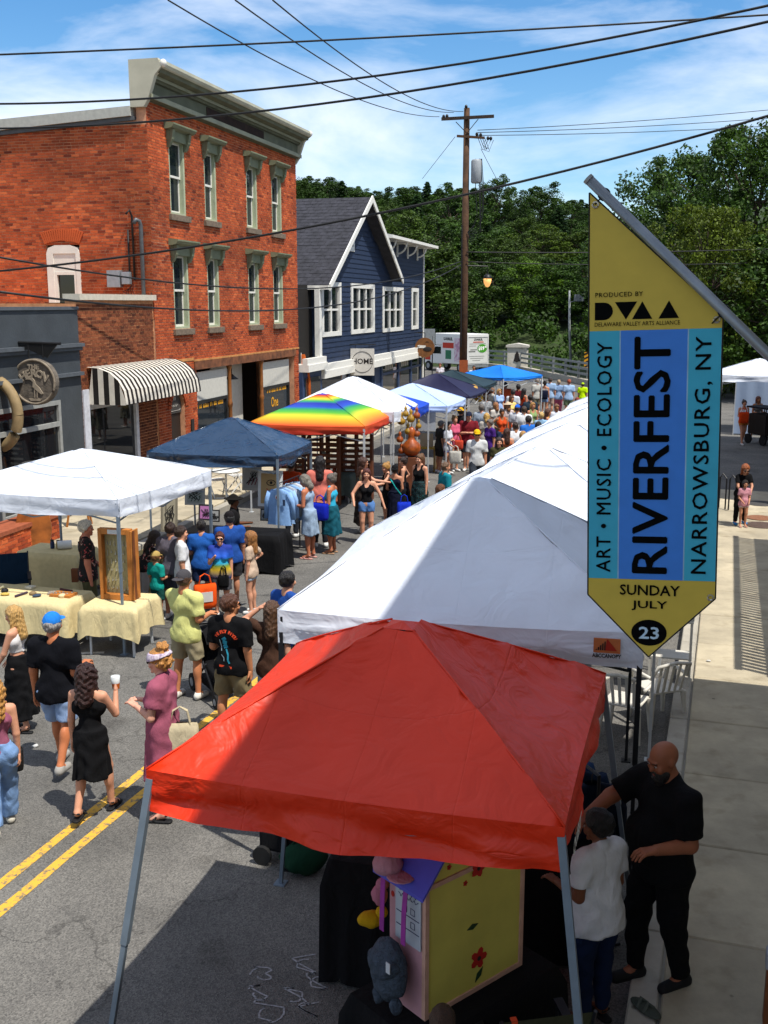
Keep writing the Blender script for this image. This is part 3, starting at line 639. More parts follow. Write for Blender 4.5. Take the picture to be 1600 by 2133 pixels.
d = MB(); d.tube([(-.9, 0, .82), (.62, 0, .80)], .03, 8); d.prism([(-.9, .78), (.55, .78), (.4, .62), (.3, .5), (-.1, .66), (-.9, .70)], 1, -.012, .012); d.tube([(-.13, 0, .5), (-.13, 0, .8)], .02); d.tube([(.2, 0, .5), (.2, 0, .8)], .02); d.build('bracket', mat('black_iron', '#121212', .5), hs)
rc_ = at(-14, 862, pr.y - .5)
rs = thing('ring_sign', 'large tan wooden ring hanging at the grey shop', 'sign', rc_, R(-20))
d = MB(); d.tube([(.62 * math.cos(t), 0, .72 * math.sin(t)) for t in [2 * math.pi * k / 40 for k in range(41)]], .115, 10, cap=False); d.build('ring', mat('tan_ring', '#85714f', .7, var=.2, scale=6), rs, smooth=True)
d = MB(); d.tube([(0, 0, .8), (0, 0, 1.3)], .02); d.build('hanger', mat('black_iron', '#121212'), rs)
# brick planter and step in front
pt = thing('brick_planter', 'low red brick kerb wall along the pavement behind the stalls', 'wall', row(-6.2, -.75), B_RZ)
b = MB(); b.bx(-4.2, 0, -.3, .28, .15, .62); b.build('core', MORT, pt, fix=False)
brick_courses([((-4.2, -.3, 0), (1, 0, 0), (0, -1, 0), 0, 4.2, .16, .62, [], (0, 4.2, .1, .7, 2, .4, 100)), ((0, -.3, 0), (0, 1, 0), (1, 0, 0), 0, .58, .16, .62, [], None)], pt, .205, .062, .012, BRC, 'planter_brick', 100, 3)
b = MB(); b.bx(-4.25, .04, -.34, .3, .62, .70); b.build('coping', mat('brick_cap', '#8a4a30', .9, var=.2), pt)
st = thing('brick_step', 'red brick topped step at the corner beside the cream table', 'step', gp(-5, 1150, .15), B_RZ)
b = MB(); b.bx(-1.6, 1.15, -.2, 1.6, 0, .22); b.build('base', CONC, st)
pm = brick_material('paver_brick', ['#6e3a28', '#8a4a34', '#9b5a40'], False); bme = MB(); bme.bx(-.1, .1, -.05, .05, 0, .03); bme = bme.mesh('brick'); bme.materials.append(pm)
for i in range(12):
    for j in range(15):
        o = bpy.data.objects.new('brick', bme); COL.objects.link(o); o.parent = st; o.location = (-1.45 + i * .212 + (.1 if j % 2 else 0), -.12 + j * .112, .222)
# ================================================================ blue clapboard house
NAVY = mat('navy_clapboard', '#1c2a42', .65, var=.16, scale=3, bump=.25, bscale=18)
bh = thing('blue_house', 'navy blue clapboard house with white trim and dark shingled gable', 'building', row(0, 0), B_RZ)
BW = [(15.25, 17.7, 3.78, 5.72, 2), (19.45, 23.1, 3.78, 5.72, 3), (24.9, 28.9, 3.72, 5.66, 3), (31.1, 32.5, 3.72, 5.68, 1)]
X0, X1, GX0, GX1, GPK = 14.9, 34.0, 15.1, 26.6, 20.9
bhl = [(a, b, c, d) for a, b, c, d, n in BW]
core = MB()
for (xa, xb, za, zb) in split_rects(X0, X1, 2.45, 5.9, bhl): core.bx(xa, xb, .03, .25, za, zb)
core.bx(24.0, X1, .03, .25, 5.9, 8.0); core.prism([(X0, 5.9), (24.0, 5.9), (24.0, 8.0), (GPK, 9.3)], 1, .03, .25)
core.bx(X0, X0 + .2, .25, 9, 2.45, 5.9); core.bx(X1 - .2, X1, .25, 9, .1, 8.0)
core.bx(15.1, X1 - .2, 1.8, 1.9, 2.4, 5.9)
core.build('wall', NAVY, bh, fix=False)
def gable_x(z):           # extent of the wall at a height
    if z < 5.95: return X0, X1
    if z < 7.95:
        t = (z - 5.95) / (9.3 - 5.95); return X0 + (GPK - X0) * t, X1
    t = (z - 5.95) / (9.3 - 5.95); return X0 + (GPK - X0) * t, min(24.0, GPK + (1 - t) * (26.0 - GPK))
pz = 2.62; k = 0; PH = .205
while pz < 9.15:
    xa, xb = gable_x(pz + PH); segs = [(xa, xb)]
    for (a, b, c, d) in bhl + [(18.75, 19.85, 7.2, 8.15)]:
        if c - .12 < pz + PH / 2 < d + .12:
            ns_ = []
            for (p, q) in segs:
                if b + .12 <= p or a - .12 >= q: ns_.append((p, q)); continue
                if a - .12 > p: ns_.append((p, a - .12))
                if b + .12 < q: ns_.append((b + .12, q))
            segs = ns_
    for (p, q) in segs:
        if q - p < .1: continue
        b = MB(); b.prism([(.03, pz), (-.028, pz), (-.002, pz + PH + .02), (.03, pz + PH + .02)], 0, p, q); b.build('plank', NAVY, bh, fix=True)
    pz += PH; k += 1
WT = mat('white_trim', '#d2d0c8', .6, var=.05)
for (a, b, z0, z1, n) in BW:
    w = MB(); w.bx(a - .12, a + .14, -.06, .10, z0 - .1, z1 + .14); w.bx(b - .14, b + .12, -.06, .10, z0 - .1, z1 + .14); w.bx(a + .14, b - .14, -.06, .10, z1 - .06, z1 + .14); w.bx(a + .14, b - .14, -.06, .1, z0 - .10, z0 + .08)
    win = w.build('window', WT, bh)
    iw = (b - a - .28) / n; zm = (z0 + z1) / 2
    for i in range(n):
        xa = a + .14 + i * iw
        mu = MB(); 
        if i: mu.bx(xa - .07, xa + .07, -.03, .07, z0 + .08, z1 - .06)
        mu.bx(xa + .07, xa + iw - .07, -.02, .06, zm - .04, zm + .04); mu.build('mullion', WT, win)
        for (za, zb) in ((z0 + .08, zm - .04), (zm + .04, z1 - .06)):
            p = MB(); p.bx(xa + .07, xa + iw - .07, .03, .04, za, zb); p.build('pane', glass(), win)
            if (i + n) % 2: 
                cu = MB(); pts = [(xa + .1 + iw * .3 * j / 5, .10 + .02 * (j % 2)) for j in range(6)]; cu.add([(x, y, z) for z in (za, zb) for x, y in pts], [(j, j + 1, j + 7, j + 6) for j in range(5)]); cu.build('curtain', cloth('#8d8b80'), win, fix=False)
av = MB(); av.bx(18.78, 18.98, -.07, .04, 7.2, 8.15); av.bx(19.62, 19.82, -.07, .04, 7.2, 8.15); av.bx(18.98, 19.62, -.07, .04, 7.2, 7.4); av.bx(18.98, 19.62, -.07, .04, 8.0, 8.15); avo = av.build('attic_window', WT, bh)
for i in range(3):
    p = MB(); x = 19.04 + i * .19; p.prism([(x, 7.42), (x + .16, 7.42), (x + .16, 7.85), (x + .08, 7.97), (x, 7.85)], 1, -.02, .0); p.build('pane', glass('black_glass', '#050506'), avo)
# gable roof with overhang: slopes of lapped shingles
SHG = mat('slate_shingles', '#2b2b31', .9, var=.4, scale=3.5, bump=.6, bscale=14)
zE, zP, OV = 5.95, 9.62, .55
def roof_slope(xe, ze, xp, zp, y0, y1, rows_, sgn):
    m = MB(); rng = random.Random(21)
    for r in range(rows_):
        t0, t1 = r / rows_, (r + 1.25) / rows_
        xa, za = xe + (xp - xe) * t0, ze + (zp - ze) * t0; xb, zb = xe + (xp - xe) * min(1, t1), ze + (zp - ze) * min(1, t1)
        y = y0 - (0.14 if r % 2 else 0)
        while y < y1:
            ya, yb = max(y, y0), min(y + .285, y1); h = rng.uniform(.012, .03)
            if yb > ya: m.add([(xa, ya, za + h), (xa, yb, za + h), (xb, yb, zb + .004), (xb, ya, zb + .004), (xa, ya, za - .02), (xa, yb, za - .02)], [(0, 1, 2, 3), (0, 4, 5, 1)])
            y += .30
    return m
rb = MB(); rb.prism([(X0 - .35, zE - .25), (GPK, zP - .06), (GX1 + .1, zE + .22), (GX1 + .1, zE + .12), (GPK, zP - .2), (X0 - .35, zE - .38)], 1, -OV, 9.2)
rf = rb.build('roof', SHG, bh)
tag(roof_slope(X0 - .38, zE - .25, GPK, zP - .05, -OV, 9.2, 26, 1).build('shingles', SHG, rf, fix=False), kind='stuff')
tag(roof_slope(GX1 + .1, zE + .22, GPK, zP - .05, -OV, 9.2, 24, -1).build('shingles', SHG, rf, fix=False), kind='stuff')
bg_ = MB()
for (xe, ze) in ((X0 - .38, zE - .33), (GX1 + .12, zE + .14)):
    bg_.beam((xe, -OV - .03, ze), (GPK, -OV - .03, zP - .14), .05, .24, up=(0, 1, 0)) if False else bg_.prism([(xe, ze - .14), (xe, ze + .12), (GPK, zP + .02), (GPK, zP - .26)], 1, -OV - .06, -OV - .003)
bg_.build('bargeboard', WT, bh)
g = MB(); g.bx(X0 - .48, X0 - .34, -OV, 9, zE - .42, zE - .26); g.build('gutter', WT, bh)
# flat right part: projecting eave on brackets
ev = MB(); ev.prism([(-.75, 8.02), (-.75, 8.16), (.3, 8.34), (9, 8.34), (9, 8.0), (.03, 8.0)], 0, 23.9, X1 + .5); ev.build('eave', WT, bh)
for x in (25.3, 27.6, 29.9, 32.2):
    b = MB(); b.tube([(x, -.04, 7.45)] + [(x, -.04 - .5 * math.sin(t), 7.95 - .5 * math.cos(t) * 1.0) for t in [k * .3 for k in range(1, 6)]], .045, 6); b.bx(x - .05, x + .05, -.6, -.03, 7.92, 8.0); b.bx(x - .05, x + .05, -.10, -.03, 7.3, 7.92); b.build('bracket', WT, bh)
tr = MB(); tr.bx(X0 - .04, X0 + .14, -.06, .0, 2.5, 5.9); tr.bx(X1 - .14, X1 + .04, -.06, .0, .15, 8.0); tr.build('corner_board', WT, bh)
bd = MB(); bd.bx(X0 - .1, X1, -.22, .05, 2.36, 2.62); bd.bx(X0 - .1, X1, -.26, .05, 2.06, 2.36); bd.build('fascia', WT, bh)
# ground floor shop front
NV2 = mat('navy_joinery', '#2a3c5c', .55, var=.12)
sf = MB()
for x in (15.0, 19.2, 23.6, 24.9, 28.4, 31.3, 33.8): sf.bx(x, x + .22, .05, .2, .15, 2.06)
for (a, b) in ((15.22, 19.2), (25.12, 28.4), (28.62, 31.3), (31.52, 33.8)): sf.bx(a, b, .05, .2, .15, .6); sf.bx(a, b, .06, .18, 1.5, 1.62)
sfo = sf.build('shop_front', NV2, bh)
for (a, b) in ((15.22, 19.2), (25.12, 28.4), (28.62, 31.3), (31.52, 33.8)):
    for (za, zb) in ((.6, 1.5), (1.62, 2.06)):
        p = MB(); p.bx(a, b, .11, .12, za, zb); p.build('pane', glass('shop_glass'), sfo)
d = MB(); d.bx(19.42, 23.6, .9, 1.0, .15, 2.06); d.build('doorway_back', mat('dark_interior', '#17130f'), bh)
d = MB(); d.bx(23.82, 24.9, .12, .2, .15, 2.06); dd = d.build('door', NV2, bh)
for (t, x) in (('CAFE', 26.6), ('BAR', 30.0)):
    me = MB()
    for i in range(4): me.bx(x - .8 + i * .42, x - .48 + i * .42, .10, .108, 1.72, 1.98)
    me.build('window_lettering', mat('sign_white', '#8f8c86'), bh)
# recessed porch between brick building and blue house
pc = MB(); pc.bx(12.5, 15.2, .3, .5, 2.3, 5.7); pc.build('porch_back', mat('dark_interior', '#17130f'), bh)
pc = MB(); pc.bx(12.5, X0 + .0, -.35, .3, 2.45, 2.72); pc.bx(12.5, X0, -.3, -.1, 2.72, 2.95); pc.bx(14.35, 14.65, -.2, 0, 2.95, 5.6); pc.build('porch_trim', WT, bh)
pc = MB(); pc.bx(12.5, 14.9, -.1, .2, .15, 2.45); pc.build('porch_wall', NV2, bh)
pc = MB(); pc.bx(12.75, 14.6, -.13, -.1, .9, 2.2); pc.build('pane', glass('shop_glass'), bh)
# hanging signs of the blue house
hp = at(755, 754, 46.4)
hm = thing('shop_sign', 'square white sign reading HOME in a thin ring', 'sign', hp, R(-8))
b = MB(); b.bx(-.52, .52, -.025, .025, -.58, .58); b.build('board', mat('sign_cream', '#c8c3ba', .7, var=.06), hm)
b = MB(); b.tube([(.45 * math.cos(t), -.03, .45 * math.sin(t)) for t in [2 * math.pi * k / 40 for k in range(41)]], .010, 5, cap=False); b.build('ring', mat('sign_black', '#26211f', .8), hm)
lettering('HOME', .33, mat('sign_black', '#26211f'), hm, (0, -.03, 0.02), (R(90), 0, 0), bold=.006)
b = MB(); b.tube([(-.62, 0, .75), (.6, .0, .75)], .02); b.tube([(-.3, 0, .55), (-.3, 0, .75)], .01); b.tube([(.3, 0, .55), (.3, 0, .75)], .01); b.build('bracket', mat('black_iron', '#121212'), hm)
rp_ = at(885, 724, 58.6)
rs = thing('round_sign', 'round brown wooden sign by the corner of the blue house', 'sign', rp_, R(-6))
b = MB(); n = 32; Rr = .54; b.prism([(Rr * math.cos(2 * math.pi * i / n), Rr * math.sin(2 * math.pi * i / n)) for i in range(n)], 1, -.04, .04); b.build('board', mat('brown_board', '#6e4520', .7, var=.25, scale=6), rs)
b = MB(); b.bx(-.35, .05, -.055, -.04, -.02, .12); b.tube([(-.4, -.05, -.05), (-.38, -.05, .08), (-.28, -.05, .12)], .03); b.build('cup_emblem', WT, rs); b = MB(); b.ball((.15, -.05, -.08), .24, .02, .13); b.tube([(.05 + .08 * i, -.05, .3 + .05 * (i % 2)) for i in range(3)], .01); b.build('dark_emblem', mat('sign_black', '#26211f'), rs)
b = MB(); b.tube([(0, .0, .5), (0, .0, .8)], .015); b.tube([(-.0, 0, .8), (-.9, .25, .8)], .02); b.build('bracket', mat('black_iron', '#121212'), rs)
fb = at(628, 790, row(13.3, -.6).y)
ff = thing('feather_flag', 'narrow orange upright flag beside the brick building', 'flag', (fb.x, fb.y, .15), R(-10))
b = MB(); b.tube([(0, 0, 0), (0, 0, 3.0)], .015); b.build('pole', WT, ff)
b = MB(); vs = []
for i in range(9):
    z = .4 + 2.55 * i / 8; w = .30 * math.sin(math.pi * (i + .6) / 9.2) + .08; vs += [(0.02, -.02, z), (w, .03 * math.sin(i), z)]
b.add(vs, [(2 * i, 2 * i + 1, 2 * i + 3, 2 * i + 2) for i in range(8)]); b.build('cloth', cloth('#c9632a'), ff, smooth=True, fix=False)
b = MB(); b.tube([(.22 + .07 * math.cos(t), -.03, .95 + .1 * math.sin(t)) for t in [k * .6 for k in range(11)]], .02, 5); b.build('printed_ring', WT, ff)

# ================================================================ utility pole, lamp, wires
PX = at(965, 760, 50); PB = Vector((PX.x, 50.0, 0))
PW = mat('pole_wood', '#46301f', .9, var=.4, scale=3, bump=.6, bscale=12)
up = thing('utility_pole', 'tall brown wooden utility pole with crossarms and transformer', 'utility pole', PB)
b = MB(); b.tube([(0, 0, -.3), (0.0, 0, 6), (.0, 0, 13.6)], [.19, .17, .13], 12); b.build('pole', PW, up, smooth=True)
b = MB(); b.beam((-1.15, -.2, 13.10), (1.2, -.2, 13.22), .11, .13); b.beam((-.5, -.2, 12.98), (0, -.16, 12.5), .03); b.beam((.5, -.2, 13.1), (0, -.16, 12.5), .03); b.build('crossarm', mat('dark_arm', '#2c2119', .9, var=.3), up)
b = MB(); b.beam((-.45, -.18, 12.38), (.8, -.2, 12.30), .10, .10); b.build('crossarm', PW, up)
b = MB()
for (x, z) in ((-1.05, 13.2), (-.9, 13.22), (.45, 12.45), (.62, 12.42), (.95, 12.28), (1.08, 12.27), (-.05, 13.62)): b.ball((x, -.2, z), .07, .07, .09, 8, 6)
b.build('insulators', mat('insulator', '#14100e', .3), up, smooth=True)
b = MB(); b.lathe([(.02, 1.05), (.2, 1.02), (.24, .95), (.24, .05), (.2, 0)], (.46, -.12, 10.35), 16); b.build('transformer', mat('transformer_grey', '#8b8f92', .5, var=.1), up, smooth=True)
b = MB(); rng = random.Random(2)
for i in range(6):
    x0 = .5 + rng.uniform(-.1, .2); pts = [(x0, -.2, 11.4), (x0 + .12 * rng.random(), -.25, 10), (x0 + .1, -.25, 9.2 - .2 * i), (.3, -.22, 8.4 - .15 * i), (.1, -.18, 8.2)]
    b.tube(pts, .018, 5)
for i in range(4): b.tube([(.5 + .1 * i, -.2, 12.3), (.7 + .1 * i, -.25, 11.8), (1.0 - .1 * i, -.25, 11.7 + .1 * i), (1.2 - .12 * i, -.2, 12.2)], .014, 5)
b.tube([(-.13, -.15, 3), (-.16, -.16, 8.5)], .03, 6)
b.build('drop_cables', mat('black_cable', '#161616'), up)
b = MB(); b.bx(-.2, .2, -.22, -.17, 1.2, 2.4); b.build('orange_sleeve', mat('orange_sleeve', '#8a4420', .8), up)
b = MB(); b.bx(-.16, .18, -.24, -.18, .3, 1.2); b.build('meter', mat('galvanised', '#8d9296'), up)
lp = at(1015, 588, 50); lx = lp.x - PB.x; lz = lp.z
b = MB(); b.tube([(0, -.1, lz + .75), (lx, -.1, lz + .72), (lx, -.1, lz + .35)], .03, 6); b.build('lamp_arm', mat('black_iron', '#121212'), up)
b = MB(); b.lathe([(.03, .38), (.16, .30), (.2, .2), (.2, .17)], (lx, -.1, lz), 12); b.build('lamp_cap', mat('black_iron', '#121212'), up, smooth=True)
b = MB(); b.lathe([(.19, .18), (.17, -.02), (.10, -.17), (.04, -.22)], (lx, -.1, lz), 12); b.build('lamp_globe', emit('lamp_globe', '#e8a860', .7), up, smooth=True)
# far floodlight post
q = gp(1190, 772, 0); fl = thing('light_post', 'thin grey metal post with a floodlight before the trees', 'lamp post', (q.x, q.y, -.2))
zt = at(1180, 605, q.y).z
b = MB(); b.tube([(0, 0, 0), (-.25, 0, zt * .6), (-.32, 0, zt + .2)], [.11, .09, .07], 10); b.build('post', mat('grey_post', '#8e9291', .6), fl, smooth=True)
b = MB(); b.tube([(-.3, 0, zt - .7), (.1, 0, zt - .55)], .035, 6); b.bx(.05, .75, -.18, .14, zt - .6, zt - .1); b.build('floodlight', mat('flood_grey', '#6f7477', .5), fl, bevel=.03)
# overhead wires: each span is a thing
WIRE = mat('black_cable', '#161616', .6)
def wire(a, b, sag, r, lab, name='overhead_wire', twist=0.0):
    a, b = Vector(a), Vector(b); n = 26; m = MB(); pts = []
    for i in range(n + 1):
        t = i / n; p = a.lerp(b, t); p.z -= sag * 4 * t * (1 - t); pts.append(p)
    m.tube(pts, r, 6)
    if twist:
        q = []
        for i in range(n * 4 + 1):
            t = i / (n * 4); p = a.lerp(b, t); p.z -= sag * 4 * t * (1 - t); q.append(p + Vector((0, twist * math.cos(t * 90), twist * math.sin(t * 90))))
        m.tube(q, r * .7, 5)
    return tag(m.build(name, WIRE, smooth=True, fix=False), lab, 'wire', 'overhead wires')
def W(p, q, Yp, Yq, sag, r, lab, over=.35, tw=0.0):
    a, b = at(*p, Yp), at(*q, Yq); d = b - a
    return wire(a - d * over, b + d * over, sag, r, lab, twist=tw)
W((0, 15), (1120, 0), 15, 17, -.35, .014, 'topmost twisted black cable along the upper edge of the sky', tw=.018)
W((0, 108), (1430, 36), 15, 15, .06, .013, 'thick black cable passing just above the brick cornice', .25)
W((0, 178), (1425, 0), 15, 12, .42, .014, 'thick black cable crossing the near end of the cornice', .25)
W((0, 234), (1580, 3), 15, 11, .42, .014, 'lowest of the black cables rising over the brick cornice', .2)
W((0, 530), (1600, 200), 14, 12, .42, .015, 'heavy black cable slanting across brick building, pole and sky', .2)
W((0, 536), (960, 545), 22, 49.8, .9, .022, 'grey cable sagging past the lower brick windows to the pole', 0)
W((0, 608), (960, 552), 18, 49.8, 1.0, .022, 'dark cable passing under the lower brick windows to the pole', 0)
W((350, 0), (915, 243), 20, 49.8, .5, .014, 'thin leftmost of three wires running up from the pole top', 0)
W((490, 0), (945, 234), 20, 49.8, .5, .014, 'thin middle of three wires running up from the pole top', 0)
W((568, 0), (965, 232), 20, 49.8, .5, .014, 'thin rightmost of three wires running up from the pole top', 0)
for (y0, y1, k) in ((271, 225, 'uppermost'), (276, 243, 'middle'), (282, 260, 'lowest')):
    W((995, y0), (1640, y1), 49.8, 55, .1, .016, k + ' of three thin wires leaving the pole crossarm over the trees', .0)
W((972, 525), (1640, 517), 49.8, 56, .1, .028, 'pale grey cable from the pole across the dark trees', 0)
W((972, 545), (1640, 545), 49.8, 56, .15, .022, 'black cable just beneath the pale one across the trees', 0)
W((948, 285), (880, 372), 49.8, 62, 0, .012, 'thin stay wire slanting down from the crossarm to the trees', 0)
W((1002, 310), (1075, 440), 49.8, 60, .1, .012, 'thin wire dropping from the pole with a black insulator', 0)

# ================================================================ removal truck
tq = gp(972, 778, 0); TW, TL, THt = 1.95, 3.1, 2.2
tk = thing('moving_truck', 'white rental box truck with green price burst on its rear door', 'truck', (tq.x, tq.y, 0), R(33))
WPT = mat('truck_white', '#d5d5d2', .4, var=.04)
# local: rear face at y=0, truck points to +y ; x to the right
b = MB(); b.bx(0, TW, 0, TL, .62, .62 + THt); b.bx(0.05, TW - .05, TL, TL + .9, 1.95, .62 + THt); b.build('box_body', WPT, tk, bevel=.04)
b = MB(); b.bx(.08, TW - .08, -.02, -.003, .72, 2.58); rdr = b.build('rear_door', mat('door_white', '#c9cac6', .5, var=.05), tk)
b = MB()
for z in (2.60,): b.bx(0, TW, -.05, -.003, z, 2.80)
b.bx(0, .07, -.05, -.003, .62, 2.6); b.bx(TW - .07, TW, -.05, -.003, .62, 2.6); b.build('door_frame', WPT, tk)
lettering('U-HAUL', .22, mat('truck_black', '#1b1b1f', .5), tk, (TW * .52, -.03, 2.42), (R(90), 0, 0), bold=.01)
b = MB(); b.bx(.55, 1.5, -.028, -.021, 2.20, 2.28); b.build('red_strip', flat('#b8503c'), tk)
b = MB(); pts = []
for i in range(40):
    t = 2 * math.pi * i / 40; r = .36 if i % 2 else .46; pts.append((1.38 + r * 1.05 * math.cos(t), 1.78 + r * .75 * math.sin(t)))
b.prism(pts, 1, -.034, -.022); b.build('green_burst', mat('burst_green', '#3f8f1e', .5, var=.2), tk)
lettering('$19', .34, mat('door_white2', '#eeeeea', .5), tk, (1.30, -.04, 1.78), (R(90), 0, 0), bold=.02); lettering('95', .17, mat('door_white2'), tk, (1.68, -.04, 1.87), (R(90), 0, 0), bold=.01)
b = MB()
for i, (x0, x1, z) in enumerate(((.2, 1.7, 2.1), (.2, .8, 1.95), (.2, 1.6, 1.2), (.3, 1.5, 1.05), (.5, 1.2, .9))): b.bx(x0, x1, -.026, -.021, z, z + .03)
b.bx(.15, .75, -.026, -.021, 1.52, 1.6); b.bx(.3, .9, -.026, -.021, 1.66, 1.72); b.build('small_print', flat('#5b5b58'), tk)
b = MB(); b.bx(-.02, -.003, TL - 1.5, TL - .15, 1.75, 2.15); b.build('red_panel', mat('panel_red', '#b32a12', .5), tk)
lettering('U-HAUL', .30, mat('truck_black'), tk, (-.012, TL - .8, 2.42), (R(90), 0, R(-90)), bold=.015)
b = MB(); b.bx(-.018, -.003, TL - 1.2, TL - .5, .95, 1.6); b.build('green_tree_emblem', mat('emblem_green', '#1f6b48', .5, var=.3, scale=6), tk)
b = MB(); b.bx(-.018, -.003, .3, TL - 1.6, .8, 2.5); b.build('mural', ramp_mat('truck_mural', [(0, '#4d4a66'), (.4, '#b98fa3'), (.55, '#cfc3c9'), (1, '#6b5a86')], kind='noise', scale=2.2, dist=1.5), tk)
cb = MB(); cb.prism([(TL + .02, .55), (TL + 2.3, .55), (TL + 2.35, 1.15), (TL + 1.5, 1.25), (TL + .95, 1.93), (TL + .02, 1.93)], 0, .08, TW - .08); cb.build('cab', WPT, tk, bevel=.05)
cb = MB(); cb.prism([(TL + .2, 1.3), (TL + 1.3, 1.3), (TL + .9, 1.82), (TL + .2, 1.82)], 0, .06, .082); cb.build('side_window', glass('shop_glass'), tk)
cb = MB(); cb.bx(-.05, .06, TL + 1.0, TL + 1.2, 1.35, 1.75); cb.build('mirror', mat('black_iron', '#121212'), tk)
cb = MB(); cb.bx(.05, .082, TL + 1.55, TL + 2.2, .8, 1.1); cb.build('red_wing_panel', mat('panel_red', '#b32a12'), tk)
for (x, y) in ((.12, TL + 1.75), (TW - .12, TL + 1.75), (.15, .9), (TW - .15, .9)):
    w = MB(); n = 20
    w.prism([(y + .36 * math.cos(2 * math.pi * i / n), .36 + .36 * math.sin(2 * math.pi * i / n)) for i in range(n)], 0, x - .11, x + .11); wo = w.build('wheel', mat('tyre', '#141414', .9), tk)
    w = MB(); w.prism([(y + .2 * math.cos(2 * math.pi * i / n), .36 + .2 * math.sin(2 * math.pi * i / n)) for i in range(n)], 0, x - .12, x + .12); w.build('rim', mat('galvanised', '#8d9296'), wo)
w = MB(); w.bx(.05, TW - .05, -.12, .02, .42, .58); w.build('bumper', mat('galvanised', '#8d9296'), tk)

# ================================================================ bridge parapet with rails, monument pier
RA, RB = gp(870, 752, 0), gp(1085, 772, 0); RC = gp(1300, 818, 0)
GALV = mat('rail_grey', '#83888a', .5, var=.12, metal=.3)
def guard_rail(a, b, nseg, lab):
    a, b = Vector(a), Vector(b); d = b - a; ln_ = d.length; t = thing('bridge_railing', lab, 'railing', a, math.atan2(d.y, d.x), 'bridge railings')
    k = MB(); k.bx(0, ln_, -.25, .25, -.1, .32); k.build('concrete_kerb', KERB, t)
    for i in range(nseg + 1):
        p = MB(); x = ln_ * i / nseg; p.bx(x - .06, x + .06, -.07, .07, .32, 1.42); p.build('post', GALV, t)
    for z in (.58, .92, 1.26):
        r = MB(); r.bx(0, ln_, -.13, -.075, z, z + .14); r.build('rail', GALV, t)
guard_rail(RA, RB, 7, 'grey three-rail bridge railing behind the white truck'); guard_rail(RB, RC, 8, 'grey three-rail bridge railing beyond the blue canopy')
mp_ = gp(1077, 772, 0); mo = thing('stone_pier', 'pale concrete pier with dark bell emblem between bridge railings', 'pier', mp_, R(-12))
b = MB(); b.bx(-.75, .75, -.3, .9, -.1, 1.75); b.build('block', concrete('pier_concrete', '#b5b0a4', '#cfcabf'), mo, bevel=.04)
b = MB(); b.prism([(-.85, 1.75), (.85, 1.75), (.85, 1.9), (0, 2.05), (-.85, 1.9)], 1, -.4, 1.0); b.build('cap', concrete('pier_concrete', '', ''), mo)
b = MB(); b.prism([(-.1, .7), (.0, .62), (.1, .7), (.26, .75), (.16, 1.0), (.14, 1.25), (.05, 1.4), (.0, 1.5), (-.05, 1.4), (-.14, 1.25), (-.16, 1.0), (-.26, .75)], 1, -.34, -.302); b.build('emblem', mat('sign_black', '#26211f'), mo)
cq = gp(1222, 800, 0); cs = thing('warning_sign', 'yellow road sign with black diagonal stripes at bridge end', 'road sign', cq, R(-14))
b = MB(); b.tube([(0, 0, 0), (0, 0, 1.2)], .03); b.build('post', GALV, cs)
b = MB(); b.bx(-.2, .2, -.02, 0, .95, 2.0); b.build('plate', mat('sign_yellow', '#d99a10', .5), cs)
b = MB()
for i in range(4): z = .98 + i * .27; b.prism([(-.2, z), (.2, z + .2), (.2, z + .32), (-.2, z + .12)], 1, -.026, -.021)
b.build('stripes', mat('sign_black', '#26211f'), cs)
q = gp(892, 800, 0); q = Vector((q.x, q.y, 0)); bs = thing('street_sign', 'grey back of a road sign on two posts by the blue house', 'road sign', q, R(5))
zz = at(890, 700, q.y).z
b = MB(); b.tube([(-.25, 0, 0), (-.25, 0, zz)], .035); b.tube([(.25, 0, 0), (.25, 0, zz)], .035); b.build('post', mat('black_iron', '#121212'), bs)
b = MB(); b.bx(-.4, .4, -.03, 0, zz - .6, zz + .45); b.build('plate', GALV, bs)
# far bank mown strip
b = MB(); c = at(1200, 742, 110); b.add([(c.x - 9, 104, c.z - 2.0), (c.x + 14, 104, c.z - 2.0), (c.x + 16, 124, c.z + .6), (c.x - 8, 124, c.z + .6)], [(0, 1, 2, 3)]); struct(b.build('grass_bank', mat('mown_grass', '#6f8a2a', .95, var=.25, scale=2), fix=False))
# ================================================================ trees
def leaf_material(key, dark, light, tint=True):
    m = bpy.data.materials.new(key); m.use_nodes = True; nt, N, L, b = nodes(m)
    a = N('ShaderNodeAttribute'); a.attribute_name = 'shade'; oi = N('ShaderNodeObjectInfo')
    rp = N('ShaderNodeValToRGB'); e = rp.color_ramp.elements; e[0].color = C(dark); e[1].color = C(light); L(a.outputs['Fac'], rp.inputs[0])
    mu = N('ShaderNodeMixRGB'); mu.blend_type = 'MULTIPLY'; mu.inputs[0].default_value = 1; L(rp.outputs[0], mu.inputs[1]); L(oi.outputs['Color'], mu.inputs[2])
    b.inputs['Roughness'].default_value = .6; b.inputs['Specular IOR Level'].default_value = .25; L(mu.outputs[0], b.inputs['Base Color'])
    tr = N('ShaderNodeBsdfTranslucent'); L(mu.outputs[0], tr.inputs['Color']); mx = N('ShaderNodeMixShader'); mx.inputs[0].default_value = .28
    out = nt.nodes['Material Output']; L(b.outputs[0], mx.inputs[1]); L(tr.outputs[0], mx.inputs[2]); L(mx.outputs[0], out.inputs[0]); return m
LEAF = leaf_material('broad_leaves', '#18240b', '#4e671f'); NEED = leaf_material('needles', '#16250f', '#3f5a2a')
BARK = mat('bark', '#3f352b', .95, var=.35, scale=4, bump=.6, bscale=20)
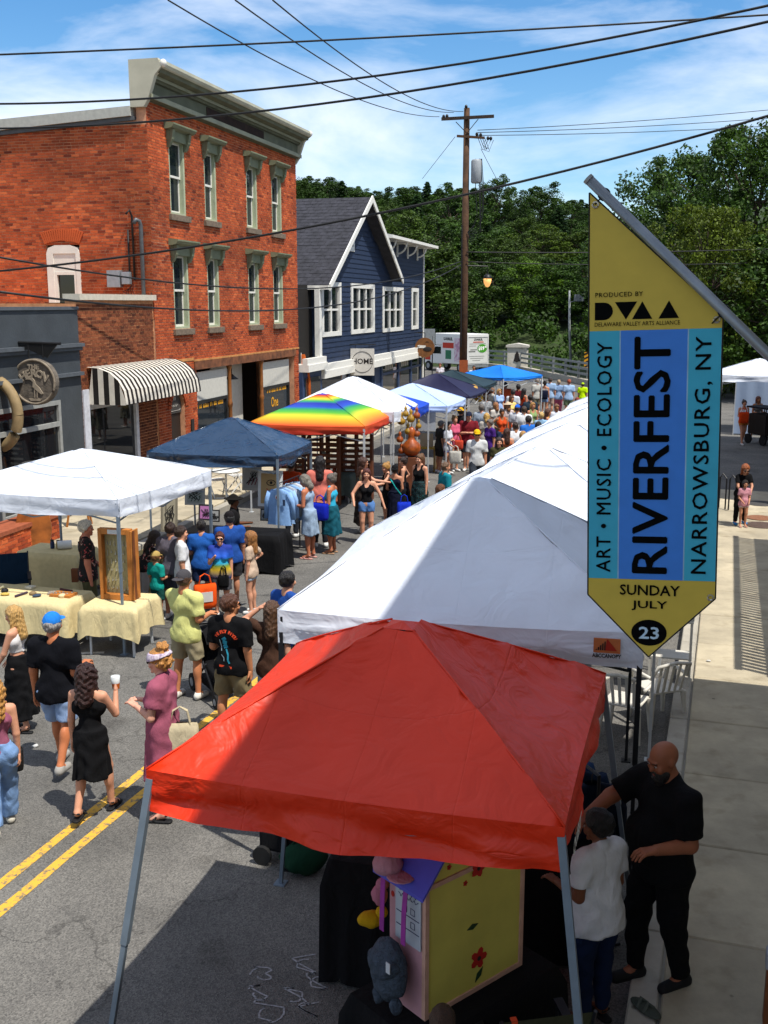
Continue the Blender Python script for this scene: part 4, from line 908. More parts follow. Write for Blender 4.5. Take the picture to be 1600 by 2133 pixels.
def leaf_cloud(centers, radii, per, size, rng, name, m, squash=.8, long=1.0):
    V = np.zeros((0, 3)); 
    cs = np.array(centers); rs = np.array(radii); n = len(cs)
    idx = np.repeat(np.arange(n), per); k = len(idx)
    g = np.random.default_rng(rng.randint(0, 9999))
    d = g.normal(size=(k, 3)); d /= np.linalg.norm(d, axis=1)[:, None]
    rad = rs[idx] * (g.random(k) ** .35); p = cs[idx] + d * rad[:, None] * np.array([1, 1, squash])
    nrm = d * .7 + g.normal(size=(k, 3)) * .6 + np.array([0, 0, .35]); nrm /= np.linalg.norm(nrm, axis=1)[:, None]
    t = np.cross(nrm, g.normal(size=(k, 3))); t /= np.linalg.norm(t, axis=1)[:, None]; b = np.cross(nrm, t)
    s = (size * (.6 + .8 * g.random(k)))[:, None]
    # a folded leaf spray: four-cornered, pointed
    V = np.stack([p - t * s * long, p + b * s * .55, p + t * s * long, p - b * s * .55], 1).reshape(-1, 3)
    F = np.arange(4 * k).reshape(-1, 4)
    sh = np.clip(g.normal(.5, .22, size=k) + .12 * g.normal(size=n)[idx], 0, 1)
    me = bpy.data.meshes.new(name); me.from_pydata(V.tolist(), [], F.tolist())
    a = me.attributes.new('shade', 'FLOAT', 'FACE'); a.data.foreach_set('value', sh.astype(np.float32)); me.materials.append(m); return me
def broad_proto(seed, nb=40, per=300, size=.17, spread=.46, low=.12):
    """unit: 14 m tall; returns trunk mesh, crown mesh"""
    rng = random.Random(seed); H = 14.0; tm = MB(); pts = [(0, 0, -1.5)]
    for i in range(1, 8): pts.append((rng.uniform(-.2, .2) * i * .4, rng.uniform(-.2, .2) * i * .4, H * .78 * i / 7))
    tm.tube(pts, [.32, .3, .26, .22, .18, .13, .09, .04], 8); cs = []; rs = []
    for i in range(nb):
        t = low + (1 - low) * (i + rng.random()) / nb; z = H * t
        prof = math.sin(math.pi * min(1, (t - low) / (1 - low) * .86 + .10)) ** .7
        a = i * 2.4 + rng.uniform(-.5, .5); r = H * spread * prof * rng.uniform(.45, 1.0)
        c = Vector((math.cos(a) * r, math.sin(a) * r, z * .95 + .2)); rad = rng.uniform(.9, 1.9) * (0.7 + .5 * prof)
        cs.append(tuple(c)); rs.append(rad); k = min(6, int(t * 7)); s0 = Vector(pts[k])
        tm.tube([s0, s0.lerp(c, .5) + Vector((0, 0, -.2)), c], [.09, .06, .02], 5)
        for q in range(2):
            cc = c + Vector((rng.uniform(-1, 1), rng.uniform(-1, 1), rng.uniform(-.7, .9))) * rad; cs.append(tuple(cc)); rs.append(rad * .55)
    return tm.mesh('trunk'), leaf_cloud(cs, rs, per // 2, size, rng, 'crown', LEAF)
def conifer_proto(seed, H=15.0, droop=.25, per=44, base=.10, width=.21):
    rng = random.Random(seed); tm = MB(); tm.tube([(0, 0, -1.5), (0, 0, H * .5), (0.1, 0, H)], [.28, .17, .02], 8); cs = []; rs = []
    n = 100
    for i in range(n):
        t = base + (1 - base) * i / n; z = H * t; L_ = H * width * (1 - t) ** .8 * rng.uniform(.65, 1.15) + .2; a = i * 2.39996 + rng.uniform(-.3, .3)
        e = Vector((math.cos(a) * L_, math.sin(a) * L_, z - L_ * droop)); s0 = Vector((0, 0, z)); tm.tube([s0, e], [.04, .01], 4)
        for q in (.35, .65, .95):
            cs.append(tuple(s0.lerp(e, q))); rs.append(max(.25, L_ * .30 * (1.15 - q * .45)))
    cs.append((0, 0, H)); rs.append(.3)
    return tm.mesh('trunk'), leaf_cloud(cs, rs, per, .17, rng, 'crown', NEED, squash=.42, long=1.25)
PROTO = {'b0': (broad_proto(1), 14.6), 'b1': (broad_proto(2, spread=.36, nb=44), 14.6), 'b2': (broad_proto(5, spread=.42, low=.05), 14.6),
         'c0': (conifer_proto(3), 15.2), 'c1': (conifer_proto(8, droop=.45, width=.26), 15.2)}
for k in PROTO:
    if len(PROTO[k][0][0].materials) == 0: PROTO[k][0][0].materials.append(BARK)
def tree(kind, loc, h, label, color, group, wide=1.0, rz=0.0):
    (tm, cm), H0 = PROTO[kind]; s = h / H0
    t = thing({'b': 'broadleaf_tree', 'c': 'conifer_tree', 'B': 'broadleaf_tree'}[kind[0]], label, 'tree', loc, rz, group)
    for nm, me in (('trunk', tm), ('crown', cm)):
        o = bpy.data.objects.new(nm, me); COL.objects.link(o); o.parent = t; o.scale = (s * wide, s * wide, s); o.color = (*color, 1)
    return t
ORD = ['first', 'second', 'third', 'fourth', 'fifth', 'sixth', 'seventh', 'eighth', 'ninth', 'tenth', 'eleventh', 'twelfth', 'thirteenth', 'fourteenth', 'fifteenth', 'sixteenth', 'seventeenth']
rng = random.Random(42)
def forest_row(D, xs, tops, kinds, word, cols, wide=1.0):
    for i, (x, y) in enumerate(zip(xs, tops)):
        YY = D + rng.uniform(-4, 4); p = at(x, y, YY); gz = ground_z(p.x, YY); h = max(6.0, p.z - gz); k = kinds[i % len(kinds)]; c = cols[i % len(cols)]; j = rng.uniform(.85, 1.12)
        kn = 'conifer' if k[0] == 'c' else 'leafy tree'
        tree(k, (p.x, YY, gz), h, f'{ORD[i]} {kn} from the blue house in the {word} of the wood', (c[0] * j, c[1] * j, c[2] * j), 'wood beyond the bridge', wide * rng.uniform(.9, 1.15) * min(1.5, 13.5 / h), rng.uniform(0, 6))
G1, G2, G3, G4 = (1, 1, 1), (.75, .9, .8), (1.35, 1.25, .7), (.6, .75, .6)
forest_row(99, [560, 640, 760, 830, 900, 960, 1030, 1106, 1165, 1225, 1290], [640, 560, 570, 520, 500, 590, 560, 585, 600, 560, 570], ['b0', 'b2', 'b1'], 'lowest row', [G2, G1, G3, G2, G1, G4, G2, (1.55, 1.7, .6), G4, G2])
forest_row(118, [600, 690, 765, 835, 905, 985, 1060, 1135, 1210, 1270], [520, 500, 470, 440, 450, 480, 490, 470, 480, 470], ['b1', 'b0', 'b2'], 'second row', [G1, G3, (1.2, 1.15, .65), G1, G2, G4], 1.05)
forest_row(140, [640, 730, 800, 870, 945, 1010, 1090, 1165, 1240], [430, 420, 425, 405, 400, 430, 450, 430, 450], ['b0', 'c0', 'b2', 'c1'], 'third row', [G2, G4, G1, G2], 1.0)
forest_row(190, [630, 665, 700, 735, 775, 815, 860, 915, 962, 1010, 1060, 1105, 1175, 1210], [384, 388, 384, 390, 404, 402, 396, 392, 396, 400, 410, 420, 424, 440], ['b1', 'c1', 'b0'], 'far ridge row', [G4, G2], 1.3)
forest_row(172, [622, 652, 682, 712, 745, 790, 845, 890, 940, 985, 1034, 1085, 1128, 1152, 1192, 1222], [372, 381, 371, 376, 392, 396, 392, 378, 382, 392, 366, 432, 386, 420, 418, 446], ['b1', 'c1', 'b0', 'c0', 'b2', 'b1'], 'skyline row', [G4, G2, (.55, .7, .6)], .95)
# the tall trees to the right of the banner pole
PROTO['B3'] = (broad_proto(11, nb=62, per=430, size=.115, spread=.44, low=.10), 14.6); PROTO['B3'][0][0].materials.append(BARK)
def big(kind, x, y, D, lab, col, wide):
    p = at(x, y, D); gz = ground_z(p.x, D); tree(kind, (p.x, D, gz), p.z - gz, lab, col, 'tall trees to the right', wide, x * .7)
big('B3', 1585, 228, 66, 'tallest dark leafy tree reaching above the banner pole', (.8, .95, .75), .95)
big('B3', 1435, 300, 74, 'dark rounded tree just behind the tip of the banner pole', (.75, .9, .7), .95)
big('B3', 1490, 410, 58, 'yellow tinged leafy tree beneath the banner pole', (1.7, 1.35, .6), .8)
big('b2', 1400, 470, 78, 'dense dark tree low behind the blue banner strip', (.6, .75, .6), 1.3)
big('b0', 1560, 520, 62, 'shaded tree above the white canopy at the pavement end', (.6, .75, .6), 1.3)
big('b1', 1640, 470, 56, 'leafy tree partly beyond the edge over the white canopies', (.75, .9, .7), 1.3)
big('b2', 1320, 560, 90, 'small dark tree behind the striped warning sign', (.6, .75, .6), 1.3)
# undergrowth on the bank, one mass
g = np.random.default_rng(4); cs = []; rs = []
for i in range(170):
    x = g.uniform(-25, 42); y = g.uniform(86, 101) - max(0, x - 8) * .55; cs.append((x, y, ground_z(x, y) + g.uniform(0, 2.2))); rs.append(g.uniform(.8, 1.7))
me = leaf_cloud(cs, rs, 170, .19, rng, 'undergrowth', LEAF); o = bpy.data.objects.new('undergrowth', me); COL.objects.link(o); o.color = (.7, .85, .65, 1)
tag(o, 'dense green undergrowth along the river bank', 'undergrowth', kind='stuff')
# ================================================================ pop-up canopies
def fabric(key, col, rough=.75, var=.05, trans=.15, spec=.25):
    if key in _M: return _M[key]
    m = mat(key, col, rough, var=var, scale=1.2, bump=.25, bscale=7, spec=spec)
    nt = m.node_tree; b = nt.nodes['Principled BSDF']; out = nt.nodes['Material Output']
    tr = nt.nodes.new('ShaderNodeBsdfTranslucent'); mx = nt.nodes.new('ShaderNodeMixShader'); mx.inputs[0].default_value = trans
    src = b.inputs['Base Color'].links[0].from_socket
    nt.links.new(src, tr.inputs['Color']); nt.links.new(b.outputs[0], mx.inputs[1]); nt.links.new(tr.outputs[0], mx.inputs[2]); nt.links.new(mx.outputs[0], out.inputs[0])
    return m
WCAN = creases(fold_bump(fabric('white_canopy', '#d6dce6', .7, var=.06),   .6, (2.4, 2.4, 3), .05), .76, .25); LEGW = mat('leg_white', '#b9bcbd', .45, var=.08, metal=.2); LEGK = mat('leg_black', '#15161a', .45, var=.1); LEGG = mat('leg_grey', '#6f7c88', .45, var=.1, metal=.3)
def tent(label, c, yaw, w, l, ze, vh, zp, mfab, mleg, slant=0.0, seed=0, legs=(1, 1, 1, 1), sag=.10, vent=False, wr=1.0, group='pop-up canopies', truss=True):
    t = thing('canopy_tent', label, 'canopy tent', (c[0], c[1], 0), -R(yaw), group); zt = ze + vh
    cor = [(-w / 2, -l / 2), (w / 2, -l / 2), (w / 2, l / 2), (-w / 2, l / 2)]; rng = random.Random(seed); ph = rng.uniform(0, 9)
    m = MB(); NS_, NT = 22, 16; cr = .10                       # cap radius
    for k in range(4):
        a, b = Vector(cor[k]), Vector(cor[(k + 1) % 4]); vs = []
        for j in range(NT + 1):
            tt = j / NT; sc = 1 - tt * (1 - cr / max(w, l) * 2)
            for i in range(NS_ + 1):
                s = i / NS_; p = a.lerp(b, s) * sc; q = 4 * s * (1 - s)
                z = zt + (zp - zt) * (tt ** 0.94) - sag * math.sin(math.pi * tt) * q * .9 - .035 * q * (1 - tt)
                dirw = noise.noise(Vector((s * 26 + ph + k * 5, tt * 2.2, 7))) * .016 * (1 - q) * (1 - tt) + noise.noise(Vector((s * 3 + ph, tt * 16, k))) * .006 * (1 - tt)
                e = dirw + noise.noise(Vector((p.x * 2.2 + ph, p.y * 2.2, tt * 3 + k))) * .012 + noise.noise(Vector((p.x * 7 + ph, p.y * 7, k * 3.1))) * .005 * (1 + 2 * (1 - q))
                pull = 0.02 * q * (1 - tt)
                n2 = -((a + b) / 2).normalized(); p = p + n2 * pull
                vs.append((p.x, p.y, z + e * wr * min(1, tt * 8)))
        m.add(vs, [(j * (NS_ + 1) + i, j * (NS_ + 1) + i + 1, (j + 1) * (NS_ + 1) + i + 1, (j + 1) * (NS_ + 1) + i) for j in range(NT) for i in range(NS_)])
    cap_ = [(x * cr * 2 / max(w, l), y * cr * 2 / max(w, l), zp) for x, y in cor]; m.add(cap_ + [(0, 0, zp + .03)], [(0, 1, 4), (1, 2, 4), (2, 3, 4), (3, 0, 4)])
    o = m.build('roof_cloth', mfab, t, smooth=True, fix=False)
    bm = bmesh.new(); bm.from_mesh(o.data); bmesh.ops.remove_doubles(bm, verts=bm.verts, dist=.0015); bmesh.ops.recalc_face_normals(bm, faces=bm.faces)
    for e_ in bm.edges:
        if len(e_.link_faces) == 2 and e_.calc_face_angle(0) > .35: e_.smooth = False
    bm.to_mesh(o.data); bm.free()
    for k, (x, y) in enumerate(cor):                           # stitched ridge seams
        sm = MB(); sm.tube([(x * (1 - u * (1 - cr / max(w, l) * 2)), y * (1 - u * (1 - cr / max(w, l) * 2)), zt + (zp - zt) * (u ** .94) + .004) for u in [i_ / 12 for i_ in range(13)]], .007, 5); sm.build('seam', mfab, t, smooth=True)
    for k in range(4):                                         # one hanging valance to each side
        a, b = Vector(cor[k]), Vector(cor[(k + 1) % 4]); vs = []; n2 = -((a + b) / 2).normalized(); NV, NH = 44, 6; v = MB()
        for j in range(NH + 1):
            for i in range(NV + 1):
                s = i / NV; q = 4 * s * (1 - s); u = j / NH; p = a.lerp(b, s) + n2 * (.02 * q)
                wv = noise.noise(Vector((s * 5 + ph + k * 7, u * 1.3, 2))) * .035 * wr + noise.noise(Vector((s * 13 + ph, u * 4 + k, 5))) * .012 * wr + math.sin(u * 9 + 3 * math.sin(s * 4 + k)) * .012 * wr + noise.noise(Vector((s * 4 + k * 3 + ph, u * 7, 9))) * .020 * wr
                p = p + n2 * wv * (1.2 * u) * min(1, q * 4)
                vs.append((p.x, p.y, zt - .035 * q - vh * u + .012 * math.sin(s * 7 + k + ph) * u))
        v.add(vs, [(j * (NV + 1) + i, j * (NV + 1) + i + 1, (j + 1) * (NV + 1) + i + 1, (j + 1) * (NV + 1) + i) for j in range(NH) for i in range(NV)])
        v.build('valance', mfab, t, smooth=True, fix=False)
    for k, (x, y) in enumerate(cor):
        if not legs[k]: continue
        d = Vector((x, y)).normalized(); x0, y0 = x * .985, y * .985; lm = MB()
        top = Vector((x0, y0, zt - .06)); ft = Vector((x0 + d.x * slant, y0 + d.y * slant, .0)); mid = top.lerp(ft, .45)
        lm.beam(top, mid, .042); lm.beam(mid, ft, .032); lg = lm.build('leg', mleg, t)
        f = MB(); f.bx(ft.x - .05, ft.x + .05, ft.y - .05, ft.y + .05, .0, .012); f.build('foot', mleg, lg)
    if truss:
        tr = MB()
        for k in range(4):
            a, b = Vector((*cor[k], zt - .10)) * 1, Vector((*cor[(k + 1) % 4], zt - .10)); a.x *= .93; a.y *= .93; b.x *= .93; b.y *= .93; mid = (a + b) / 2; lo = Vector((0, 0, -.16 if slant else -.26))
            tr.beam(a, mid + lo, .02); tr.beam(a + lo, mid, .02); tr.beam(mid, b + lo, .02); tr.beam(mid + lo, b, .02)
        for x, y in cor: tr.beam((x * .95, y * .95, zt - .22), (0, 0, zp - .42), .02)
        tr.tube([(0, 0, zp - .8), (0, 0, zp - .02)], .02, 8); tr.build('folding_frame', mleg, t)
    return t
def ctr(corner, yaw, w, l, sx=-1, sy=1):
    u, n = frame_xy(R(yaw)); c = Vector((corner[0], corner[1], 0)) + n * sx * w / 2 + u * sy * l / 2; return (c.x, c.y)
RED = creases(fold_bump(fabric('red_canopy', '#e0340f', .45, var=.09, trans=.2, spec=.4), .6, (3.4, 3.4, 5), .05))
NVC = fold_bump(fabric('blue_canopy', '#18324d', .24, var=.12, trans=.04, spec=.6), .7, (3, 3, 4), .06); NV3 = fabric('indigo_canopy', '#1b1c3a', .6, var=.1, trans=.05); TEA = fabric('teal_canopy', '#1d3038', .6, var=.1, trans=.05); BRB = fabric('bright_blue_canopy', '#1274d0', .6, var=.08, trans=.15); RYB = fabric('royal_blue_canopy', '#1c46b4', .6, var=.08, trans=.15); PAL = fabric('pale_blue_canopy', '#adc2ea', .7, var=.03)
rt = tent('red square canopy on grey slanted legs, half in shade', (.12, 6.59), 16.6, 2.44, 2.42, 2.05, .27, 2.95, RED, LEGG, slant=.45, seed=1, wr=2.0)
lettering('QUEST', .12, mat('logo_white', '#d8d8d8', .6), rt, (1.2645, -.98, 2.17), (R(90), 0, R(90)), bold=.006)
w1 = tent('large white canopy with printed corner logo behind the red one', (.905, 9.86), 12.4, 3.05, 3.05, 2.13, .30, 3.36, WCAN, LEGK, seed=2, legs=(1, 1, 1, 1), wr=1.5)
b = MB(); b.bx(-.17, .17, -.012, -.004, -.06, .10); lg = b.build('logo_patch', mat('logo_orange', '#b86a3a', .7), w1, loc=(1.24, -1.545, 2.30)); lg.scale = (.62, 1, .75)
b = MB(); b.prism([(-.02, -.03), (.13, -.03), (.0, .10)], 1, -.018, -.0121); b.build('logo_peak', mat('logo_red', '#a02512', .7), lg)
b = MB()
for i in range(5): b.bx(-.14 + i * .027, -.125 + i * .027, -.018, -.0121, -.03, -.02 + .022 * i)
b.build('logo_bars', mat('logo_black', '#15151a', .7), lg)
lettering('ABCCANOPY', .060, mat('logo_black', ''), lg, (0, -.012, -.095), (R(90), 0, 0), bold=.002)
for i, (s, n, lab) in enumerate(((12.85, -2.1, 'second white canopy back in the row behind the red one'), (15.95, -2.15, 'third white canopy back in the row behind the red one'), (19.05, -2.2, 'fourth white canopy back in the row behind the red one'), (22.2, -2.2, 'fifth white canopy back in the row behind the red one'), (25.4, -2.2, 'last white canopy of the row behind the banner'))):
    c = sn(s, n); tent(lab, (c.x, c.y), 16.5 + (i % 2), 3.02, 3.02, 2.13 + .02 * i, .30, 3.25 - .03 * i, WCAN, LEGW, seed=10 + i)
tent('white canopy over the cream tables beside the grey shop', ctr((-3.75, 14.62), 18, 3.0, 2.85), 18, 3.0, 2.85, 2.03, .26, 2.74, WCAN, LEGG, seed=20, sag=.05)
tent('dark blue glossy canopy over the print stall', ctr((-2.05, 20.25), 13, 2.75, 2.25), 13, 2.75, 2.25, 1.88, .22, 2.68, NVC, LEGG, seed=21, sag=.03, wr=1.6)
RBW = ramp_mat('rainbow_canopy', [(0, '#a82c18'), (.20, '#c0461a'), (.33, '#c98a1e'), (.44, '#b9b02a'), (.52, '#4f9a2c'), (.60, '#1f7f4a'), (.66, '#1c3fa0'), (.76, '#1a2a8a'), (.82, '#2a8f4a'), (.88, '#b9b02a'), (.93, '#c9701c'), (.97, '#a82c18'), (1, '#22349a')], axis=2, lo=2.0, hi=2.80, rough=.7)
tent('rainbow striped canopy over the wooden rack stall', ctr((-.45, 24.6), 14, 2.9, 2.7), 14, 2.9, 2.7, 1.98, .20, 2.79, RBW, LEGW, seed=22, sag=.05)
tent('white pointed canopy over the gourd stall behind the rainbow one', ctr((.255, 26.9), 18, 3.0, 2.2), 18, 3.0, 2.2, 2.02, .26, 3.06, WCAN, LEGW, seed=23, sag=.12)
bc = gp(894, 858, 2.0); tent('royal blue canopy squeezed between two pale canopies', ctr((bc.x, bc.y), 17, 2.5, 1.5, -1, -1), 17, 2.5, 1.5, 2.0, .24, 2.62, RYB, LEGW, seed=24)
tent('pale blue-white canopy with double hem beyond the royal blue one', ctr((1.78, 29.75), 16, 2.7, 2.6), 16, 2.7, 2.6, 1.99, .17, 2.66, PAL, LEGW, seed=25, sag=.05)
tent('indigo pointed canopy beyond the pale canopies', (1.75, 35.6), 17, 2.9, 2.8, 2.0, .08, 2.68, NV3, LEGW, seed=26, sag=.16)
tent('dark teal canopy close to the utility pole', (2.55, 39.9), 17, 2.9, 2.6, 1.92, .14, 2.52, TEA, LEGW, seed=27)
tent('bright blue canopy farthest along the street', (4.85, 44.4), 47, 2.5, 2.5, 1.95, .12, 2.46, BRB, LEGW, seed=28)
p = gp(1515, 905, 0); tent('white canopy with pale blue side wall at the pavement end', (p.x + 1.5, p.y + 1.2), 14, 3.0, 3.0, 2.05, .25, 2.85, WCAN, LEGW, seed=30)
tent('white canopy cut by the picture edge over the parking lot', (p.x + 4.6, p.y + 1.4), 14, 3.0, 3.0, 2.05, .25, 2.85, WCAN, LEGW, seed=31)
sw = thing('side_wall', 'pale blue cloth side wall hanging under the white canopy', 'side wall', (p.x + .18, p.y - .1, 0), R(-14))
b = MB(); pts = [(i * .12, .02 * math.sin(i * 1.3)) for i in range(13)]; b.add([(x, y, z) for z in (.05, 2.05) for x, y in pts], [(i, i + 1, i + 14, i + 13) for i in range(12)]); b.build('cloth', fabric('wall_blue', '#93a4bd', .8), sw, smooth=True, fix=False)
b = MB(); b.bx(-.01, .02, -.02, .02, 0, 2.05); b.build('edge_pole', LEGW, sw)

# ================================================================ tables, cloths, racks, goods
def table(label, loc, rz, w, d, h=.74, mleg=None, group='market tables'):
    t = thing('folding_table', label, 'table', loc, rz, group); b = MB(); b.bx(-w / 2, w / 2, -d / 2, d / 2, h - .03, h); b.build('table_top', mat('table_top', '#9b968a', .6), t)
    for x in (-w / 2 + .07, w / 2 - .07):
        for y in (-d / 2 + .07, d / 2 - .07):
            l = MB(); l.beam((x, y, 0), (x * .97, y, h - .03), .03); l.build('leg', mleg or LEGW, t)
    return t
def table_cloth(label, loc, rz, w, d, h, drop, m, seed=0, group='table cloths'):
    """cloth draped over a table: flat top, folded skirts with pointed corners"""
    n = 16; ph = seed * 1.7; per = []
    for k in range(4):
        c = [(-w / 2, -d / 2), (w / 2, -d / 2), (w / 2, d / 2), (-w / 2, d / 2)]; a, b_ = Vector(c[k]), Vector(c[(k + 1) % 4])
        for i in range(n): per.append((a.lerp(b_, i / n), i / n, k))
    N_ = len(per); vs = [(p.x, p.y, h + .006) for p, s, k in per]; rows_ = 6
    for j in range(1, rows_ + 1):
        u = j / rows_
        for i, (p, s, k) in enumerate(per):
            corner = min(s, 1 - s) * 2; cw = max(0, 1 - corner * 3.2); f = math.sin(i * 1.35 + ph) * .020 + math.sin(i * .61 + ph * 2) * .018
            out = p.normalized() * ((.015 + .05 * cw) + f * u + .03 * u); dz = drop * u * (1 + .22 * cw) + (.02 * math.sin(i * .8 + ph) * u)
            vs.append((p.x + out.x, p.y + out.y, max(.02, h - dz)))
    m_ = MB(); m_.add(vs, [(r * N_ + i, r * N_ + (i + 1) % N_, (r + 1) * N_ + (i + 1) % N_, (r + 1) * N_ + i) for r in range(rows_) for i in range(N_)] + [tuple(range(N_))])
    o = m_.build('table_cloth', m, None, smooth=True, loc=loc, rot=(0, 0, rz)); o.data.polygons[len(o.data.polygons) - 1].use_smooth = False
    return tag(o, label, 'table cloth', group)
CREAM = cloth('#c6b689'); BLKC = cloth('#0e0e10')
def stall_table(px, py, z, w, d, rz, lab_c, drop, m=None, h=.74, seed=1, lab_t=None):
    c = gp(px, py, h); loc = (c.x, c.y, 0); table(lab_t or ('folding table under the ' + lab_c), loc, rz, w, d, h); table_cloth(lab_c, loc, rz, w, d, h, drop, m or CREAM, seed); return Vector(loc)
yl = -R(16)
tA = stall_table(55, 1236, 0, 1.75, .75, yl, 'cream cloth on the long jewellery table', .50, seed=1)
tB = stall_table(250, 1250, 0, .80, .80, yl + R(6), 'cream cloth on the small square cabinet table', .42, seed=2)
tC = stall_table(120, 1144, 0, 1.15, .7, yl, 'cream cloth on the rear work table', .66, seed=3)
tD = stall_table(318, 1152, 0, 1.2, .6, R(70), 'beige cloth on the shaded side table', .6, m=cloth('#8a7a50'), seed=4)
# display cabinet with hanging earrings
WDN = mat('oak', '#a8682a', .6, var=.25, scale=6, bump=.2); 
cb = thing('display_cabinet', 'tall wooden glazed cabinet hung with silver earrings', 'cabinet', (tB.x - .03, tB.y + .02, .748), R(-12)); cb.scale = (.74, .9, 1.04)
b = MB(); b.bx(-.30, .30, .06, .10, 0, 1.0); b.build('back_board', cloth('#9a9068'), cb)
b = MB(); b.bx(-.34, -.26, -.06, .06, 0, 1.02); b.bx(.26, .34, -.06, .06, 0, 1.02); b.bx(-.26, .26, -.06, .06, .94, 1.02); b.bx(-.26, .26, -.06, .06, 0, .08); b.bx(.34, .37, -.06, .2, 0, 1.0); b.build('frame', WDN, cb, bevel=.008)
b = MB(); b.bx(-.12, .12, -.07, -.06, .95, 1.01); b.build('paper_label', flat('#c9c9c4'), cb)
SIL = mat('silver', '#b5b2a4', .35, var=.2, metal=.6); rng = random.Random(9); b = MB()
for r in range(6):
    for c_ in range(6):
        x = -.21 + c_ * .084 + rng.uniform(-.015, .015); z = .18 + r * .13; l = rng.uniform(.03, .08); b.beam((x, .045, z), (x, .045, z - l), .008); b.ball((x, .045, z - l), rng.uniform(.01, .018), seg=6, rings=4)
tag(b.build('earrings', SIL, cb), kind='stuff')
b = MB(); b.beam((.40, -.02, 1.0), (.46, -.12, .05), .03); b.build('prop_stick', mat('dark_oak', '#6b3a18', .6), cb)
# goods on the tables
def small(name, label, cat, loc, rz, group, parts):
    t = thing(name, label, cat, loc, rz, group)
    for nm, mb, m in parts: mb.build(nm, m, t)
    return t
rng = random.Random(31); u_, n_ = frame_xy(R(16))
b = MB(); b.bx(-.17, .17, -.11, .11, 0, .035); bi = MB()
for i in range(8): bi.ball((-.12 + .035 * i, rng.uniform(-.07, .07), .045), .014, seg=6, rings=4)
pB = tA + n_ * .62 + u_ * .02; small('jewellery_tray', 'flat wooden tray of beads on the long cream table', 'tray', (pB.x, pB.y, .75), yl, 'goods on the cream table', [('tray', b, WDN), ('beads', bi, SIL)])
cols = [('#5b4a86', 'purple'), ('#6b3a24', 'brown'), ('#8d8a70', 'olive'), ('#1b1a20', 'black'), ('#b59a4a', 'ochre'), ('#d0c9b4', 'ivory'), ('#3d2f3f', 'plum'), ('#7d6a4a', 'tan'), ('#2c3d52', 'slate blue'), ('#94897c', 'grey'), ('#512a2a', 'maroon'), ('#c4b38a', 'sand')]
shapes = ['oval', 'square', 'long', 'round']
for i, (c, nm) in enumerate(cols):
    q = tA + n_ * (-.72 + .125 * i) + u_ * rng.uniform(-.26, .28); b = MB(); sh = shapes[i % 4]
    if sh == 'oval': b.ball((0, 0, .02), .07, .045, .022)
    elif sh == 'square': b.bx(-.06, .06, -.06, .06, 0, .03)
    elif sh == 'long': b.tube([(-.12, 0, .018), (.12, .03, .018)], .018)
    else: b.lathe([(.05, 0), (.055, .03), (.03, .05)], seg=10)
    tag(b.build('trinket', flat(c), None, loc=(q.x, q.y, .75), rot=(0, 0, rng.uniform(0, 3)), bevel=.004), f'{nm} {sh} trinket lying on the long cream table', 'trinket', 'goods on the cream table')
q = tC + n_ * .12
b = MB(); b.tube([(-.10, 0, .075), (.14, .03, .075)], .075, 14); e = MB(); e.tube([(-.102, 0, .075), (-.09, 0, .075)], .025, 8); small('paper_roll', 'white paper towel roll lying on the rear table', 'paper roll', (q.x, q.y, .75), .2, None, [('roll', b, flat('#c9c9c6')), ('core', e, flat('#6d5a44'))])
for i, (dx, c, lab) in enumerate(((-.22, '#1c2c52', 'dark blue drink can beside the paper roll'), (-.10, '#8a6a20', 'amber jar with dark lid beside the paper roll'), (.33, '#70767c', 'clear grey bottle right of the paper roll'))):
    b = MB(); b.lathe([(.036, 0), (.038, .1), (.03, .13)], seg=12); l = MB(); l.lathe([(.031, .13), (.031, .155)], seg=12); q2 = q + n_ * dx; small('jar', lab, 'jar', (q2.x, q2.y, .75), 0, 'jars on the rear table', [('body', b, flat(c, .3)), ('lid', l, flat('#222222'))])
# camp chair in front of the long table
def camp_chair(label, loc, rz, col, h=.95, group='camp chairs'):
    t = thing('camp_chair', label, 'chair', loc, rz, group); fr = LEGK
    b = MB(); b.add([(-.27, .0, .42), (.27, .0, .42), (.27, -.45, .44), (-.27, -.45, .44), (0, -.22, .38)], [(0, 1, 4), (1, 2, 4), (2, 3, 4), (3, 0, 4)]); b.build('seat', cloth(col), t, fix=False)
    b = MB(); b.add([(-.27, .02, .45), (.27, .02, .45), (.29, .14, h), (-.29, .14, h), (0, .06, .68)], [(0, 1, 4), (1, 2, 4), (2, 3, 4), (3, 0, 4)]); b.build('backrest', cloth(col), t, fix=False)
    for x in (-.28, .28):
        for (p, q_) in (((x, .16, h + .02), (x * .98, -.02, .40)), ((x, -.02, .4), (x, -.45, .02)), ((x, -.45, .62), (x, .05, .02)), ((x, -.46, .44), (x, -.46, .63))):
            l = MB(); l.tube([p, q_], .012, 6); l.build('leg', fr, t)
        a = MB(); a.bx(x - .03, x + .03, -.46, .06, .62, .645); a.build('armrest', fr, t)
    return t
q = gp(25, 1222, .42); camp_chair('dark blue folding camp chair behind the long cream table', (q.x, q.y, 0), R(20), '#0f2436')
q = gp(145, 1240, .42); b = MB(); b.bx(-.05, .05, -.04, .04, .40, .62); 
tag(b.build('wooden_block', mat('dark_oak', '#6b3a18'), None, loc=(q.x, q.y + .35, .15)), 'dark wooden block standing behind the long cream table', 'block')
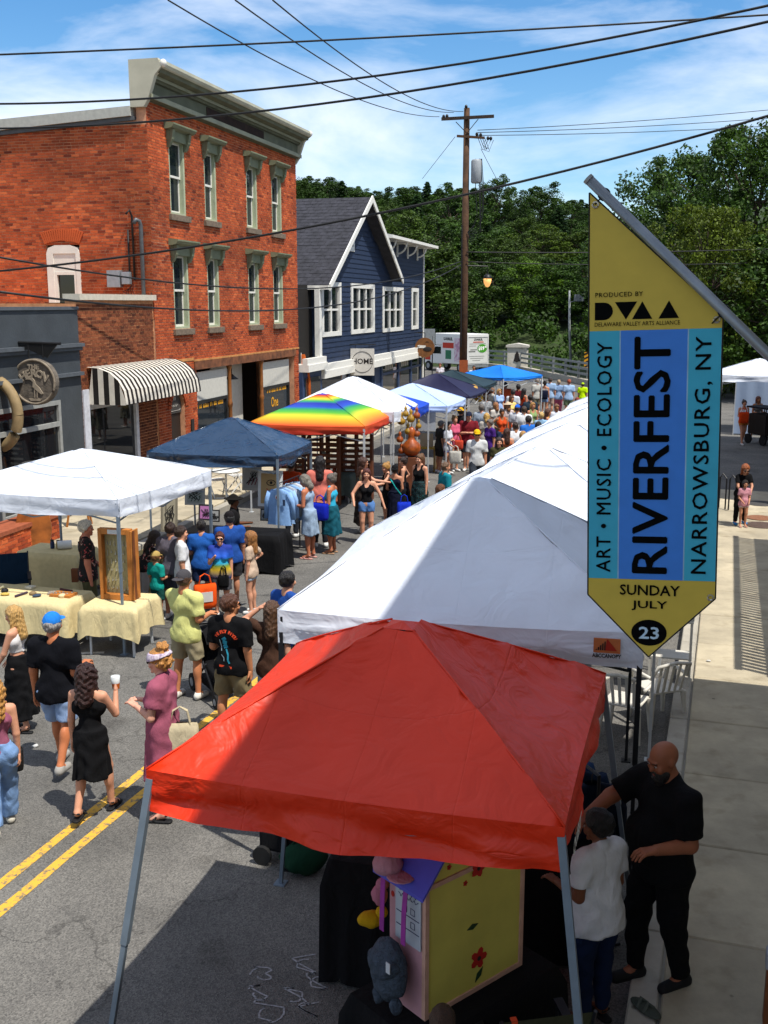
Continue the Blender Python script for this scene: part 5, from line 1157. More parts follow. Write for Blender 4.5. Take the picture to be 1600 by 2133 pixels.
# carved stump / cabinet at the grey shop
q = gp(72, 1142, .15); st_ = thing('wood_slab', 'orange brown live-edge wooden slab leaning at the grey shop', 'wood slab', (q.x, q.y, .15), R(14))
b = MB(); b.prism([(-.32, 0), (.30, 0), (.36, .4), (.30, .9), (.34, 1.35), (-.30, 1.35), (-.26, .8), (-.36, .4)], 1, -.05, .05); b.build('slab', mat('burl_wood', '#8a4e1e', .5, var=.5, scale=4), st_, bevel=.01)
b = MB(); b.bx(-.2, .2, .05, .3, 0, .06); b.build('foot', WDN, st_)
# easel boards behind the man in the floral shirt
q = gp(135, 1100, .15); ea = thing('easel', 'wooden easel with black and white prints behind the rear table', 'easel', (q.x + .3, q.y, .15), R(-20))
b = MB(); b.beam((-.3, 0, 0), (-.05, .12, 1.5), .035); b.beam((.3, 0, 0), (.05, .12, 1.5), .035); b.beam((0, .5, 0), (0, .12, 1.45), .03); b.build('frame', WDN, ea)
b = MB(); b.bx(-.22, .22, .0, .02, .5, 1.3); b.build('board', flat('#8f938f'), ea, rot=(R(-6), 0, 0))
b = MB()
for i in range(9): b.bx(-.16 + (i % 3) * .12, -.10 + (i % 3) * .12, -.006, 0, .58 + (i // 3) * .22, .70 + (i // 3) * .22)
b.build('prints', flat('#202020'), ea, rot=(R(-6), 0, 0))
# ---- print stall under the blue canopy
tE = stall_table(490, 1105, 0, 1.9, .7, R(-12), 'black cloth on the print stall table', .66, m=BLKC, seed=6)
ue, ne = frame_xy(R(12))
def picture(label, loc, rz, w, h, frame_c, paper_c, ink, seed, tilt=-8, z=0, style='eye'):
    t = thing('framed_print', label, 'picture', loc, rz, 'framed prints of the blue stall'); rr = random.Random(seed); rot = (R(tilt), 0, 0); fw = .12 * w
    b = MB(); b.bx(-w / 2, w / 2, 0, .02, 0, h); b.build('mount', flat(frame_c), t, rot=rot)
    b = MB(); b.bx(-w / 2 + fw, w / 2 - fw, -.004, 0, fw, h - fw); b.build('paper', flat(paper_c), t, rot=rot)
    b = MB()
    if style == 'eye':
        b.tube([(.02 + .09 * math.cos(k * .5), -.008, h * .66 + .055 * math.sin(k * .5)) for k in range(13)], .008, 4); b.ball((.02, -.008, h * .66), .03, .004, .03, 8, 6)
    else:
        for i in range(5): b.tube([(rr.uniform(-w * .3, w * .3), -.008, rr.uniform(.25, .75) * h) for k in range(4)], .007, 4)
    b.build('ink', flat('#1b1714'), t, rot=rot)
    b = MB()
    for i in range(3): x = -w * .18 + i * w * .17; b.tube([(x, -.008, h * .22), (x + .05, -.008, h * .45), (x + .02, -.008, h * .5)], .010, 4)
    b.build('ink_accent', flat(ink), t, rot=rot); return t
q = gp(562, 1052, 1.05); picture('large print of an eye with red strokes on tan paper', (q.x, q.y, 1.02), R(-10), .50, .72, '#c8c8c4', '#a88a5c', '#9a2b1c', 1)
q = gp(520, 1018, 1.15); picture('white print with coloured splashes behind the eye print', (q.x, q.y + .35, 1.05), R(-5), .42, .55, '#b9b9b5', '#aeb0b0', '#7a2a3a', 2, style='x')
q = gp(428, 1082, .80); picture('small pink print on the print table', (q.x, q.y, .78), R(-12), .30, .32, '#2a2629', '#a86a9a', '#5a2a52', 3, style='x')
q = gp(352, 1108, .55); picture('tall narrow print on brown paper at the end of the print stall', (q.x, q.y, .55), R(-6), .34, .78, '#6d6656', '#8c8470', '#241f1a', 4, style='x')
q = gp(402, 1056, .95); picture('pale botanical print above the pink print', (q.x, q.y + .2, .95), R(-6), .42, .36, '#a3a5a0', '#8f9690', '#2f4a3a', 5, style='x')
for k, (x, y) in enumerate(((552, 1083), (570, 1082), (447, 1085))):
    q = gp(x, y, .78); picture(['small black framed photo beside the shirt rack', 'small white framed photo touching the shirt rack', 'small dark framed photo beside the pink print'][k], (q.x, q.y, .76), R(-12), .20, .24, ['#151515', '#b5b5b2', '#1c1a1a'][k], '#8f8f8c', '#2a2a2a', 7 + k, style='x')
# clothes rack with pale blue shirts
q = gp(602, 1160, 0); ck = thing('clothes_rack', 'black metal clothes rack under the blue canopy', 'clothes rack', (q.x, q.y + .15, 0), R(72))
b = MB(); b.tube([(-.55, 0, .05), (-.55, 0, 1.55), (.55, 0, 1.55), (.55, 0, .05)], .016, 8); b.build('rail', LEGK, ck)
for x in (-.55, .55):
    b = MB(); b.tube([(x, -.25, .04), (x, .25, .04)], .016, 6); b.build('foot', LEGK, ck)
def shirt(label, c, rz, col, L_=.72, sleeves=True, group='shirts on the rack'):
    t = thing('hanging_shirt', label, 'shirt', c, rz, group); b = MB(); vs = []; rows_ = [(0, .06), (-.05, .20), (-.12, .24), (-.3, .23), (-.5, .24), (-L_, .26)]; n = 14
    for j, (z, w) in enumerate(rows_):
        for i in range(n):
            a = 2 * math.pi * i / n; r2 = .045 + .02 * math.sin(3 * a + j) * (j / 5); vs.append((w * math.cos(a), r2 * math.sin(a), z))
    b.add(vs, [(j * n + i, j * n + (i + 1) % n, (j + 1) * n + (i + 1) % n, (j + 1) * n + i) for j in range(5) for i in range(n)]); b.build('body', cloth(col), t, smooth=True)
    if sleeves:
        for s in (-1, 1):
            b = MB(); b.tube([(s * .20, 0, -.07), (s * .27, .01, -.25), (s * .29, .02, -.60)], [.06, .055, .05], 8); b.build('sleeve', cloth(col), t, smooth=True)
    b = MB(); b.tube([(0, 0, 0), (0, 0, .06), (.03, 0, .09), (.0, 0, .11)], .006, 5); b.build('hanger', LEGK, t)
    return t
ax = Vector((math.cos(R(72)), math.sin(R(72)), 0)); base = Vector((q.x, q.y + .15, 0))
names = ['front pale blue shirt with round badge on the rack', 'pale blue shirt second on the rack', 'light grey shirt third on the rack', 'pale blue shirt fourth on the rack', 'white shirt fifth on the rack', 'pale blue shirt at the far end of the rack']
for i, c in enumerate(['#7fa3cf', '#86a8d2', '#9aa3ad', '#7fa3cf', '#b9bcc0', '#86a8d2']):
    P_ = base + ax * (-.46 + .18 * i); s_ = shirt(names[i], (P_.x, P_.y, 1.44), R(72 - 90), c)
    if i == 0:
        b = MB(); b.ball((-.02, -.06, -.16), .045, .01, .05); b.build('badge', flat('#c9c9c9'), s_); b = MB(); b.ball((-.02, -.072, -.165), .022, .006, .025); b.build('badge_heart', flat('#9a2b2b'), s_); b = MB(); b.bx(.10, .15, -.07, -.06, -.32, -.2); b.build('print', flat('#24344f'), s_)
# white folding chairs and round table on the pavement
for k, (x, y, rz, lab) in enumerate(((455, 1035, 30, 'white slatted folding chair on the pavement, left of the cafe table'), (493, 1025, -60, 'white slatted folding chair on the pavement, right of the cafe table'))):
    q = gp(x, y, .15); t = thing('folding_chair', lab, 'chair', q, R(rz), 'white folding chairs'); W_ = mat('chair_white', '#c9c9c5', .5)
    for s in (-1, 1):
        b = MB(); b.beam((s * .2, .2, 0), (s * .2, -.2, .85), .025); b.build('leg', W_, t); b = MB(); b.beam((s * .18, -.22, 0), (s * .18, .2, .45), .025); b.build('leg', W_, t)
    for i in range(5):
        b = MB(); b.bx(-.19, .19, -.16 + i * .08, -.10 + i * .08, .44, .46); b.build('slat', W_, t)
    for z in (.7, .8):
        b = MB(); b.bx(-.2, .2, -.19, -.17, z, z + .06); b.build('slat', W_, t)
q = gp(470, 978, .9); t = thing('cafe_table', 'round white cafe table on the pavement between folding chairs', 'table', (q.x, q.y, .15))
b = MB(); b.lathe([(.36, .70), (.37, .72), (.36, .735), (.02, .735)], seg=24); b.build('table_top', mat('chair_white', ''), t); b = MB(); b.tube([(0, 0, 0), (0, 0, .7)], .025); b.beam((-.25, 0, .02), (.25, 0, .02), .03); b.beam((0, -.25, .02), (0, .25, .02), .03); b.build('pedestal', mat('chair_white', ''), t)
# ---- slatted wooden racks under the rainbow canopy
RK = mat('rack_wood', '#5a2f17', .7, var=.35, scale=5)
def slat_rack(label, loc, rz, w=.75, h=1.65, n=11):
    t = thing('slatted_rack', label, 'rack', loc, rz, 'slatted racks under the rainbow canopy')
    for x in (-w / 2, w / 2):
        b = MB(); b.bx(x - .03, x + .03, -.15, .15, 0, h); b.build('upright', RK, t)
    for i in range(n):
        z = .12 + i * (h - .2) / n; b = MB(); b.bx(-w / 2 + .03, w / 2 - .03, -.12, -.09, z, z + .075); b.build('slat', RK, t)
    for i in range(3):
        z = .4 + i * .42; b = MB(); b.bx(-w / 2 + .03, w / 2 - .03, -.09, .12, z, z + .02); b.build('shelf', RK, t)
    return t
rng = random.Random(77)
for k, (x, y) in enumerate(((605, 1040), (640, 1030), (676, 1052), (712, 1048), (745, 1040))):
    q = gp(x, y, 0); slat_rack(['first slatted rack from the blue stall', 'second slatted rack from the blue stall', 'third slatted rack from the blue stall', 'fourth slatted rack from the blue stall', 'slatted rack closest to the gourds'][k], (q.x, q.y + (.5 if k % 2 else 0), 0), R(-8 + 9 * k % 3), h=1.75)
    for i in range(5):
        b = MB(); zz = .42 + .42 * (i % 3); b.lathe([(.03, 0), (.05, .03), (.05, .08), (.02, .12)], seg=10)
        ci = (i + k) % 5; c = ['#b5763a', '#a33f1e', '#c9b48a', '#6d2a1a', '#8a8a80'][ci]
        tag(b.build('craft_cup', flat(c, .4), None, smooth=True, loc=(q.x - .26 + .13 * i, q.y + (.5 if k % 2 else 0), zz)), ['orange brown', 'rust red', 'sand', 'dark red', 'grey'][ci] + ' craft cup on the ' + ['first slatted rack from the blue stall', 'second slatted rack from the blue stall', 'third slatted rack from the blue stall', 'fourth slatted rack from the blue stall', 'slatted rack closest to the gourds'][k], 'cup', 'craft cups on the slatted racks')
tF = stall_table(705, 985, 0, .8, .5, R(-15), 'grey green cloth on the table beside the racks', .55, m=cloth('#4d5550'), seed=8)
# ---- gourds
GRD = mat('gourd', '#8f4414', .35, var=.4, scale=8, spec=.5); GR2 = mat('gourd_yellow', '#94701c', .35, var=.3, scale=8, spec=.5)
def gourd(label, c, s, m, hang=True):
    t = thing('gourd', label, 'gourd', c, 0, 'gourds of the gourd stall'); b = MB(); b.lathe([(.01, 0), (.10, .02), (.16, .10), (.15, .20), (.07, .28), (.055, .34), (.075, .40), (.05, .47), (.02, .50)], seg=16)
    b.v = [(x * s, y * s, z * s) for x, y, z in b.v]; b.build('body', m, t, smooth=True); b = MB(); b.tube([(0, 0, .49 * s), (.01, 0, .56 * s), (.03, 0, .6 * s)], .012, 5); b.build('stem', flat('#4a3a1c'), t)
    if hang: b = MB(); b.tube([(.03, 0, .6 * s), (0, 0, max(.7 * s, 2.2 - c[2]))], .004, 4); b.build('string', flat('#4a3a1c'), t)
    return t
gl = [(857, 950, .0, 1.55, 'big orange gourd', 0), (856, 880, 0, .7, 'small gourd hanging above the big orange one', 1), (868, 872, 0, .6, 'right uppermost gourd', 0), (836, 885, 0, .7, 'round pale gourd at the white tent leg', 1), (845, 868, 0, .55, 'uppermost gourd next to the tent leg', 1), (833, 922, 0, .6, 'painted small gourd beside the tent leg', 0), (836, 945, 0, .55, 'lowest small gourd beside the tent leg', 0), (868, 910, 0, .6, 'gourd just right of the big gourd neck', 0), (872, 893, 0, .5, 'little gourd at the end of the gourd row', 1), (850, 905, 0, .6, 'gourd just left of the big gourd neck', 1)]
for (x, y, _, s, lab, yv) in gl:
    q = at(x, y, 27.6); gourd(lab + ' under the pointed canopy', (q.x, q.y, q.z), s, GR2 if yv else GRD, True)
q = at(857, 950, 27.6); b = MB(); b.bx(-.35, .35, -.3, .3, 0, max(.2, q.z - .01)); tag(b.build('crate_stand', RK, None, loc=(q.x, q.y, 0)), 'dark wooden stand beneath the big orange gourd', 'stand')
# white board and yellow stand under the pale canopy
q = at(886, 877, 30.0); t = thing('white_board', 'blank white board hanging under the royal blue canopy', 'board', (q.x, q.y, q.z), R(-16)); b = MB(); b.bx(-.30, .30, -.01, .01, -.27, .27); b.build('panel', flat('#a9adb2'), t); b = MB(); b.tube([(-.28, 0, .27), (-.28, 0, .5)], .005, 4); b.build('cord', LEGK, t); b = MB(); b.tube([(.28, 0, .27), (.28, 0, .5)], .005, 4); b.build('cord', LEGK, t)
q = gp(889, 930, .75); t = thing('yellow_stand', 'yellow stand with a small picture under the pale canopy', 'stand', (q.x, q.y, 0), R(-14)); b = MB(); b.bx(-.3, .3, -.25, .25, .70, .74); b.build('top', flat('#a8862a'), t)
for s in (-1, 1):
    b = MB(); b.bx(s * .27 - .02, s * .27 + .02, -.2, .2, 0, .7); b.build('leg', flat('#8a6a20'), t)
b = MB(); b.bx(-.2, .2, -.02, .0, .75, 1.15); b.build('picture', flat('#b9a98c'), t)
# sun hats for sale under the indigo canopy
for k, (x, y) in enumerate(((988, 812), (995, 826))):
    q = at(x, y, 36.2); t = thing('straw_hat', ['tan straw hat hanging at the indigo canopy corner', 'yellow straw hat hanging lower at the indigo canopy corner'][k], 'hat', q, 0, 'straw hats'); b = MB(); b.lathe([(.20, 0), (.21, .012), (.11, .02), (.10, .10), (.06, .13), (.01, .135)], seg=20); b.build('body', flat(['#a8823a', '#c79a2a'][k]), t, smooth=True, rot=(R(60), 0, R(30))); b = MB(); b.lathe([(.112, .02), (.108, .045)], seg=20); b.build('band', flat('#4a3218'), t, rot=(R(60), 0, R(30)))
# traffic cone
q = gp(1105, 905, 0); t = thing('traffic_cone', 'orange traffic cone with white band among the crowd', 'traffic cone', q); OR_ = mat('cone_orange', '#c8431a', .6); b = MB(); b.bx(-.18, .18, -.18, .18, 0, .03); b.build('base', OR_, t); b = MB(); b.lathe([(.14, .03), (.03, .72), (.02, .73)], seg=16); b.build('body', OR_, t, smooth=True); b = MB(); b.lathe([(.098, .32), (.076, .45)], seg=16); b.build('band', flat('#c9c9c5'), t)

# ================================================================ under the red canopy: painted play house and its goods
hb = gp(885, 2128, .70); hr = gp(1088, 2010, .70); dv = (hr - hb); HW = dv.length; ang = math.atan2(dv.y, dv.x)
ph_ = thing('play_house', 'yellow and pink painted wooden play house with violet roof', 'play house', (hb.x, hb.y, .70), ang)
HD, HE, HP = .36, .92, 1.42; YLW = mat('house_yellow', '#c6bb58', .7, var=.12, scale=3); PNK = mat('house_pink', '#b98a92', .75, var=.08); VIO = mat('house_violet', '#4a4ab0', .6, var=.08); PTR = mat('house_trim', '#c49a86', .7)
b = MB(); b.prism([(.02, 0), (HW - .02, 0), (HW - .02, HE), (HW / 2, HP), (.02, HE)], 1, .012, .03); b.prism([(.02, 0), (HW - .02, 0), (HW - .02, HE), (HW / 2, HP), (.02, HE)], 1, HD - .03, HD - .012); b.build('gable_wall', YLW, ph_)
b = MB(); b.bx(0, .018, .03, HD - .03, 0, HE); b.build('side_wall', PNK, ph_); b = MB(); b.bx(HW - .018, HW, .03, HD - .03, 0, HE); b.build('side_wall', PNK, ph_)
b = MB(); b.bx(0, .03, 0, .03, 0, HE); b.bx(HW - .03, HW, 0, .03, 0, HE); b.bx(.03, HW - .03, 0, .012, 0, .03); b.bx(.03, HW - .03, 0, .012, HE - .06, HE - .03); b.build('trim', PTR, ph_)
b = MB(); b.bx(HW / 2 - .012, HW / 2 + .012, -.002, .012, HE - .03, HP - .1); b.build('violet_post', VIO, ph_)
for s, nm in ((0, 'roof_slope'), (1, 'roof_slope')):
    b = MB(); x0, x1 = (-.07, HW / 2) if s == 0 else (HW + .07, HW / 2); z0 = HE - .07 * (HP - HE) / (HW / 2)
    b.prism([(x0, z0 + .004), (x1, HP + .004), (x1, HP + .026), (x0, z0 + .026)], 1, -.05, HD + .05); b.build(nm, VIO, ph_)
RDF = mat('flower_red', '#b01e16', .7); LF = mat('leaf_dark', '#1e3a1e', .7); DK = mat('sign_black', '#26211f')
def flower(x, z, r, y, petals=5, star=False, n='flower'):
    b = MB(); pts = []
    for i in range(petals * 4):
        t = 2 * math.pi * i / (petals * 4); rr = r * ((.55 + .45 * abs(math.cos(petals * t / 2))) if star else (.82 + .18 * math.cos(petals * t))); pts.append((x + rr * math.cos(t), z + rr * math.sin(t)))
    b.prism(pts, 1, y - .004, y - .0005); f = b.build(n, RDF, ph_); c = MB(); c.prism([(x + r * .22 * math.cos(k * .785), z + r * .22 * math.sin(k * .785)) for k in range(8)], 1, y - .007, y - .0045); c.build('flower_eye', DK, f)
def leaf_(x, z, l, a, y):
    d = Vector((math.cos(a), math.sin(a))); q_ = Vector((-d.y, d.x)); b = MB(); b.prism([tuple(Vector((x, z))), tuple(Vector((x, z)) + d * l * .5 + q_ * l * .2), tuple(Vector((x, z)) + d * l), tuple(Vector((x, z)) + d * l * .5 - q_ * l * .2)], 1, y - .004, y - .0005); b.build('painted_leaf', LF, ph_)
flower(.44, .86, .065, .0); flower(.34, .79, .02, .012); flower(.52, .93, .02, .0); flower(.24, 1.02, .05, .012); flower(.30, 1.13, .025, .012); flower(.2, .95, .02, .012); flower(.47, .22, .075, .012, 5, True); leaf_(.36, .46, .10, .1, .012); leaf_(.44, .06, .11, .9, .012); leaf_(.38, 1.08, .09, 1.1, .012); leaf_(.36, 1.08, .08, 2.3, .012); leaf_(.35, 1.02, .08, 1.7, .012)
b = MB()
for (y, z, r) in ((.20, .30, .035), (.13, .52, .014), (.30, .72, .02)): b.prism([(y + r * .7 * math.cos(k * .63), z + r * math.sin(k * .63)) for k in range(10)], 0, -.004, -.0005)
b.build('painted_poppy', RDF, ph_)
# card with handwriting, hung on the pink side (code square left out)
cd = thing('price_card', 'white hand-lettered card hung on the pink house side', 'card', ph_.matrix_world @ Vector((0, 0, 0)), 0)
cd.location = (hb.x, hb.y, .70); cd.rotation_euler = (0, 0, ang)
b = MB(); b.bx(-.014, -.006, .03, .26, .46, .88); b.build('card', flat('#a9b0b8'), cd)
b = MB()
for k, z in enumerate((.80, .765)): b.tube([(-.016, .05 + .012 * i, z + .014 * math.sin(i * 2.2 + k)) for i in range(16)], .002, 4)
for (y, z) in ((.10, .69), (.17, .69), (.10, .60)): b.tube([(-.016, y - .018, z - .02), (-.016, y + .018, z - .02), (-.016, y + .018, z + .02), (-.016, y - .018, z + .02), (-.016, y - .018, z - .02)], .002, 4)
b.bx(-.0165, -.0142, .04, .25, .645, .650); b.bx(-.0165, -.0142, .04, .25, .555, .560); b.build('handwriting', flat('#2b2f52'), cd)
# plush bag hung by violet straps over the roof
pb = thing('plush_bag', 'grey plush bag hanging on violet straps from the play house roof', 'bag', (hb.x, hb.y, .70), ang)
PUR = mat('strap_violet', '#8a2a86', .7)
for (ya, yb) in ((.12, .10), (.34, .30)):
    b = MB(); pts = [(.30, ya, 1.27), (.10, ya, 1.04), (-.06, (ya + yb) / 2, .86), (-.085, yb, .70), (-.09, yb, .50)]
    vs = []
    for p_ in pts: vs += [(p_[0] - .004, p_[1] - .02, p_[2] + .006), (p_[0] - .004, p_[1] + .02, p_[2] + .006)]
    b.add(vs, [(2 * i, 2 * i + 1, 2 * i + 3, 2 * i + 2) for i in range(4)]); o = b.build('strap', PUR, pb, fix=False); o.modifiers.new('s', 'SOLIDIFY').thickness = .004
def fuzzy(mb, amp, freq, seed):
    out = []
    for (x, y, z) in mb.v:
        n_ = noise.noise(Vector((x * freq + seed, y * freq, z * freq))) * amp; v = Vector((x, y, z)); out.append((x + n_, y + n_ * .6, z + n_ * .5))
    mb.v = out; return mb
PLU = mat('plush_grey', '#3a4450', .95, var=.35, scale=25, bump=1.0, bscale=70)
b = MB(); b.ball((-.12, .20, .30), .085, .15, .20, 26, 18); fuzzy(b, .03, 14, 1).build('body', PLU, pb, smooth=True)
b = MB(); b.ball((-.16, .20, .36), .06, .14, .09, 22, 14); fuzzy(b, .025, 16, 2).build('flap', PLU, pb, smooth=True)
for y in (.12, .28):
    b = MB(); b.ball((-.13, y, .10), .04, .045, .06, 14, 10); fuzzy(b, .015, 20, y).build('paw', PLU, pb, smooth=True)
b = MB(); b.bx(-.215, -.210, .08, .115, .37, .44); b.build('paper_tag', flat('#b9bcc0'), pb)
# pink cap, yellow and green plush pieces behind
q = gp(808, 1800, 1.65); t = thing('pink_cap', 'pale pink cap hung behind the play house roof', 'cap', (q.x, q.y, 1.62), R(40)); b = MB(); b.lathe([(.09, 0), (.095, .04), (.07, .10), (.01, .13)], seg=18); b.build('crown', cloth('#b0808c'), t, smooth=True); b = MB(); b.ball((0, -.12, .0), .085, .09, .012); b.build('peak', cloth('#b0808c'), t, smooth=True)
q = gp(772, 1900, 1.2); t = thing('plush_toy', 'yellow plush duck hanging beside the grey plush bag', 'plush toy', (q.x, q.y, 1.15), 0, 'plush toys'); b = MB(); b.ball((0, 0, 0), .08, .06, .055, 18, 12); fuzzy(b, .012, 20, 3).build('body', cloth('#b08a12'), t, smooth=True); b = MB(); b.ball((.07, 0, .05), .04, .04, .04, 14, 10); b.build('head', cloth('#b08a12'), t, smooth=True)
q = gp(790, 1850, 1.35); t = thing('plush_toy', 'pink plush toy hanging above the yellow duck', 'plush toy', (q.x, q.y, 1.30), 0, 'plush toys'); b = MB(); b.ball((0, 0, 0), .05, .05, .075, 18, 12); fuzzy(b, .014, 20, 5).build('body', cloth('#a86a7c'), t, smooth=True); b = MB(); b.ball((.02, -.02, .09), .042, .04, .04, 14, 10); b.build('head', cloth('#a86a7c'), t, smooth=True)
q = gp(800, 2035, .75); t = thing('plush_toy', 'green plush toy peeking out beneath the grey plush bag', 'plush toy', (q.x, q.y, .78), 0, 'plush toys'); b = MB(); b.ball((0, 0, 0), .05, .05, .09, 18, 12); fuzzy(b, .014, 20, 8).build('body', cloth('#1e3f1c'), t, smooth=True); b = MB(); b.tube([(0, 0, -.06), (.0, -.02, -.14)], .02); b.build('leg', cloth('#1e3f1c'), t)
# black-draped display tables
def black_table(lab, px, py, w, d, h, rz, seed):
    c = gp(px, py, h); loc = (c.x, c.y, 0); table('table hidden under the ' + lab, loc, rz, w, d, h); table_cloth(lab, loc, rz, w, d, h, h - .04, BLKC, seed); return c
hc_ = ph_.location + Vector((math.cos(ang), math.sin(ang), 0)) * HW / 2 + Vector((-math.sin(ang), math.cos(ang), 0)) * HD / 2
table('table hidden under the black cloth carrying the play house', (hc_.x, hc_.y, 0), ang, HW + .35, HD + .3, .69); table_cloth('black cloth under the painted play house', (hc_.x, hc_.y, 0), ang, HW + .35, HD + .3, .69, .63, BLKC, 3)
black_table('tall black cloth display beneath the middle of the red canopy', 790, 1765, .62, .55, 1.0, R(-16), 5)
black_table('black cloth table at the back of the red canopy', 1060, 1720, 1.3, .6, .95, R(-16), 6)
# cart, green bag
q = gp(605, 1790, 0); t = thing('hand_cart', 'black wheeled hand cart under the red canopy edge', 'cart', (q.x, q.y, 0), R(-20)); b = MB(); b.bx(-.25, .15, -.15, .15, .12, .34); b.build('tub', cloth('#121214'), t, bevel=.04)
for (x, y) in ((-.2, -.17), (.1, -.17), (-.2, .17), (.1, .17)):
    b = MB(); b.prism([(x + .09 * math.cos(k * .45), .09 + .09 * math.sin(k * .45)) for k in range(14)], 1, y - .02, y + .02); b.build('wheel', mat('tyre', '#141414'), t)
b = MB(); b.tube([(.15, 0, .3), (.4, 0, .9)], .012); b.build('handle', LEGK, t)
q = gp(632, 1815, 0); b = MB(); b.ball((0, 0, .13), .2, .15, .15, 20, 12); fuzzy(b, .05, 8, 4); t = thing('green_bag', 'dark green bag slumped on the road beside the black cart', 'bag', (q.x, q.y, 0)); b.build('body', cloth('#0f3020'), t, smooth=True); b = MB(); b.tube([(-.1, 0, .24), (-.04, 0, .36), (.06, 0, .36), (.1, 0, .24)], .012, 6); b.build('handle', cloth('#0f3020'), t)
# khaki camp chair with an orange strap at the lower edge
q = gp(1130, 2120, .95); camp_chair('khaki folding camp chair with orange strap in front of the play house', (q.x, q.y + .1, 0), R(190), '#3c3d2b', h=.98)
t = thing('strap', 'bright orange strap hung over the khaki camp chair', 'strap', (q.x - .17, q.y - .06, .97), R(10)); b = MB(); b.bx(-.018, .018, -.012, -.004, -.45, .0); b.bx(-.018, .018, -.012, .03, .0, .008); b.build('webbing', mat('strap_orange', '#c8431a', .7), t)
b = MB(); b.bx(-.022, .022, -.02, -.012, -.3, -.26); b.build('buckle', LEGK, t)
# denim rack at the back corner of the red canopy
q = gp(1245, 1790, 0); dk = thing('clothes_rack', 'clothes rack with denim beside the large man in black', 'clothes rack', (1.42, 8.0, 0), R(-70)); b = MB(); b.tube([(-.6, 0, .05), (-.6, 0, 1.5), (.6, 0, 1.5), (.6, 0, .05)], .016, 8); b.build('rail', LEGK, dk)
for x in (-.6, .6): b = MB(); b.tube([(x, -.25, .04), (x, .25, .04)], .016, 6); b.build('foot', LEGK, dk)
axd = Vector((math.cos(R(-70)), math.sin(R(-70)), 0))
for i in range(6):
    P_ = Vector((1.42, 8.0, 0)) + axd * (-.5 + .2 * i); shirt(['first', 'second', 'third', 'fourth', 'fifth', 'sixth'][i] + ' dark denim jacket on the rack beside the man in black', (P_.x, P_.y, 1.40), R(-70 + 90), ['#16243c', '#1c3050', '#131d30', '#22395c', '#182840', '#101a2c'][i], .66, True, 'denim on the rack')
# shoulder bag on the ground near the kerb
q = gp(1345, 2105, .15); t = thing('sandal', 'grey strappy sandal lying on the kerb at the lower edge', 'sandal', q, R(30)); b = MB(); b.ball((0, 0, .02), .06, .14, .02, 16, 8); b.build('sole', flat('#3b4038'), t, smooth=True); b = MB(); b.tube([(-.05, .03, .02), (0, .05, .07), (.05, .03, .02)], .012, 6); b.tube([(-.05, -.03, .02), (0, -.02, .07), (.05, -.03, .02)], .012, 6); b.build('strap', flat('#4b5048'), t)
# white plastic chairs behind the red canopy
def plastic_chair(label, loc, rz):
    t = thing('plastic_chair', label, 'chair', loc, rz, 'white plastic chairs'); W_ = mat('plastic_white', '#c4c0b6', .4, var=.05)
    b = MB(); b.bx(-.22, .22, -.22, .22, .42, .45); b.build('seat', W_, t, bevel=.012)
    for (x, y) in ((-.21, -.2), (.21, -.2), (-.21, .2), (.21, .2)): b = MB(); b.tube([(x, y, .43), (x * 1.15, y * 1.15, 0)], [.035, .022], 8); b.build('leg', W_, t)
    for i in range(5): b = MB(); x = -.16 + i * .08; b.beam((x, .21, .45), (x * 1.1, .30, .80), .035, .012); b.build('slat', W_, t)
    b = MB(); b.tube([(-.25, .2, .62), (-.22, .30, .80), (0, .33, .84), (.22, .30, .80), (.25, .2, .62)], .022, 8); b.build('back_rail', W_, t, smooth=True)
    for s in (-1, 1): b = MB(); b.tube([(s * .25, .22, .63), (s * .27, .0, .64), (s * .25, -.2, .62), (s * .235, -.22, .44)], .022, 8); b.build('armrest', W_, t, smooth=True)
q = gp(1300, 1530, 0); plastic_chair('white plastic armchair closest to the black canopy leg', (q.x, q.y, 0), R(150)); q = gp(1368, 1500, 0); plastic_chair('white plastic armchair beside the kerb', (q.x, q.y, 0), R(200))
q = gp(1392, 1440, 0); t = thing('white_shelf', 'white folding shelf stand with boxes by the kerb', 'shelf', (q.x, q.y, 0), R(-16)); W_ = mat('plastic_white', '')
for (x, y) in ((-.25, -.15), (.25, -.15), (-.25, .15), (.25, .15)): b = MB(); b.beam((x, y, 0), (x, y, 1.0), .03); b.build('leg', W_, t)
for z in (.5, .99): b = MB(); b.bx(-.27, .27, -.17, .17, z, z + .02); b.build('shelf', W_, t)
q2 = gp(1425, 1345, 1.0); t = thing('cardboard_box', 'open white cardboard box on the stand below the banner tip', 'box', (q.x + .1, q.y, 1.012), R(-16)); b = MB(); b.bx(-.18, .18, -.15, .15, 0, .24); b.build('body', flat('#b9b6ae'), t)
for (x0, x1, a) in ((-.18, -.18, 1), (.18, .18, -1)): b = MB(); b.add([(x0, -.15, .24), (x0, .15, .24), (x0 - a * .10, .15, .31), (x0 - a * .10, -.15, .31)], [(0, 1, 2, 3)]); b.build('flap', flat('#8a4a24'), t, fix=False)
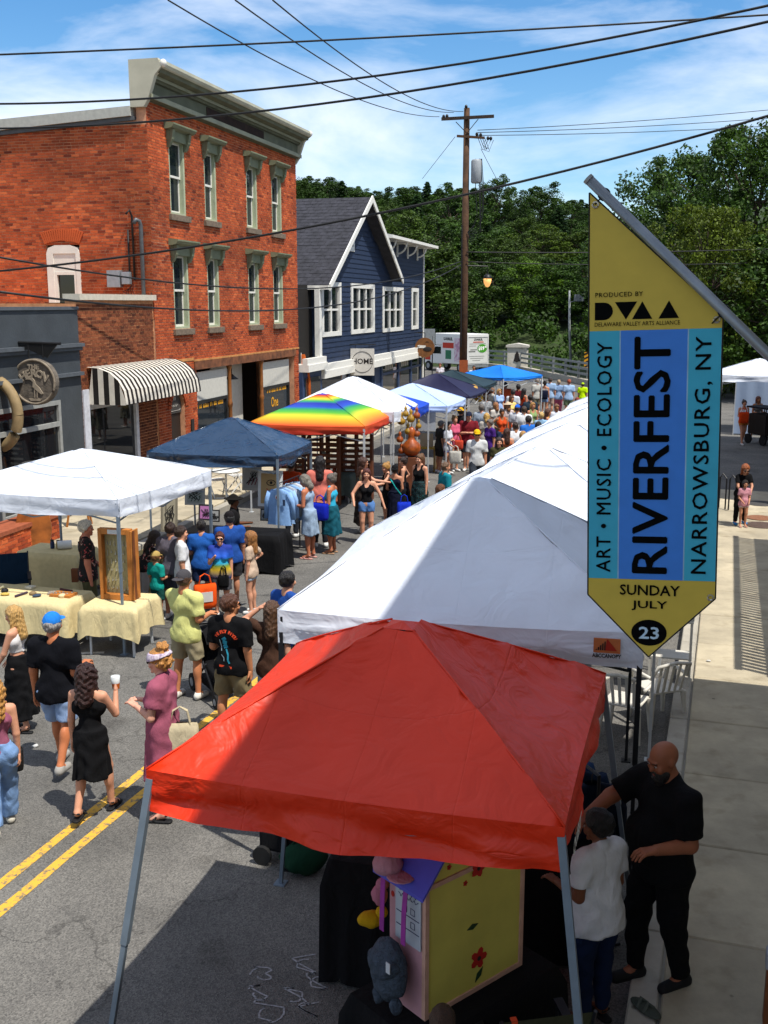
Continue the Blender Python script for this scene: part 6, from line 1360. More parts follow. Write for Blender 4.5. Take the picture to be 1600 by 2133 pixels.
# ================================================================ stroller between the two men
q = gp(452, 1470, 0); t = thing('stroller', 'black baby stroller between the yellow shirt man and the printed shirt man', 'stroller', (q.x, q.y + .35, 0), R(-150)); t.scale = (.9, .9, .9)
b = MB(); b.tube([(-.25, -.45, .98), (-.25, -.25, .75), (-.25, .45, .12)], .016, 8); b.tube([(.25, -.45, .98), (.25, -.25, .75), (.25, .45, .12)], .016, 8); b.tube([(-.25, .1, .55), (-.25, -.4, .12)], .016, 8); b.tube([(.25, .1, .55), (.25, -.4, .12)], .016, 8); b.tube([(-.25, -.45, .98), (.25, -.45, .98)], .02, 8); b.build('frame', LEGK, t, smooth=True)
b = MB(); b.prism([(-.15, .40), (.30, .36), (.36, .46), (.0, .50), (-.22, .92), (-.30, .90)], 0, -.22, .22); b.build('seat', BLKC, t, bevel=.03); b = MB(); vs = []
for i in range(7):
    a = math.pi * .15 + i * math.pi * .10; vs += [(-.23, -.2 + .34 * math.cos(a), .68 + .34 * math.sin(a)), (.23, -.2 + .34 * math.cos(a), .68 + .34 * math.sin(a))]
b.add(vs, [(2 * i, 2 * i + 1, 2 * i + 3, 2 * i + 2) for i in range(6)]); b.build('hood', BLKC, t, smooth=True, fix=False); b = MB(); b.bx(-.2, .2, -.35, .2, .16, .26); b.build('basket', BLKC, t)
for (x, y, r) in ((-.27, -.42, .13), (.27, -.42, .13), (-.25, .45, .10), (.25, .45, .10)): b = MB(); b.prism([(y + r * math.cos(k * .42), r + r * math.sin(k * .42)) for k in range(15)], 0, x - .02, x + .02); w_ = b.build('wheel', mat('tyre', '#141414'), t); b = MB(); b.prism([(y + r * .5 * math.cos(k * .42), r + r * .5 * math.sin(k * .42)) for k in range(15)], 0, x - .024, x + .024); b.build('rim', mat('galvanised', '#8d9296'), w_)
# ================================================================ banner on its pole
bTL, bTR = at(1228, 400, 5.50), at(1497, 665, 5.34); ex = Vector((bTR.x - bTL.x, bTR.y - bTL.y, 0)); BWd = ex.length; bz = math.atan2(ex.y, ex.x)
zb = lambda y, Y=5.43: at(1360, y, Y).z
O_ = Vector((bTL.x, bTL.y, 0)); bn = thing('banner', 'long yellow and blue RIVERFEST banner hanging from a slanted pole', 'banner', O_ + ex.normalized() * bTL.z * math.sin(R(1.9)), bz); bn.rotation_euler = (0, R(-1.9), bz)
zTL, zTR, zB1, zB2, zBL, zTip = bTL.z, bTR.z, zb(690), zb(1208), zb(1243), zb(1368)
OCH = mat('banner_ochre', '#c9b045', .55, var=.05, spec=.4); BL1 = mat('banner_aqua', '#3aaccb', .55, var=.05, spec=.4); BL2 = mat('banner_blue', '#3a80dc', .55, var=.05, spec=.4); INK = mat('banner_ink', '#08090a', .9, var=.2, spec=.08); SEP = mat('banner_line', '#8fb6d2', .55)
b = MB(); b.prism([(0, zTL), (0, zBL), (BWd * .49, zTip), (BWd, zBL), (BWd, zTR)], 1, .0, .004); b.build('cloth', OCH, bn)
b = MB(); b.bx(.004, BWd * .235, -.0015, -.0004, zB2, zB1); b.bx(BWd * .755, BWd - .004, -.0015, -.0004, zB2, zB1); b.build('aqua_strip', BL1, bn)
b = MB(); b.bx(BWd * .245, BWd * .745, -.0015, -.0004, zB2, zB1); b.build('blue_strip', BL2, bn)
b = MB(); b.bx(BWd * .235, BWd * .245, -.0015, -.0004, zB2, zB1); b.bx(BWd * .745, BWd * .755, -.0015, -.0004, zB2, zB1); b.build('separator', SEP, bn)
b = MB(); hem = [(0, zTL), (0, zBL), (BWd * .49, zTip), (BWd, zBL), (BWd, zTR)]
for p_, q_ in zip(hem, hem[1:] + hem[:1]): b.tube([(p_[0], .002, p_[1]), (q_[0], .002, q_[1])], .0045, 5)
b.build('hem', mat('banner_hem', '#14161a', .7), bn)
def fit_text(s, m, x, z, w, h, rotz=0.0, bold=.0, space=1.0, y=-.0040):
    me = text_mesh(s, 1.0, 0, 0, 'CENTER', space)
    if bold:                                   # heavier strokes: thin layers of the same outline, each a hair in front of the last
        vs = [v.co.copy() for v in me.vertices]; fs = [tuple(p.vertices) for p in me.polygons]; V_ = []; F_ = []
        for k, (dx, dy) in enumerate(((0, 0), (bold, 0), (-bold, 0), (0, bold), (0, -bold))):
            o_ = len(V_); V_ += [(v.x + dx, v.y + dy, .0003 * k) for v in vs]; F_ += [tuple(i + o_ for i in f) for f in fs]
        me = bpy.data.meshes.new('lettering'); me.from_pydata(V_, [], F_)
    co = np.array([v.co[:] for v in me.vertices]); mn, mx = co.min(0), co.max(0)
    me.transform(Matrix.Translation((-(mn[0] + mx[0]) / 2, -(mn[1] + mx[1]) / 2, 0))); me.transform(Matrix.Diagonal((w / (mx[0] - mn[0]), h / (mx[1] - mn[1]), 1, 1))); me.transform(Matrix.Rotation(rotz, 4, 'Z'))
    return obj('lettering', me, m, bn, loc=(x, y, z), rot=(R(90), 0, 0))
zc = (zB1 + zB2) / 2; Hh = zB1 - zB2
fit_text('RIVERFEST', INK, BWd * .485, zc, Hh * .95, BWd * .28, R(90), .017)
fit_text('ART \u2022 MUSIC \u2022 ECOLOGY', INK, BWd * .122, zc - .01, Hh * .93, BWd * .115, R(90), .010, 1.12)
fit_text('NARROWSBURG, NY', INK, BWd * .872, zc, Hh * .94, BWd * .135, R(90), .010, 1.12)
fit_text('SUNDAY', INK, BWd * .49, zb(1230), BWd * .47, .058, 0, .018); fit_text('JULY', INK, BWd * .49, zb(1262), BWd * .28, .054, 0, .018)
b = MB(); zc2 = zb(1318); b.prism([(BWd * .49 + .092 * math.cos(k * .196), zc2 + .072 * math.sin(k * .196)) for k in range(32)], 1, -.0016, -.0004); b.build('date_disc', INK, bn)
fit_text('23', mat('banner_pale', '#b9d3e6', .6), BWd * .49, zc2, .105, .068, 0, .02, y=-.0045)
xl = BWd * .045; fit_text('PRODUCED BY', INK, xl + .12, zb(614), .235, .023, 0, .004, 1.1); fit_text('DELAWARE VALLEY ARTS ALLIANCE', INK, xl + .21, zb(676), .42, .021, 0, .0)
z0, z1 = zb(667), zb(630); b = MB(); b.prism([(xl, z0), (xl, z1), (xl + .045, z1)] + [(xl + .045 + .045 * math.sin(k * .314), (z0 + z1) / 2 + (z1 - z0) / 2 * math.cos(k * .314)) for k in range(11)], 1, -.0016, -.0004); b.prism([(xl + .10, z1), (xl + .21, z1), (xl + .155, z0)], 1, -.0016, -.0004); b.prism([(xl + .185, z0), (xl + .285, z0), (xl + .235, z1)], 1, -.0016, -.0004); b.prism([(xl + .315, z0), (xl + .415, z0), (xl + .365, z1)], 1, -.0016, -.0004); b.build('emblem', INK, bn)
for (x, z) in ((.03, zTL - .06), (BWd - .03, zTR - .02), (BWd - .025, zBL + .005)): b = MB(); b.tube([(x + .014 * math.cos(k * .42), -.003, z + .014 * math.sin(k * .42)) for k in range(16)], .005, 5, cap=False); b.build('eyelet', mat('eyelet', '#b9b4a8', .3, metal=.7), bn)
pa, pc2 = at(1225, 372, 5.50), at(1600, 738, 5.22); d = (pc2 - pa); pe = pc2 + d * 1.35
bp_ = thing('banner_pole', 'slanted grey metal pole holding the festival banner', 'pole', pa); b = MB(); b.tube([(0, 0, 0), pe - pa], .026, 14); b.build('tube', mat('steel_pole', '#7d8388', .4, var=.15, metal=.6), bp_, smooth=True); b = MB(); b.tube([-(d.normalized()) * .004, d.normalized() * .012], .028, 14); b.build('end_cap', mat('galvanised', ''), bp_)
for (x, z) in ((.03, zTL - .06), (BWd - .03, zTR - .02)):
    P_ = O_ + ex.normalized() * x; t_ = (Vector((P_.x, P_.y, z)) - pa).dot(d) / d.dot(d); near = pa + d * t_ - pa; b = MB(); b.tube([Vector((P_.x, P_.y, z)) - pa, near * 1.0], .004, 5); b.tube([near + Vector((.03 * math.cos(k * .5), 0, .03 * math.sin(k * .5))) for k in range(14)], .004, 5); b.build('tie', LEGK, bp_)
# ================================================================ people: bodies grown as one smooth surface around a posed skeleton
F4 = np.float32
def V3(*a): return np.array(a, dtype=F4)
class Field:
    def __init__(s, lo, hi, res):
        s.res = res; s.lo = np.array(lo, F4); n = np.maximum(3, np.ceil((np.array(hi) - lo) / res).astype(int) + 1); s.n = n
        s.ax = [s.lo[i] + res * np.arange(n[i], dtype=F4) for i in range(3)]; s.d = np.full(n, .25, F4)
    def sl(s, lo, hi):
        a = [max(0, int(math.floor((lo[i] - s.lo[i]) / s.res))) for i in range(3)]; b = [min(int(s.n[i]), int(math.ceil((hi[i] - s.lo[i]) / s.res)) + 2) for i in range(3)]
        return tuple(slice(x, max(x, y)) for x, y in zip(a, b))
    def grid(s, S): return np.meshgrid(s.ax[0][S[0]], s.ax[1][S[1]], s.ax[2][S[2]], indexing='ij', sparse=True)
    def put(s, S, v, k):
        a = s.d[S]; v = v.astype(F4)
        if k <= 0: s.d[S] = np.minimum(a, v); return
        h = np.clip(.5 + .5 * (v - a) / k, 0, 1); s.d[S] = v + (a - v) * h - k * h * (1 - h)
    def cone(s, a, b, ra, rb, k=.03, ky=1.0, cut=None):
        a = np.array(a, F4); b = np.array(b, F4); m = max(ra, rb) + .06; S = s.sl(np.minimum(a, b) - m, np.maximum(a, b) + m); X, Y, Z = s.grid(S)
        if X.size == 0 or Y.size == 0 or Z.size == 0: return
        d = b - a; d2 = d * V3(1, ky, 1); L2 = float(d2 @ d2) + 1e-9
        px, py, pz = X - a[0], (Y - a[1]) * ky, Z - a[2]; t = np.clip((px * d2[0] + py * d2[1] + pz * d2[2]) / L2, 0, 1)
        v = np.sqrt((px - t * d2[0]) ** 2 + (py - t * d2[1]) ** 2 + (pz - t * d2[2]) ** 2) - (ra + (rb - ra) * t)
        if cut is not None:          # flat end (sleeve, trouser hem): cut = (point, outward direction)
            c, n = cut; v = np.maximum(v, (X - c[0]) * n[0] + (Y - c[1]) * n[1] + (Z - c[2]) * n[2])
        s.put(S, v, k)
    def ell(s, c, r, k=.02, M=None, sub=False):
        c = np.array(c, F4); r = np.array(r, F4); m = r.max() + .05; S = s.sl(c - m, c + m); X, Y, Z = s.grid(S)
        if X.size == 0 or Y.size == 0 or Z.size == 0: return
        x, y, z = X - c[0], Y - c[1], Z - c[2]
        if M is not None: x, y, z = (M[0, 0] * x + M[1, 0] * y + M[2, 0] * z), (M[0, 1] * x + M[1, 1] * y + M[2, 1] * z), (M[0, 2] * x + M[1, 2] * y + M[2, 2] * z)
        q = np.sqrt((x / r[0]) ** 2 + (y / r[1]) ** 2 + (z / r[2]) ** 2); v = (q - 1) * r.min()
        if sub: s.d[S] = np.maximum(s.d[S], -v)
        else: s.put(S, v, k)
    def clip(s, fn):
        X, Y, Z = np.meshgrid(*s.ax, indexing='ij', sparse=True); s.d = np.maximum(s.d, fn(X, Y, Z).astype(F4))
    def wave(s, amp, f, ph):
        X, Y, Z = np.meshgrid(*s.ax, indexing='ij', sparse=True)
        s.d = s.d + (amp * (np.sin(f * X + 1.7 * np.sin(f * .6 * Z + ph) + ph) * np.sin(f * .7 * Y + 2 * np.sin(f * .5 * Z + ph)) + .6 * np.sin(f * 1.3 * Z + 2.2 * np.sin(f * .8 * X + ph) + f * .5 * Y))).astype(F4)
    def mesh(s):
        d = s.d; ins = d < 0; n = d.shape
        if not ins.any(): return np.zeros((0, 3)), np.zeros((0, 4), int)
        c = [(i, j, k) for i in (0, 1) for j in (0, 1) for k in (0, 1)]; sh = tuple(x - 1 for x in n)
        cv = lambda a, o: a[o[0]:o[0] + sh[0], o[1]:o[1] + sh[1], o[2]:o[2] + sh[2]]
        cnt = sum(cv(ins, o).astype(np.int8) for o in c); act = np.argwhere((cnt > 0) & (cnt < 8)); idx = np.full(sh, -1, np.int64); idx[tuple(act.T)] = np.arange(len(act))
        P = np.zeros((len(act), 3)); W_ = np.zeros(len(act))
        for a in c:
            for ax in range(3):
                if a[ax]: continue
                b = list(a); b[ax] = 1; da = d[act[:, 0] + a[0], act[:, 1] + a[1], act[:, 2] + a[2]]; db = d[act[:, 0] + b[0], act[:, 1] + b[1], act[:, 2] + b[2]]
                x = (da < 0) != (db < 0); t = np.where(x, da / np.where(x, da - db, 1), 0); q = np.array(a, float)[None, :].repeat(len(act), 0); q[:, ax] += t; P += q * x[:, None]; W_ += x
        P = (act + P / np.maximum(W_, 1)[:, None]) * s.res + s.lo; Q = []
        for ax in range(3):
            u, v = (ax + 1) % 3, (ax + 2) % 3; A = [slice(None)] * 3; B = [slice(None)] * 3; A[ax] = slice(0, n[ax] - 1); B[ax] = slice(1, n[ax]); chg = ins[tuple(A)] != ins[tuple(B)]; e = np.argwhere(chg)
            e = e[(e[:, u] > 0) & (e[:, v] > 0) & (e[:, u] < n[u] - 1) & (e[:, v] < n[v] - 1)]; fl = ins[tuple(e.T)]
            def cell(du, dv_):
                q = e.copy(); q[:, u] -= du; q[:, v] -= dv_; return idx[tuple(q.T)]
            f = np.stack([cell(0, 0), cell(1, 0), cell(1, 1), cell(0, 1)], 1); f[~fl] = f[~fl][:, ::-1]; Q.append(f)
        return P, np.concatenate(Q)
def rotm(yaw, pitch, roll=0.0):
    cy, sy, cp, sp, cr, sr = math.cos(yaw), math.sin(yaw), math.cos(pitch), math.sin(pitch), math.cos(roll), math.sin(roll)
    return (np.array([[cy, -sy, 0], [sy, cy, 0], [0, 0, 1]]) @ np.array([[1, 0, 0], [0, cp, -sp], [0, sp, cp]]) @ np.array([[cr, 0, sr], [0, 1, 0], [-sr, 0, cr]])).astype(F4)
ARM = {'down': ((.10, -.04, -1), (.04, .14, -1)), 'bent': ((.14, .12, -1), (-.50, .85, .25)), 'hold': ((.10, -.02, -1), (-.05, 1, .05)), 'hip': ((.80, -.3, -.75), (-.85, .45, -.45)), 'brow': ((.75, .45, .10), (-.80, .25, .62)),
       'reach': ((.10, .55, -.8), (-.05, 1, -.05)), 'cross': ((.22, .12, -1), (-.92, .42, .08)), 'up': ((.25, .45, -.85), (-.15, .50, .85)), 'out': ((.5, .1, -.9), (.3, .30, -.85)), 'swingf': ((.08, .35, -1), (0, .55, -.8)), 'swingb': ((.10, -.40, -1), (.04, -.15, -1)),
       'front': ((.12, .05, -1), (-.35, .75, -.55)), 'phone': ((.14, .15, -1), (-.35, .75, .6)), 'point': ((.35, .7, -.5), (.2, .9, -.1)), 'lift': ((.3, .75, -.5), (-.3, .85, -.2)), 'low': ((.12, .45, -.9), (-.35, .55, -.75)), 'side': ((.55, .25, -.85), (-.1, .75, -.65))}
LEG = {'stand': ((.0, .0), (.0, .0)), 'walk': ((.24, .0), (-.20, .07)), 'walkl': ((-.20, .07), (.24, .0)), 'step': ((.12, .0), (-.10, .0)), 'wide': ((.05, .0), (-.03, .0))}
def unit(v): v = np.array(v, F4); return v / np.linalg.norm(v)
SKIN = {}
def skin_mat(c):
    if c not in SKIN:
        m = mat('skin_' + c.strip('#'), c, .55, var=.07, scale=18, spec=.3); b = m.node_tree.nodes['Principled BSDF']; b.inputs['Subsurface Weight'].default_value = .0; SKIN[c] = m
    return SKIN[c]
def hair_mat(c):
    k = 'hair_' + c.strip('#')
    if k in _M: return _M[k]
    m = mat(k, c, .45, var=.30, scale=35, spec=.45); fold_bump(m, .9, (95, 95, 9), .02)
    nt, N, L, b = nodes(m); rp = b.inputs['Base Color'].links[0].from_node; tc = N('ShaderNodeTexCoord'); mp = N('ShaderNodeMapping'); mp.inputs['Scale'].default_value = (3.2, 3.2, .35); nz = rp.inputs[0].links[0].from_node
    L(tc.outputs['Object'], mp.inputs[0]); L(mp.outputs[0], nz.inputs[0]); e = rp.color_ramp.elements; e[0].color = tuple(v * .45 for v in C(c)[:3]) + (1,); e[1].color = tuple(min(1, v * 1.7) for v in C(c)[:3]) + (1,); return m
def mesh_obj(name, PF, m, parent, smooth=True):
    P, Q = PF
    if len(P) == 0: return None
    me = bpy.data.meshes.new(name); me.from_pydata(P.tolist(), [], Q.tolist()); return obj(name, me, m, parent, smooth)
def join(parts):
    P = []; Q = []; o = 0
    for p, q in parts:
        if len(p) == 0: continue
        P.append(p); Q.append(q + o); o += len(p)
    return np.concatenate(P), np.concatenate(Q)
def make_hand(wr, fd, side, sc, curl=.5, palm=None):
    """palm, four unequal bent fingers and a thumb; wr wrist, fd forearm direction"""
    f = unit(fd); up = unit(np.cross(f, palm if palm is not None else (0, 0, 1) if abs(f[2]) < .8 else (side, 0.3, 0))); nrm = unit(np.cross(up, f))
    F_ = Field(wr - .17 * sc, wr + .23 * sc, .0052 * sc); w = lambda a, b, c: np.array(wr + (f * a + up * b + nrm * c) * sc, F4)
    F_.cone(w(-.03, 0, 0), w(.02, 0, 0), .026 * sc, .025 * sc, .012)
    for b in (-.028, -.01, .01, .028): F_.cone(w(.01, b * .7, 0), w(.085, b, 0), .016 * sc, .0125 * sc, .012)
    for i, (b, L_) in enumerate(((-.032, .062), (-.011, .075), (.011, .080), (.032, .070))):
        a1 = curl * .8; k1 = w(.085 + L_ * .5 * math.cos(a1), b * 1.1, -L_ * .5 * math.sin(a1)); a2 = curl * 1.9; e = k1 + (f * math.cos(a2) - nrm * math.sin(a2)) * L_ * .5 * sc
        F_.cone(w(.082, b, 0), k1, .0098 * sc, .0088 * sc, .004); F_.cone(k1, e, .0088 * sc, .007 * sc, .003)
    t1 = w(.055, .055, -.018); F_.cone(w(.015, .026, -.004), t1, .0145 * sc, .0105 * sc, .008); F_.cone(t1, w(.088, .058, -.036), .0105 * sc, .008 * sc, .003)
    return F_.mesh()
def person(label, x, head=None, foot=None, h=1.68, z0=0.0, face=0.0, sex='f', bulk=1.0, skin='#b98266', hair=('short', '#2a1c14'), hat=None, top=('tee', '#888888'), bot=('shorts', '#6d6a5e'), shoes=('shoe', '#c9c9c5'), arms=('down', 'down'), legs='stand', lean=0.0, hyaw=0.0, hpitch=0.0, glasses=False, beard=None, q=2, seat=None, group=None, pos=None, name='person', armw=1.0):
    if pos is not None: base = Vector((pos[0], pos[1], z0))
    elif foot is not None:
        base = gp(x, foot, z0)
        if head is not None: h = min(2.0, max(.8, at(x, head, base.y).z - z0))
    else: p = gp(x, head, z0 + h); base = Vector((p.x, p.y, z0))
    t = thing(name, label, 'person', base, -R(face), group); S = h / 1.72; rs = random.Random(label); ph = rs.uniform(0, 9); male = sex == 'm'
    child = h < 1.4; hs = (1.18 if child else 1.0)
    res = {1: .0125, 2: .017, 3: .026}[q]; SW = .188 if male else .165; bw = bulk; ar = (1.12 if male else .95) * (.5 + .5 * bw) * armw
    # ---- skeleton
    cl, sl_ = math.cos(lean), math.sin(lean)
    def up_(p): y, z = p[1], p[2] - .93; return np.array((p[0], y * cl + z * sl_, .93 - y * sl_ + z * cl), F4)
    hip = {s: V3(s * .088 * (.6 + .4 * bw), 0, .90) for s in (1, -1)}; kn = {}; an = {}
    for s, (ay, az) in zip((1, -1), LEG[legs]):
        an[s] = V3(s * .095 * (1.5 if legs == 'wide' else 1), ay - .015, .085 + az); kn[s] = (hip[s] + an[s]) / 2 + V3(s * .008, .035 + abs(ay) * .10 + (.05 if az else 0), .035)
    if seat is not None:
        dz = .90 - seat
        for s in (1, -1): kn[s] = V3(s * .12, .42, .50); an[s] = V3(s * .12, .40, .085)
        hip = {s: hip[s] - V3(0, 0, dz) for s in hip}
        _u = up_; up_ = lambda p: _u(p) - V3(0, 0, dz)
    sho = {s: up_((s * SW * (.7 + .3 * bw), -.005, 1.385)) for s in (1, -1)}; el = {}; wr = {}; fdir = {}
    for s, a in zip((1, -1), arms):
        e, w = ARM[a]; e = unit((e[0] * s, e[1], e[2])); w = unit((w[0] * s, w[1], w[2])); el[s] = sho[s] + e * .285; wr[s] = el[s] + w * .245; fdir[s] = w
    nb = up_((0, -.012, 1.43)); HM = rotm(-R(hyaw), -R(hpitch) - lean * .6); hc = up_((0, .005, 1.495))
    def hd(p): return hc + HM @ np.array((p[0] * hs, p[1] * hs, (p[2] - 1.515) * hs), F4)
    hr = lambda r: tuple(v * hs for v in r)
    allp = [nb, hd((0, 0, 1.75))] + [d[s] for d in (el, wr, kn, an, sho) for s in (1, -1)]
    lo = np.min(allp, 0) - .20; hi = np.max(allp, 0) + .20; lo[2] = min(lo[2], -.02); lo[1] = min(lo[1], -.30); hi[1] = max(hi[1], .34); lo[0] = min(lo[0], -.34); hi[0] = max(hi[0], .34)
    # ---- body
    B = Field(lo, hi, res); KY = 1.30
    def torso(F_, o, arms_to=0.0, skip_sh=False):
        F_.cone(up_((-.055, 0, .90)), up_((.055, 0, .90)), (.110 if not male else .102) * bw + o, (.110 if not male else .102) * bw + o, .03, KY)
        F_.cone(up_((0, .005, .95)), up_((0, .01, 1.14)), .120 * bw + o, (.112 if male else .100) * bw + o, .05, KY)
        F_.cone(up_((-.075, .0, 1.27)), up_((.075, .0, 1.27)), (.118 if male else .100) * (.5 + .5 * bw) + o, (.118 if male else .100) * (.5 + .5 * bw) + o, .05, KY * .95)
        if bw > 1.15: F_.ell(up_((0, .06, 1.05)), (.16 * bw + o, .13 * bw + o, .17 + o), .05)
        if not male and not child:
            for s in (1, -1): F_.cone(up_((s * .07, .06, 1.24)), up_((s * .068, .078, 1.225)), .062 * (.6 + .4 * bw) + o * .8, .055 * (.6 + .4 * bw) + o * .8, .03)
        if not skip_sh: F_.cone(up_((-SW * .72, -.01, 1.375)), up_((SW * .72, -.01, 1.375)), .056 + o, .056 + o, .045)
        for s in (1, -1): F_.cone(up_((s * .02, -.02, 1.46)) if not skip_sh else up_((s * .05, -.02, 1.36)), up_((s * SW * .75, -.01, 1.385)) if not skip_sh else up_((s * .08, -.015, 1.35)), .040 + o * .3, .036 + o * .6, .04)
    torso(B, 0)
    B.cone(nb, hd((0, .0, 1.54)), .058 * (1.12 if male else .92), .052 * (1.12 if male else .92), .025)
    for s in (1, -1):
        B.cone(sho[s], el[s], .050 * ar, .041 * ar, .03); B.cone(el[s], wr[s], .041 * ar, .027 * ar, .012)
        if q > 1: B.cone(wr[s], wr[s] + fdir[s] * .10, .027, .024 if q == 2 else .03, .01)
        B.cone(hip[s], kn[s], .088 * (.5 + .5 * bw), .058 * (.7 + .3 * bw), .03); B.cone(kn[s], an[s], .054 * (.7 + .3 * bw), .036, .02); m_ = kn[s] * .68 + an[s] * .32 - V3(0, .022, 0); B.ell(m_, (.047, .05, .10), .03)
        B.cone(an[s], an[s] + V3(s * .012, .13, -.055), .036, .030, .02)
    B.clip(lambda X, Y, Z: (.004 - Z) + 0 * X + 0 * Y)
    def head_in(F_, fine):
        F_.ell(hd((0, -.005, 1.632)), hr((.075, .096, .092)), .02, HM); F_.ell(hd((0, .032, 1.572)), hr((.056 if male else .051, .062, .072)), .025, HM)
        F_.cone(hd((0, .0, 1.48)), hd((0, .01, 1.56)), .05 * (1.1 if male else .9), .05 * (1.1 if male else .9), .02)
        F_.cone(hd((0, .092, 1.618)), hd((0, .109, 1.588)), .009, .0125, .012)
        for s in (1, -1):
            F_.ell(hd((s * .077, .0, 1.605)), hr((.010, .020, .031)), .008, HM)
            if fine: F_.ell(hd((s * .034, .100, 1.617)), hr((.018, .012, .011)), .0, HM, sub=True); F_.ell(hd((s * .042, .078, 1.585)), hr((.025, .02, .025)), .02, HM)
        if fine:
            F_.ell(hd((0, .090, 1.548)), hr((.022, .009, .0055)), .004, HM); F_.ell(hd((0, .089, 1.538)), hr((.019, .010, .006)), .004, HM); F_.ell(hd((0, .080, 1.512)), hr((.022, .016, .016)), .015, HM); F_.ell(hd((0, .089, 1.638)), hr((.05, .012, .010)), .012, HM)
    parts = []
    if q == 3: head_in(B, False); parts.append(B.mesh())
    else:
        parts.append(B.mesh()); c = hd((0, 0, 1.61)); HF = Field(c - .16, c + .17, .0072 if q == 1 else .0105); head_in(HF, True); parts.append(HF.mesh())
        if q == 1:
            for s in (1, -1): parts.append(make_hand(wr[s], fdir[s], s, 1.05 if male else .95))
    body = mesh_obj('body', join(parts), skin_mat(skin), t)
    # ---- clothes
    def garment(nm, F_, m, wv=.004, fr=26): F_.wave(wv, fr, ph); return mesh_obj(nm, F_.mesh(), m if not isinstance(m, str) else cloth(m), t)
    kind, tc = top; loose = {'tee': .020, 'shirt': .022, 'tank': .012, 'crop': .012, 'strap': .010, 'dress': .016, 'maxi': .014, 'blouse': .026, 'shirtdress': .03}[kind]
    sleeve = {'tee': .62, 'shirt': .55, 'blouse': .60, 'shirtdress': .60}.get(kind, 0); tcut = None; topo = None
    if isinstance(tc, tuple): tc = tc[0]
    wz = .80 if kind in ('tee', 'shirt', 'blouse') else .93
    if kind in ('crop',): wz = 1.09
    if kind in ('strap', 'tank'): wz = .97 if kind == 'strap' else .93
    dz0 = 0 if seat is None else .90 - seat
    T = Field(lo, hi, res); torso(T, loose, skip_sh=(kind in ('strap', 'crop', 'tank', 'dress', 'maxi')))
    if kind in ('tank', 'dress', 'maxi', 'crop', 'strap'):
        nw = .030 if kind in ('tank', 'dress', 'maxi') else .013
        for s in (1, -1): xs_ = .095 if nw > .02 else .085; T.cone(up_((s * xs_, .075, 1.30)), up_((s * xs_ * .95, .012, 1.437)), nw, nw, .02); T.cone(up_((s * xs_ * .95, .012, 1.437)), up_((s * xs_, -.075, 1.28)), nw, nw, .02)
        zc_ = {'crop': 1.30, 'strap': 1.31}.get(kind, 1.33)
        T.ell(up_((0, .11, 1.42)), (.07, .10, .10 if kind in ('dress', 'tank', 'maxi') else .13), sub=True)
    for s in (1, -1):
        if sleeve:
            d_ = unit(el[s] - sho[s]); e_ = sho[s] + (el[s] - sho[s]) * (sleeve + (.2 if male else .05)); T.cone(sho[s], e_ + d_ * .03, .056 * ar + loose * .75, .053 * ar + loose * .95, .035, cut=(e_, d_))
    if kind in ('tee', 'shirt', 'blouse'):
        T.cone((0, .0 if seat is None else .0, .84 - (0 if seat is None else .90 - seat)), (0, .01, 1.0 - (0 if seat is None else .90 - seat)), .150 * bw + loose * .5, .138 * bw + loose * .6, .05, 1.22)
        T.cone(V3(-.06, 0, .875 - dz0), V3(.06, 0, .875 - dz0), .112 * bw + .040, .112 * bw + .040, .04, KY * .97)
        if kind == 'blouse': T.cone((0, 0, .80), (0, .01, 1.1), .185 * bw, .15 * bw, .06, 1.15)
    dz_ = 0 if seat is None else .90 - seat
    skirt = None
    if kind in ('dress', 'maxi', 'shirtdress'): skirt = {'dress': (1.02, .50, .150, .20), 'maxi': (1.02, .16, .145, .21), 'shirtdress': (1.30, .42, .128, .225)}[kind]
    if bot and bot[0] in ('skirt', 'longskirt', 'miniskirt') and kind not in ('dress', 'maxi', 'shirtdress'):
        sk = {'skirt': (1.04, .42, .140, .24), 'longskirt': (1.06, .22, .145, .235), 'miniskirt': (1.02, .62, .125, .19)}[bot[0]]
    else: sk = None
    def add_skirt(F_, sk_, b_):
        zt, zh, r0, r1 = sk_; X, Y, Z = np.meshgrid(*F_.ax, indexing='ij', sparse=True); cy = (an[1][1] + an[-1][1]) / 2 * .5; u = np.clip((zt - Z) / (zt - zh), 0, 1)
        st = .5 * abs(an[1][1] - an[-1][1]); yy = (Y - cy * u) / (1.0 + st * u); th = np.arctan2(yy, X); rr = (r0 + (r1 - r0) * u ** .8) * b_ * (1 + .085 * u * np.sin(9 * th + ph + 1.5 * np.sin(3 * th)))
        v = (np.sqrt(X ** 2 + (yy * 1.12) ** 2) - rr) * .85; v = np.maximum(v, np.maximum(Z - zt, zh + .02 * np.sin(3 * th) - Z)); F_.put(tuple(slice(0, n) for n in F_.n), v, .06)
    if skirt: add_skirt(T, skirt, bw)
    else: T.clip(lambda X, Y, Z: (wz - dz_ + .015 * np.sin(9 * X + ph) - Z) + 0 * Y)
    topo = garment('top' if not skirt else 'dress', T, tc, .0055 if q == 1 else .0035 if q < 3 else .002, 27)
